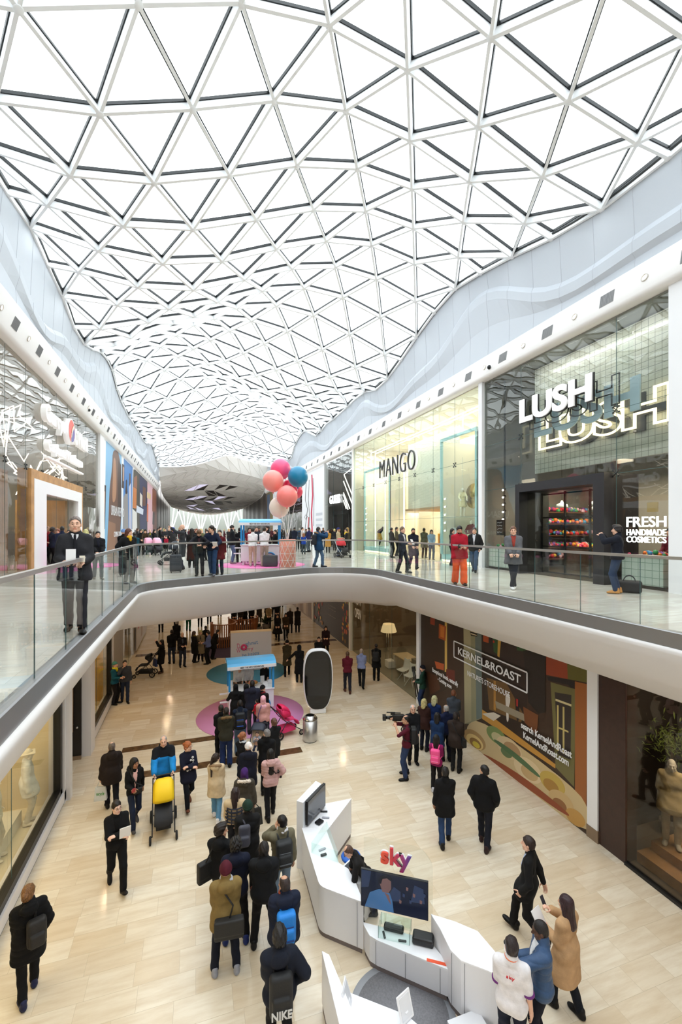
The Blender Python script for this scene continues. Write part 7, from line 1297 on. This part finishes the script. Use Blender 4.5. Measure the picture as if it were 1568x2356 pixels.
# right side: film crew and onlookers
P = lower(972, 1531, -75, 'man in green jumper and black knit hat carrying a folded tripod', H=1.78, top=(34, 66, 54), hem=.88, bot=(40, 56, 90), hair='beanie', hc=(24, 24, 34), beard=1, arms='hold', yaw=0, fit=.014)
t = held(P, Vector(P['tor'](.0, .3, 1.15)), 'folded black camera tripod held against the green jumper', 'tripod', 'tripod', rx=-.15); b = MB()
for k in range(3): b = MB(); b.tube([(.04 * math.cos(k * 2.1), .04 * math.sin(k * 2.1), .35), (.05 * math.cos(k * 2.1), .05 * math.sin(k * 2.1), -.65)], .022, 6); b.build('leg', BLACK, t)
b = MB(); b.box((0, 0, .43), (.12, .12, .18)); b.build('tripod_head', BLACK, t)
P = lower(934, 1646, -95, 'cameraman in burgundy T-shirt with a video camera on his shoulder', H=1.78, top=(84, 22, 38), hem=.9, bot=(44, 58, 88), hair='balding', hc=HD, skin=1, short=1, fit=.012, collar=0, arms=(((.12, .3, 1.48), (.8, .1, -.8), 'grip'), ((.16, .36, 1.56), (.9, .1, -.8), 'grip')), legs='wide', glasses=1); backpack(P, (24, 24, 26), 'black rucksack on the cameraman', .15, .22, .09)
t = held(P, Vector(P['tor'](.16, .22, 1.62)), 'black shoulder video camera with lens hood and raised screen', 'video camera', 'video_camera')
for nm, c, d in (('camera_body', (0, 0, 0), (.13, .34, .17)), ('top_handle', (0, .03, .13), (.03, .22, .03)), ('battery', (0, -.21, 0), (.11, .09, .13)), ('raised_screen', (-.12, .16, .16), (.02, .13, .1)), ('lens_hood', (0, .4, -.01), (.16, .1, .14)), ('microphone', (.1, .2, .1), (.035, .26, .035))): b = MB(); b.box(c, d); b.build(nm, BOX, t, bevel=.01)
b = MB(); b.tube([(0, .16, -.01), (0, .38, -.01)], .05, 12); b.build('lens', BOX, t)
lower(949, 1622, 170, 'white-haired man in black jacket behind the cameraman', H=1.76, top=(24, 24, 28), hem=.84, bot=(18, 18, 20), hair='balding', hc=(206, 202, 198), arms='low')
for x, y, fc, lb, kw in ((975, 1608, 20, 'blonde woman in dark brown jacket', D(H=1.66, top=(58, 34, 30), hem=.74, bot=NV, hair='bob', hc=(196, 160, 110))), (999, 1601, 20, 'fair-haired woman in blue jacket at the back of the onlookers', D(H=1.7, top=(26, 48, 96), hem=.74, bot=NV, hair='bob', hc=(214, 182, 130))), (1026, 1622, -20, 'balding man in navy jacket among the onlookers', D(H=1.72, top=(26, 34, 64), hem=.84, bot=NV, hair='balding', hc=HG)), (1043, 1588, 10, 'man in grey jumper at the back right of the onlookers', D(H=1.76, top=(72, 78, 88), hem=.86, bot=(40, 40, 46), hair='short', hc=(110, 64, 40))), (1005, 1640, 10, 'woman with black hair in mid-blue coat, back turned', D(H=1.64, top=(30, 54, 92), hem=.66, bot=BK, hair='bob', hc=HD)), (1048, 1639, 15, 'man in dark brown jacket with a black bag at his side', D(H=1.74, top=(52, 42, 38), hem=.74, bot=(22, 22, 24), hair='short', hc=(34, 26, 24), fit=.035)),
 (1003, 1691, 8, 'girl in magenta top with long black hair and a pink backpack', D(H=1.56, top=(140, 28, 90), hem=.84, bot=(24, 22, 24), shoe=(200, 200, 206), hair='verylong', hc=HD, slim=.9)), (1024, 1765, -8, 'dark-haired man in black overcoat and jeans walking away', D(H=1.74, top=(18, 18, 20), hem=.66, bot=(42, 64, 100), hair='short', hc=HD, skin=2, arms=('carry', 'low'), legs='stepr', beard=1)), (1113, 1761, 12, 'man in black jacket standing alone and looking left', D(H=1.82, top=(16, 16, 18), hem=.82, bot=(26, 28, 38), shoe=(48, 30, 30), hair='short', hc=HD, skin=1, yaw=-60, arms='pocket', legs='stepl', fit=.035, slim=1.1))):
    P = lower(x, y, fc, lb, **{**D(arms='low'), **kw})
    if x == 1003: backpack(P, (250, 84, 150), 'bright pink backpack on the girl in magenta', .14, .21, .08, (252, 130, 180))
    if x == 1048: satchel(P, (22, 22, 24), 'black bag at the side of the dark brown jacket', 1, .96, -.08, .14, .12, .05, .24)
    if x == 1024: papers(P, 0, 'white sheets and a dark bottle in the hand of the man in the black overcoat', .04, .25, dy=.02, dz=.0)
P = lower(1216, 1920, -80, 'man in black suit and pale blue shirt walking left', H=1.82, top=(20, 19, 20), hem=.76, bot=(18, 17, 18), hair='short', hc=(40, 28, 24), arms=('pocket', 'swingb'), legs=W2, fit=.014, inner=(176, 190, 222))
P = lower(1302, 2062, -62, 'woman with long dark hair in camel coat holding a phone and papers', H=1.7, top=(188, 150, 110), hem=.52, bot=(18, 22, 30), hair='long', hc=(44, 26, 30), arms=('hold', 'phone'), legs='stepl', slim=.95, flare=.05, fit=.03); phone(P, 1, 'phone in the raised hand of the woman in the camel coat', (60, 58, 66)); papers(P, 0, 'white sheet in the hand of the woman in the camel coat', .2, .28, rx=-.6)
P = lower(1244, 2120, -100, 'man in blue padded jacket over white shirt holding a coffee cup', H=1.76, top=(58, 82, 116), hem=.8, bot=(20, 22, 34), hair='shaved', hc=(24, 20, 20), skin=3, arms=('point', 'hold'), puff=.1, fit=.04, inner=(226, 228, 232), sheen=1, pitch=-12); papers(P, 1, 'white leaflet held by the man in the blue padded jacket', .16, .22, rx=-.9, dz=.02)
t = held(P, Vector(P['wr'][1]) + Vector((.0, .16, .1)), 'white paper coffee cup with black lid', 'cup', 'coffee_cup'); b = MB(); b.lathe([(.03, -.07), (.04, .05)], 16); b.build('cup', WHITE, t); b = MB(); b.lathe([(.043, .05), (.043, .06), (.034, .075)], 16); b.build('lid', BLACK, t)
P = lower(1176, 2157, 5, 'shop worker in white polo shirt with purple cuffs seen from behind', H=1.78, top=(228, 224, 226), hem=.84, bot=(22, 26, 44), hair='short', hc=(34, 24, 24), short=1, fit=.02, arms=('hold', 'down'), legs='stand', yaw=-15)
b = MB()
for i in (0, 1): e = P['el'][i]; sh = np.array(P['tor']((-1, 1)[i] * .163, -.01, 1.405)); c = sh + (e - sh) * .97; d = (e - sh) / np.linalg.norm(e - sh); b.tube([c - d * .012, c + d * .012], .075, 16)
b.build('purple_cuff', mat('cuff_purple', (110, 40, 120), .7), P['root']); b = MB(); b.tube([P['tor'](.078 * math.cos(a), -.018 + .078 * math.sin(a), 1.525) for a in np.linspace(0, 2 * math.pi, 17)[:-1]], .006, 5, True); b.build('orange_collar_line', mat('orange_line', (226, 110, 60), .6), P['root']); text('sky', P['tor'](.0, -.15, 1.36), .1, .05, (1, 0, 0), mat('sky_red', (206, 50, 60), .6), P['root'], extr=.012)
P = lower(845, 1928, -100, 'balding worker in black typing on a laptop behind the television', H=1.5, top=(30, 28, 28), hem=.9, bot=(30, 36, 56), hair='balding', hc=(80, 58, 48), legs='stepl', lean=35, arms='push', glasses=1, pitch=-15)
# ================================================================ PEOPLE ON THE UPPER FLOOR
P = upper(173, 7.05, 182, 'man in dark quilted jacket with shirt and tie holding white cards behind the balustrade', H=1.83, top=(42, 42, 46), hem=.78, bot=(38, 38, 44), hair='thin', hc=(104, 92, 86), skin=0, arms=(((.1, .25, 1.06), (.45, -.8, -.5), 'grip'), ((.13, .25, 1.08), (.45, -.8, -.5), 'grip')), legs='stepl', inner=(232, 232, 236), tie=(26, 26, 32), fit=.02, slim=1.0, vz=1.34)
papers(P, 1, 'white printed card in the right hand of the man in the quilted jacket', .13, .18, rx=.15, dz=.1, dy=.07, dx=-.09); papers(P, 0, 'small cream card in the left hand of the man in the quilted jacket', .075, .1, (226, 216, 196), rx=.3, dz=.06, dy=.1, kind='card')
for x, t_, fc, lb, kw in ((225, 14.4, 170, 'smiling woman in black padded jacket behind the man in the quilted jacket', D(H=1.56, top=(22, 22, 26), bot=DJN, hair='short', hc=(30, 26, 26), skin=0, inner=(26, 28, 40), hood=1, puff=.1, shoe=(90, 74, 60), fit=.035, legs='stepl')), (197, 15.6, 0, 'blonde woman in navy near the oak entrance', D(H=1.62, top=NV, hair='bob', hc=(206, 170, 116), hem=.7)), (168, 15.2, 0, 'person in jeans behind the man in the quilted jacket', D(top=NV, bot=JN)),
 (90, 19.0, 100, 'man in navy suit nearest the white door frame of the oak entrance', D(H=1.66, top=NV, hair='balding', hc=HB, arms='hold')), (103, 19.4, 80, 'staff member in bright red jacket in the oak entrance', D(H=1.72, top=(206, 30, 44), bot=BK, inner=(220, 220, 224))), (109, 20.6, 120, 'staff member in red behind the bright red jacket', D(H=1.78, top=(170, 30, 40), hair='balding')), (121, 19.3, 60, 'woman with dark curly hair in navy uniform in the oak entrance', D(H=1.7, top=(24, 30, 48), hair='curly', skin=3)), (133, 20.4, 200, 'ginger woman in red uniform in the oak entrance', D(H=1.64, top=(160, 36, 44), hair='long', hc=HR)), (143, 18.0, 0, 'man in navy suit, back turned, at the oak entrance', D(H=1.74, top=(30, 38, 62), bot=(30, 38, 62), hair='short')), (158, 20.2, 180, 'dark-haired person at the right of the oak entrance', D(H=1.6, top=(60, 30, 34))), (97, 21.0, 90, 'dark-haired staff member at the back of the oak entrance', D(H=1.76, top=BK)),
 (296, 13.3, 150, 'woman in black coat with mustard yellow scarf and long auburn hair', D(H=1.64, top=(17, 17, 20), hem=.5, bot=(30, 36, 48), hair='long', hc=(78, 42, 32), scarf=(222, 172, 40), yaw=-30, arms=('down', 'hip'), fit=.035, slim=1.05)), (284, 17.0, 0, 'person in pale blue cap behind the yellow scarf', D(H=1.62, top=BK, hair='beanie', hc=(110, 140, 190))), (309, 18.5, 0, 'person in teal coat beyond the black suitcase', D(H=1.5, top=(24, 70, 84), hem=.6, bot=(200, 200, 206))),
 (324, 30, 160, 'person in black coat left of the pink twin pushchair', D(H=1.62, top=BK, hem=.6, hair='long')), (334, 28.9, 178, 'woman in brown coat and dark hat pushing the pink twin pushchair', D(H=1.6, top=(58, 44, 28), hem=.6, hair=('long', 'beanie'), hc={'long': HBR, 'beanie': (34, 28, 26)}, arms='push')), (345, 31, 180, 'bald man with yellow lanyard behind the pink twin pushchair', D(H=1.62, top=(58, 60, 62), inner=(180, 160, 50), hair='balding')), (355, 30, 120, 'woman in black beside the pink twin pushchair', D(H=1.62, top=BK, hair='bob')), (368, 34, 100, 'tall man in black with jeans on the left of the upper crowd', D(H=1.84, top=BK, bot=JN)), (380, 36, 180, 'man in grey suit reading in the upper crowd', D(H=1.7, top=CH, arms='hold')), (388, 38, 150, 'grey-haired man in dark blazer in the upper crowd', D(H=1.74, hair='balding', hc=HG)), (382, 31, 180, 'child in red jacket in the upper crowd', D(H=1.15, top=(150, 24, 50))), (397, 22.5, 120, 'bearded man in royal blue turban', D(H=1.7, top=(40, 40, 42), hem=.7, hair='turban', hc=(26, 50, 150), beard=1, skin=2, arms='hold')),
 (419, 17.8, -95, 'bald man in dark grey overcoat holding up a phone', D(H=1.82, top=(50, 52, 56), hem=.5, bot=(24, 28, 44), hair='bald', arms=(((.2, .42, 1.62), (.8, .2, -.6), 'grip'), 'down'))), (441, 18.7, 5, 'dark-haired woman in long black coat, back turned', D(H=1.66, top=(24, 24, 26), hem=.3, hair='long', hc=HD)), (452, 25, 180, 'red-haired woman in the upper crowd', D(H=1.66, hair='long', hc=HR)), (464, 27, 180, 'fair-haired person behind the leaning girl', D(H=1.62, top=(90, 90, 60), hair='short', hc=HBL)), (477, 23, -150, 'dark-haired woman right behind the leaning girl', D(H=1.6, hair='long')),
 (533, 20.9, 75, 'man in black jacket and jeans looking down beside the upper cart', D(H=1.82, top=(26, 30, 34), bot=(88, 108, 140), shoe=(150, 130, 130), arms='hold', hair='short', fit=.035, pitch=-20)), (581, 19.35, 0, 'vendor in white shirt and beige trousers at the left of the upper cart', D(H=1.68, top=(240, 240, 242), bot=(196, 172, 150), fit=.012, hem=.92, shoe=(196, 186, 180))), (608, 19.35, -6, 'vendor in white shirt and stone trousers at the right of the upper cart', D(H=1.72, top=(238, 238, 242), bot=(176, 160, 146), fit=.012, hem=.92, shoe=(170, 150, 140), yaw=20)), (574, 21.9, 175, 'customer in red jacket behind the upper cart', D(H=1.72, top=(120, 26, 40), hair='bob')), (590, 22.1, 180, 'man in dark jacket facing the vendors', D(H=1.76, top=(44, 46, 56))), (615, 21.9, -100, 'man in black jacket at the right of the upper cart', D(H=1.8, top=(24, 24, 28))), (633, 22.2, -120, 'person in black holding a sample at the end of the upper cart', D(H=1.6, top=BK, arms='hold')), (551, 21.6, -10, 'person in black leggings at the left end of the upper cart', D(H=1.7, top=BK, hem=.7)),
 (668, 40, 0, 'bald man in dark jacket far behind the balloon pedestal', D(hair='balding')), (677, 33, 0, 'man in navy jacket behind the balloon pedestal', D(top=NV, H=1.78)), (689, 36, 0, 'grey-haired man in blue jacket with a backpack far behind', D(top=(36, 66, 96), hair='balding', hc=HG)), (695, 32, 90, 'young man in pale grey top near the line drawing hoarding', D(top=(190, 180, 176), H=1.78)), (698, 28.8, 0, 'child in blue and navy hoodie, back turned', D(H=1.36, top=(24, 60, 150), bot=(50, 64, 70), hair='bob', hc=(120, 74, 44))), (710, 31.7, -60, 'man in dark blue jacket and grey trousers near the line drawing hoarding', D(H=1.76, top=(34, 36, 76), bot=(76, 86, 96), hair='short')),
 (732, 19.0, 65, 'person in blue fur-hooded coat and jeans taking a photo', D(H=1.72, top=(28, 62, 96), hem=.74, bot=(82, 108, 138), shoe=(44, 44, 50), fur=(150, 118, 80), hood=1, arms='photo', legs='stepr', hair='short', fit=.035)), (754, 30.5, 180, 'woman in long mustard coat and black tights', D(H=1.62, top=(176, 126, 50), hem=.45, inner=(40, 40, 40), hair='bob')), (769, 34, 20, 'fair-haired person in black near the dark shop', D(H=1.66, hair='short', hc=HBL, hem=.5)), (778, 26.2, 110, 'man in navy knit hat and tan jacket behind the red pushchair', D(H=1.72, top=(176, 160, 130), bot=JN, hair='beanie', hc=(34, 40, 90), skin=2, arms='hold')), (796, 27.6, -100, 'man in black coat with yellow scarf beside the red pushchair', D(H=1.66, top=(36, 34, 34), scarf=(226, 196, 70), skin=1)), (799, 30, 0, 'person with fur hood behind the yellow scarf', D(H=1.74, hair='hoodup', hc=(150, 122, 80), top=(60, 54, 40))),
 (925, 16.5, 120, 'man in charcoal blazer and black trousers holding papers', D(H=1.72, top=(58, 60, 68), hem=.8, bot=(30, 30, 36), hair='short', hc=(96, 74, 60), inner=(226, 226, 230), arms='hold', legs='stepl', fit=.014)), (950, 18, 165, 'bearded man in long navy coat beside the charcoal blazer', D(H=1.7, top=(24, 26, 38), hem=.6, bot=(40, 36, 46), hair='short', beard=1, hc=HD, skin=1, legs=W1, arms='low')), (1056, 13.0, 165, 'bearded man in red jacket and orange hi-vis trousers looking at a phone', D(H=1.72, top=(166, 26, 44), hem=.78, bot=(255, 100, 40), bag=.03, hair='short', hc=(20, 17, 17), beard=1, skin=1, arms=('hold', 'hold'), legs='stepl', fit=.04, pitch=-20)), (1091, 16.7, -170, 'man in black zipped jacket and jeans walking behind the red jacket', D(H=1.72, top=(26, 27, 28), hem=.84, bot=(58, 78, 104), hair='short', hc=(60, 52, 48), legs=W1, arms='pocket', inner=(200, 200, 206), fit=.03)), (1180, 12.05, 175, 'man in grey wool coat and white trainers with hands together', D(H=1.7, top=(98, 98, 102), hem=.7, bot=(34, 38, 48), shoe=(236, 234, 234), sole=(220, 220, 220), hair='short', hc=(96, 62, 44), arms='low', legs='crossleg', inner=(150, 60, 50), fit=.03)), (1419, 11.2, -85, 'man in dark navy jacket and jeans photographing the shopfront', D(H=1.72, top=(24, 27, 38), hem=.88, bot=(40, 56, 84), shoe=(196, 140, 78), hair='volume', hc=(34, 28, 28), arms='photo', fit=.035, slim=1.12)),
 (975, 25, 20, 'person in khaki coat inside the fashion shop entrance', D(H=1.7, top=(84, 80, 66), hem=.6)), (900, 25.5, 60, 'person in dark jacket inside the fashion shop', D(H=1.72, top=(50, 48, 46))), (912, 27, 100, 'person in olive behind the charcoal blazer inside the shop', D(H=1.76, top=(76, 72, 56))), (1040, 19.8, 120, 'woman in dark clothes inside the fashion shop', D(H=1.66, hair='long', top=(60, 58, 58))), (992, 23.5, 170, 'shop worker in pale blue shirt inside the fashion shop', D(H=1.6, top=(150, 170, 196), bot=JN, hair='long')), (1541, 12.8, 220, 'shop worker in burgundy with dark hat behind the lit lettering', D(H=1.66, top=(96, 28, 44), hair='beanie', hc=BK))):
    P = upper(x, t_, fc, lb, **{**D(bot=BK, arms='low', top=(26, 26, 30)), **kw})
    if x == 419: phone(P, 0, 'phone held up by the bald man in the grey overcoat', dy=.05, dz=.08)
    if x == 732: backpack(P, (24, 28, 38), 'dark backpack on the person in the blue fur-hooded coat', .15, .23, .08)
    if x == 689: backpack(P, (28, 30, 40), 'dark backpack on the far grey-haired man', .15, .22, .08)
    if x == 925: papers(P, 0, 'white papers held by the man in the charcoal blazer')
    if x == 1056:
        phone(P, 1, 'phone held by the man in the red jacket'); b = MB()
        for i in (0, 1):
            for zf in (.25, .6): c = P['kn'][i] + (P['an'][i] - P['kn'][i]) * zf; d = (P['an'][i] - P['kn'][i]); d = d / np.linalg.norm(d); b.tube([c - d * .025, c + d * .025], .083 - .014 * zf, 14)
        b.build('reflective_bands', mat('reflective_grey', (150, 152, 156), .4), P['root'])
    if x == 1419: phone(P, 1, 'phone held up by the man photographing the shopfront')
P = upper(459, 15.45, 185, 'girl in black jacket slumped with her head on the handrail', H=1.66, top=(28, 28, 34), hem=.84, bot=(22, 24, 34), hair='bun', hc=(92, 66, 44), lean=22, arms=((((.1, .42, 1.16)), (.9, .2, -.1), 'flat'), ((.06, .42, 1.16), (.9, .2, -.1), 'flat')), pitch=-35, inner=(70, 46, 50))
P = upper(489, 15.6, 195, 'man in navy jumper and jeans leaning on the handrail with papers', H=1.78, top=(26, 34, 56), hem=.84, bot=(42, 66, 100), shoe=(110, 112, 120), hair='short', hc=HB, lean=14, arms='rail', yaw=55, legs='stepl', fit=.02); papers(P, 0, 'white leaflet held over the handrail by the man in navy', .16, .2, rx=-.7)
P = upper(505, 15.9, 195, 'dark red tartan scarf wearer pressed behind the man in navy', H=1.6, top=(96, 28, 34), hem=.6, bot=DJN, hair='short')
pram(ont(343, HY, 28) - Vector((0, 0, EYE - UP)), R(200), (236, 170, 196), 'twin pushchair hood in pink, left one, in the upper crowd', (40, 40, 46), hz=1.0); pram(ont(363, HY, 28) - Vector((0, 0, EYE - UP)), R(200), (240, 176, 200), 'twin pushchair hood in pink, right one, in the upper crowd', (40, 40, 46), hz=1.0)
pram(ont(787, HY, 25.4) - Vector((0, 0, EYE - UP)), R(190), (206, 40, 56), 'black pushchair with red hood in front of the dark shop', (30, 30, 34), mat('pram_silver', (190, 190, 194), .3, .8)); pram(ont(391, HY, 20.5) - Vector((0, 0, EYE - UP)), R(100), (46, 52, 62), 'dark grey pushchair left of the bald man', (40, 42, 46))
suitcase(ont(289, HY, 15.4) - Vector((0, 0, EYE - UP)), .3, (36, 38, 46), 'black wheeled suitcase behind the woman with the yellow scarf'); suitcase(ont(404, HY, 16.6) - Vector((0, 0, EYE - UP)), .1, (42, 46, 54), 'dark grey wheeled suitcase beside the bald man')
q = ont(1447, HY, 11.35); q.z = UP; t = empty('holdall', q, 'black leather holdall on the floor behind the photographing man', 'bag', rz=-.9); f = Field((-.36, -.2, -.02), (.36, .2, .45), .014); f.box((0, 0, .15), (.27, .13, .15), .07, .02).seg((-.2, 0, .26), (.2, 0, .26), .06, k=.05); V, Q_ = f.mesh(); link('bag_body', npmesh('bag', V, Q_), fm('bag', (26, 26, 30)), t); b = MB()
for y in (-.07, .07): b.tube([(.13 * math.cos(a), y, .28 + .16 * math.sin(a)) for a in np.linspace(0, math.pi, 10)], .012, 6)
b.build('handle', fm('bag', (26, 26, 30)), t)
random.seed(21)
FARC = [(26, 26, 30), (40, 38, 40), (30, 36, 52), (62, 54, 46), (70, 30, 36), (90, 86, 80)]
for x in (318, 330, 362, 376, 404, 412, 428, 437, 446, 459, 471, 484, 496, 505, 515, 523, 542, 552, 562, 583, 597, 622, 641, 648, 655, 663, 705, 716, 740):
    k_ = SN + (x - CX) / F * CS; upper(x + random.uniform(-3, 3), random.uniform(38, min(62, 10.5 / k_ if k_ > 0 else 4.9 / -k_)), random.choice((0, 180, 90, -90, 150)), 'distant shopper among the far upper crowd', H=random.uniform(1.6, 1.84), top=random.choice(FARC), hem=random.choice((.84, .6, .84)), bot=random.choice((BK, DJN, CH)), hair=random.choice(('short', 'long', 'short', 'bob')), hc=random.choice((HB, HBR, HD, HBL)), skin=random.choice((0, 1, 2, 4)), arms='low', group='distant shoppers on the upper floor')
# ================================================================ SHOP MANNEQUINS
SKINS.append((232, 224, 208)); pm = mat('mannequin_cream', (236, 228, 214), .5); SKM.append([pm, pm, pm, pm])
MQ = D(skin=5, name='mannequin', hair='bald', shoe=(232, 224, 208))
def mann(x, y, z, face, label, **k): P_ = person((x, y, 0), face, label, **{**MQ, **k}); P_['root'].location.z = z; return P_
mann(9.58, 6.75, .45, 178, 'cream mannequin in beige tunic and loose white trousers on the oak platform', H=1.8, top=(206, 186, 142), hem=.72, bot=(226, 218, 200), short=1, fit=.035, flare=.04, arms='down', collar=1)
mann(-3.85, 12.5, .03, 90, 'white mannequin with pale hat and blouse furthest along the left window', H=1.78, top=(222, 222, 220), hem=.7, bot=(214, 206, 190), fit=.035, arms='down', hair='hat', hc=(236, 226, 206)); mann(-4.1, 11.3, .03, 100, 'white mannequin in cream blouse in the middle of the left window', H=1.78, top=(236, 228, 208), hem=.8, bot=(214, 206, 190), fit=.04, arms='hip'); mann(-4.35, 10.0, .03, 90, 'cream mannequin in black top near the front of the left window', H=1.76, top=BK, hem=.85, bot=BK, arms='out')
mann(12.75, 19.3, 7.75, 170, 'white mannequin in cream dress standing high beside the gold disc', H=1.45, top=(238, 226, 190), hem=.6, bot=(236, 230, 216), legs='stand', arms='rail'); b = MB(); b.bb((-.7, -.5, -.04), (.7, .5, 0)); b.bb((-.02, -.02, 0), (.02, .02, 3.0)); tag(b.build('hanging_shelf', CREAM, loc=(12.75, 19.3, 7.75)), 'cream shelf under the high mannequin', 'shelf')
mann(12.9, 30.3, UP + .37, 90, 'white mannequin in dark top and mustard skirt leaning in the far display box', H=1.7, top=(34, 32, 34), hem=.95, bot=(170, 128, 46), skirt=.5, lean=30, arms='back'); mann(13.0, 18.9, UP + .37, 200, 'white mannequin in rust jacket in the near display box', H=1.75, top=(120, 52, 50), hem=.9, bot=(226, 206, 160), skirt=.3, arms='hip')
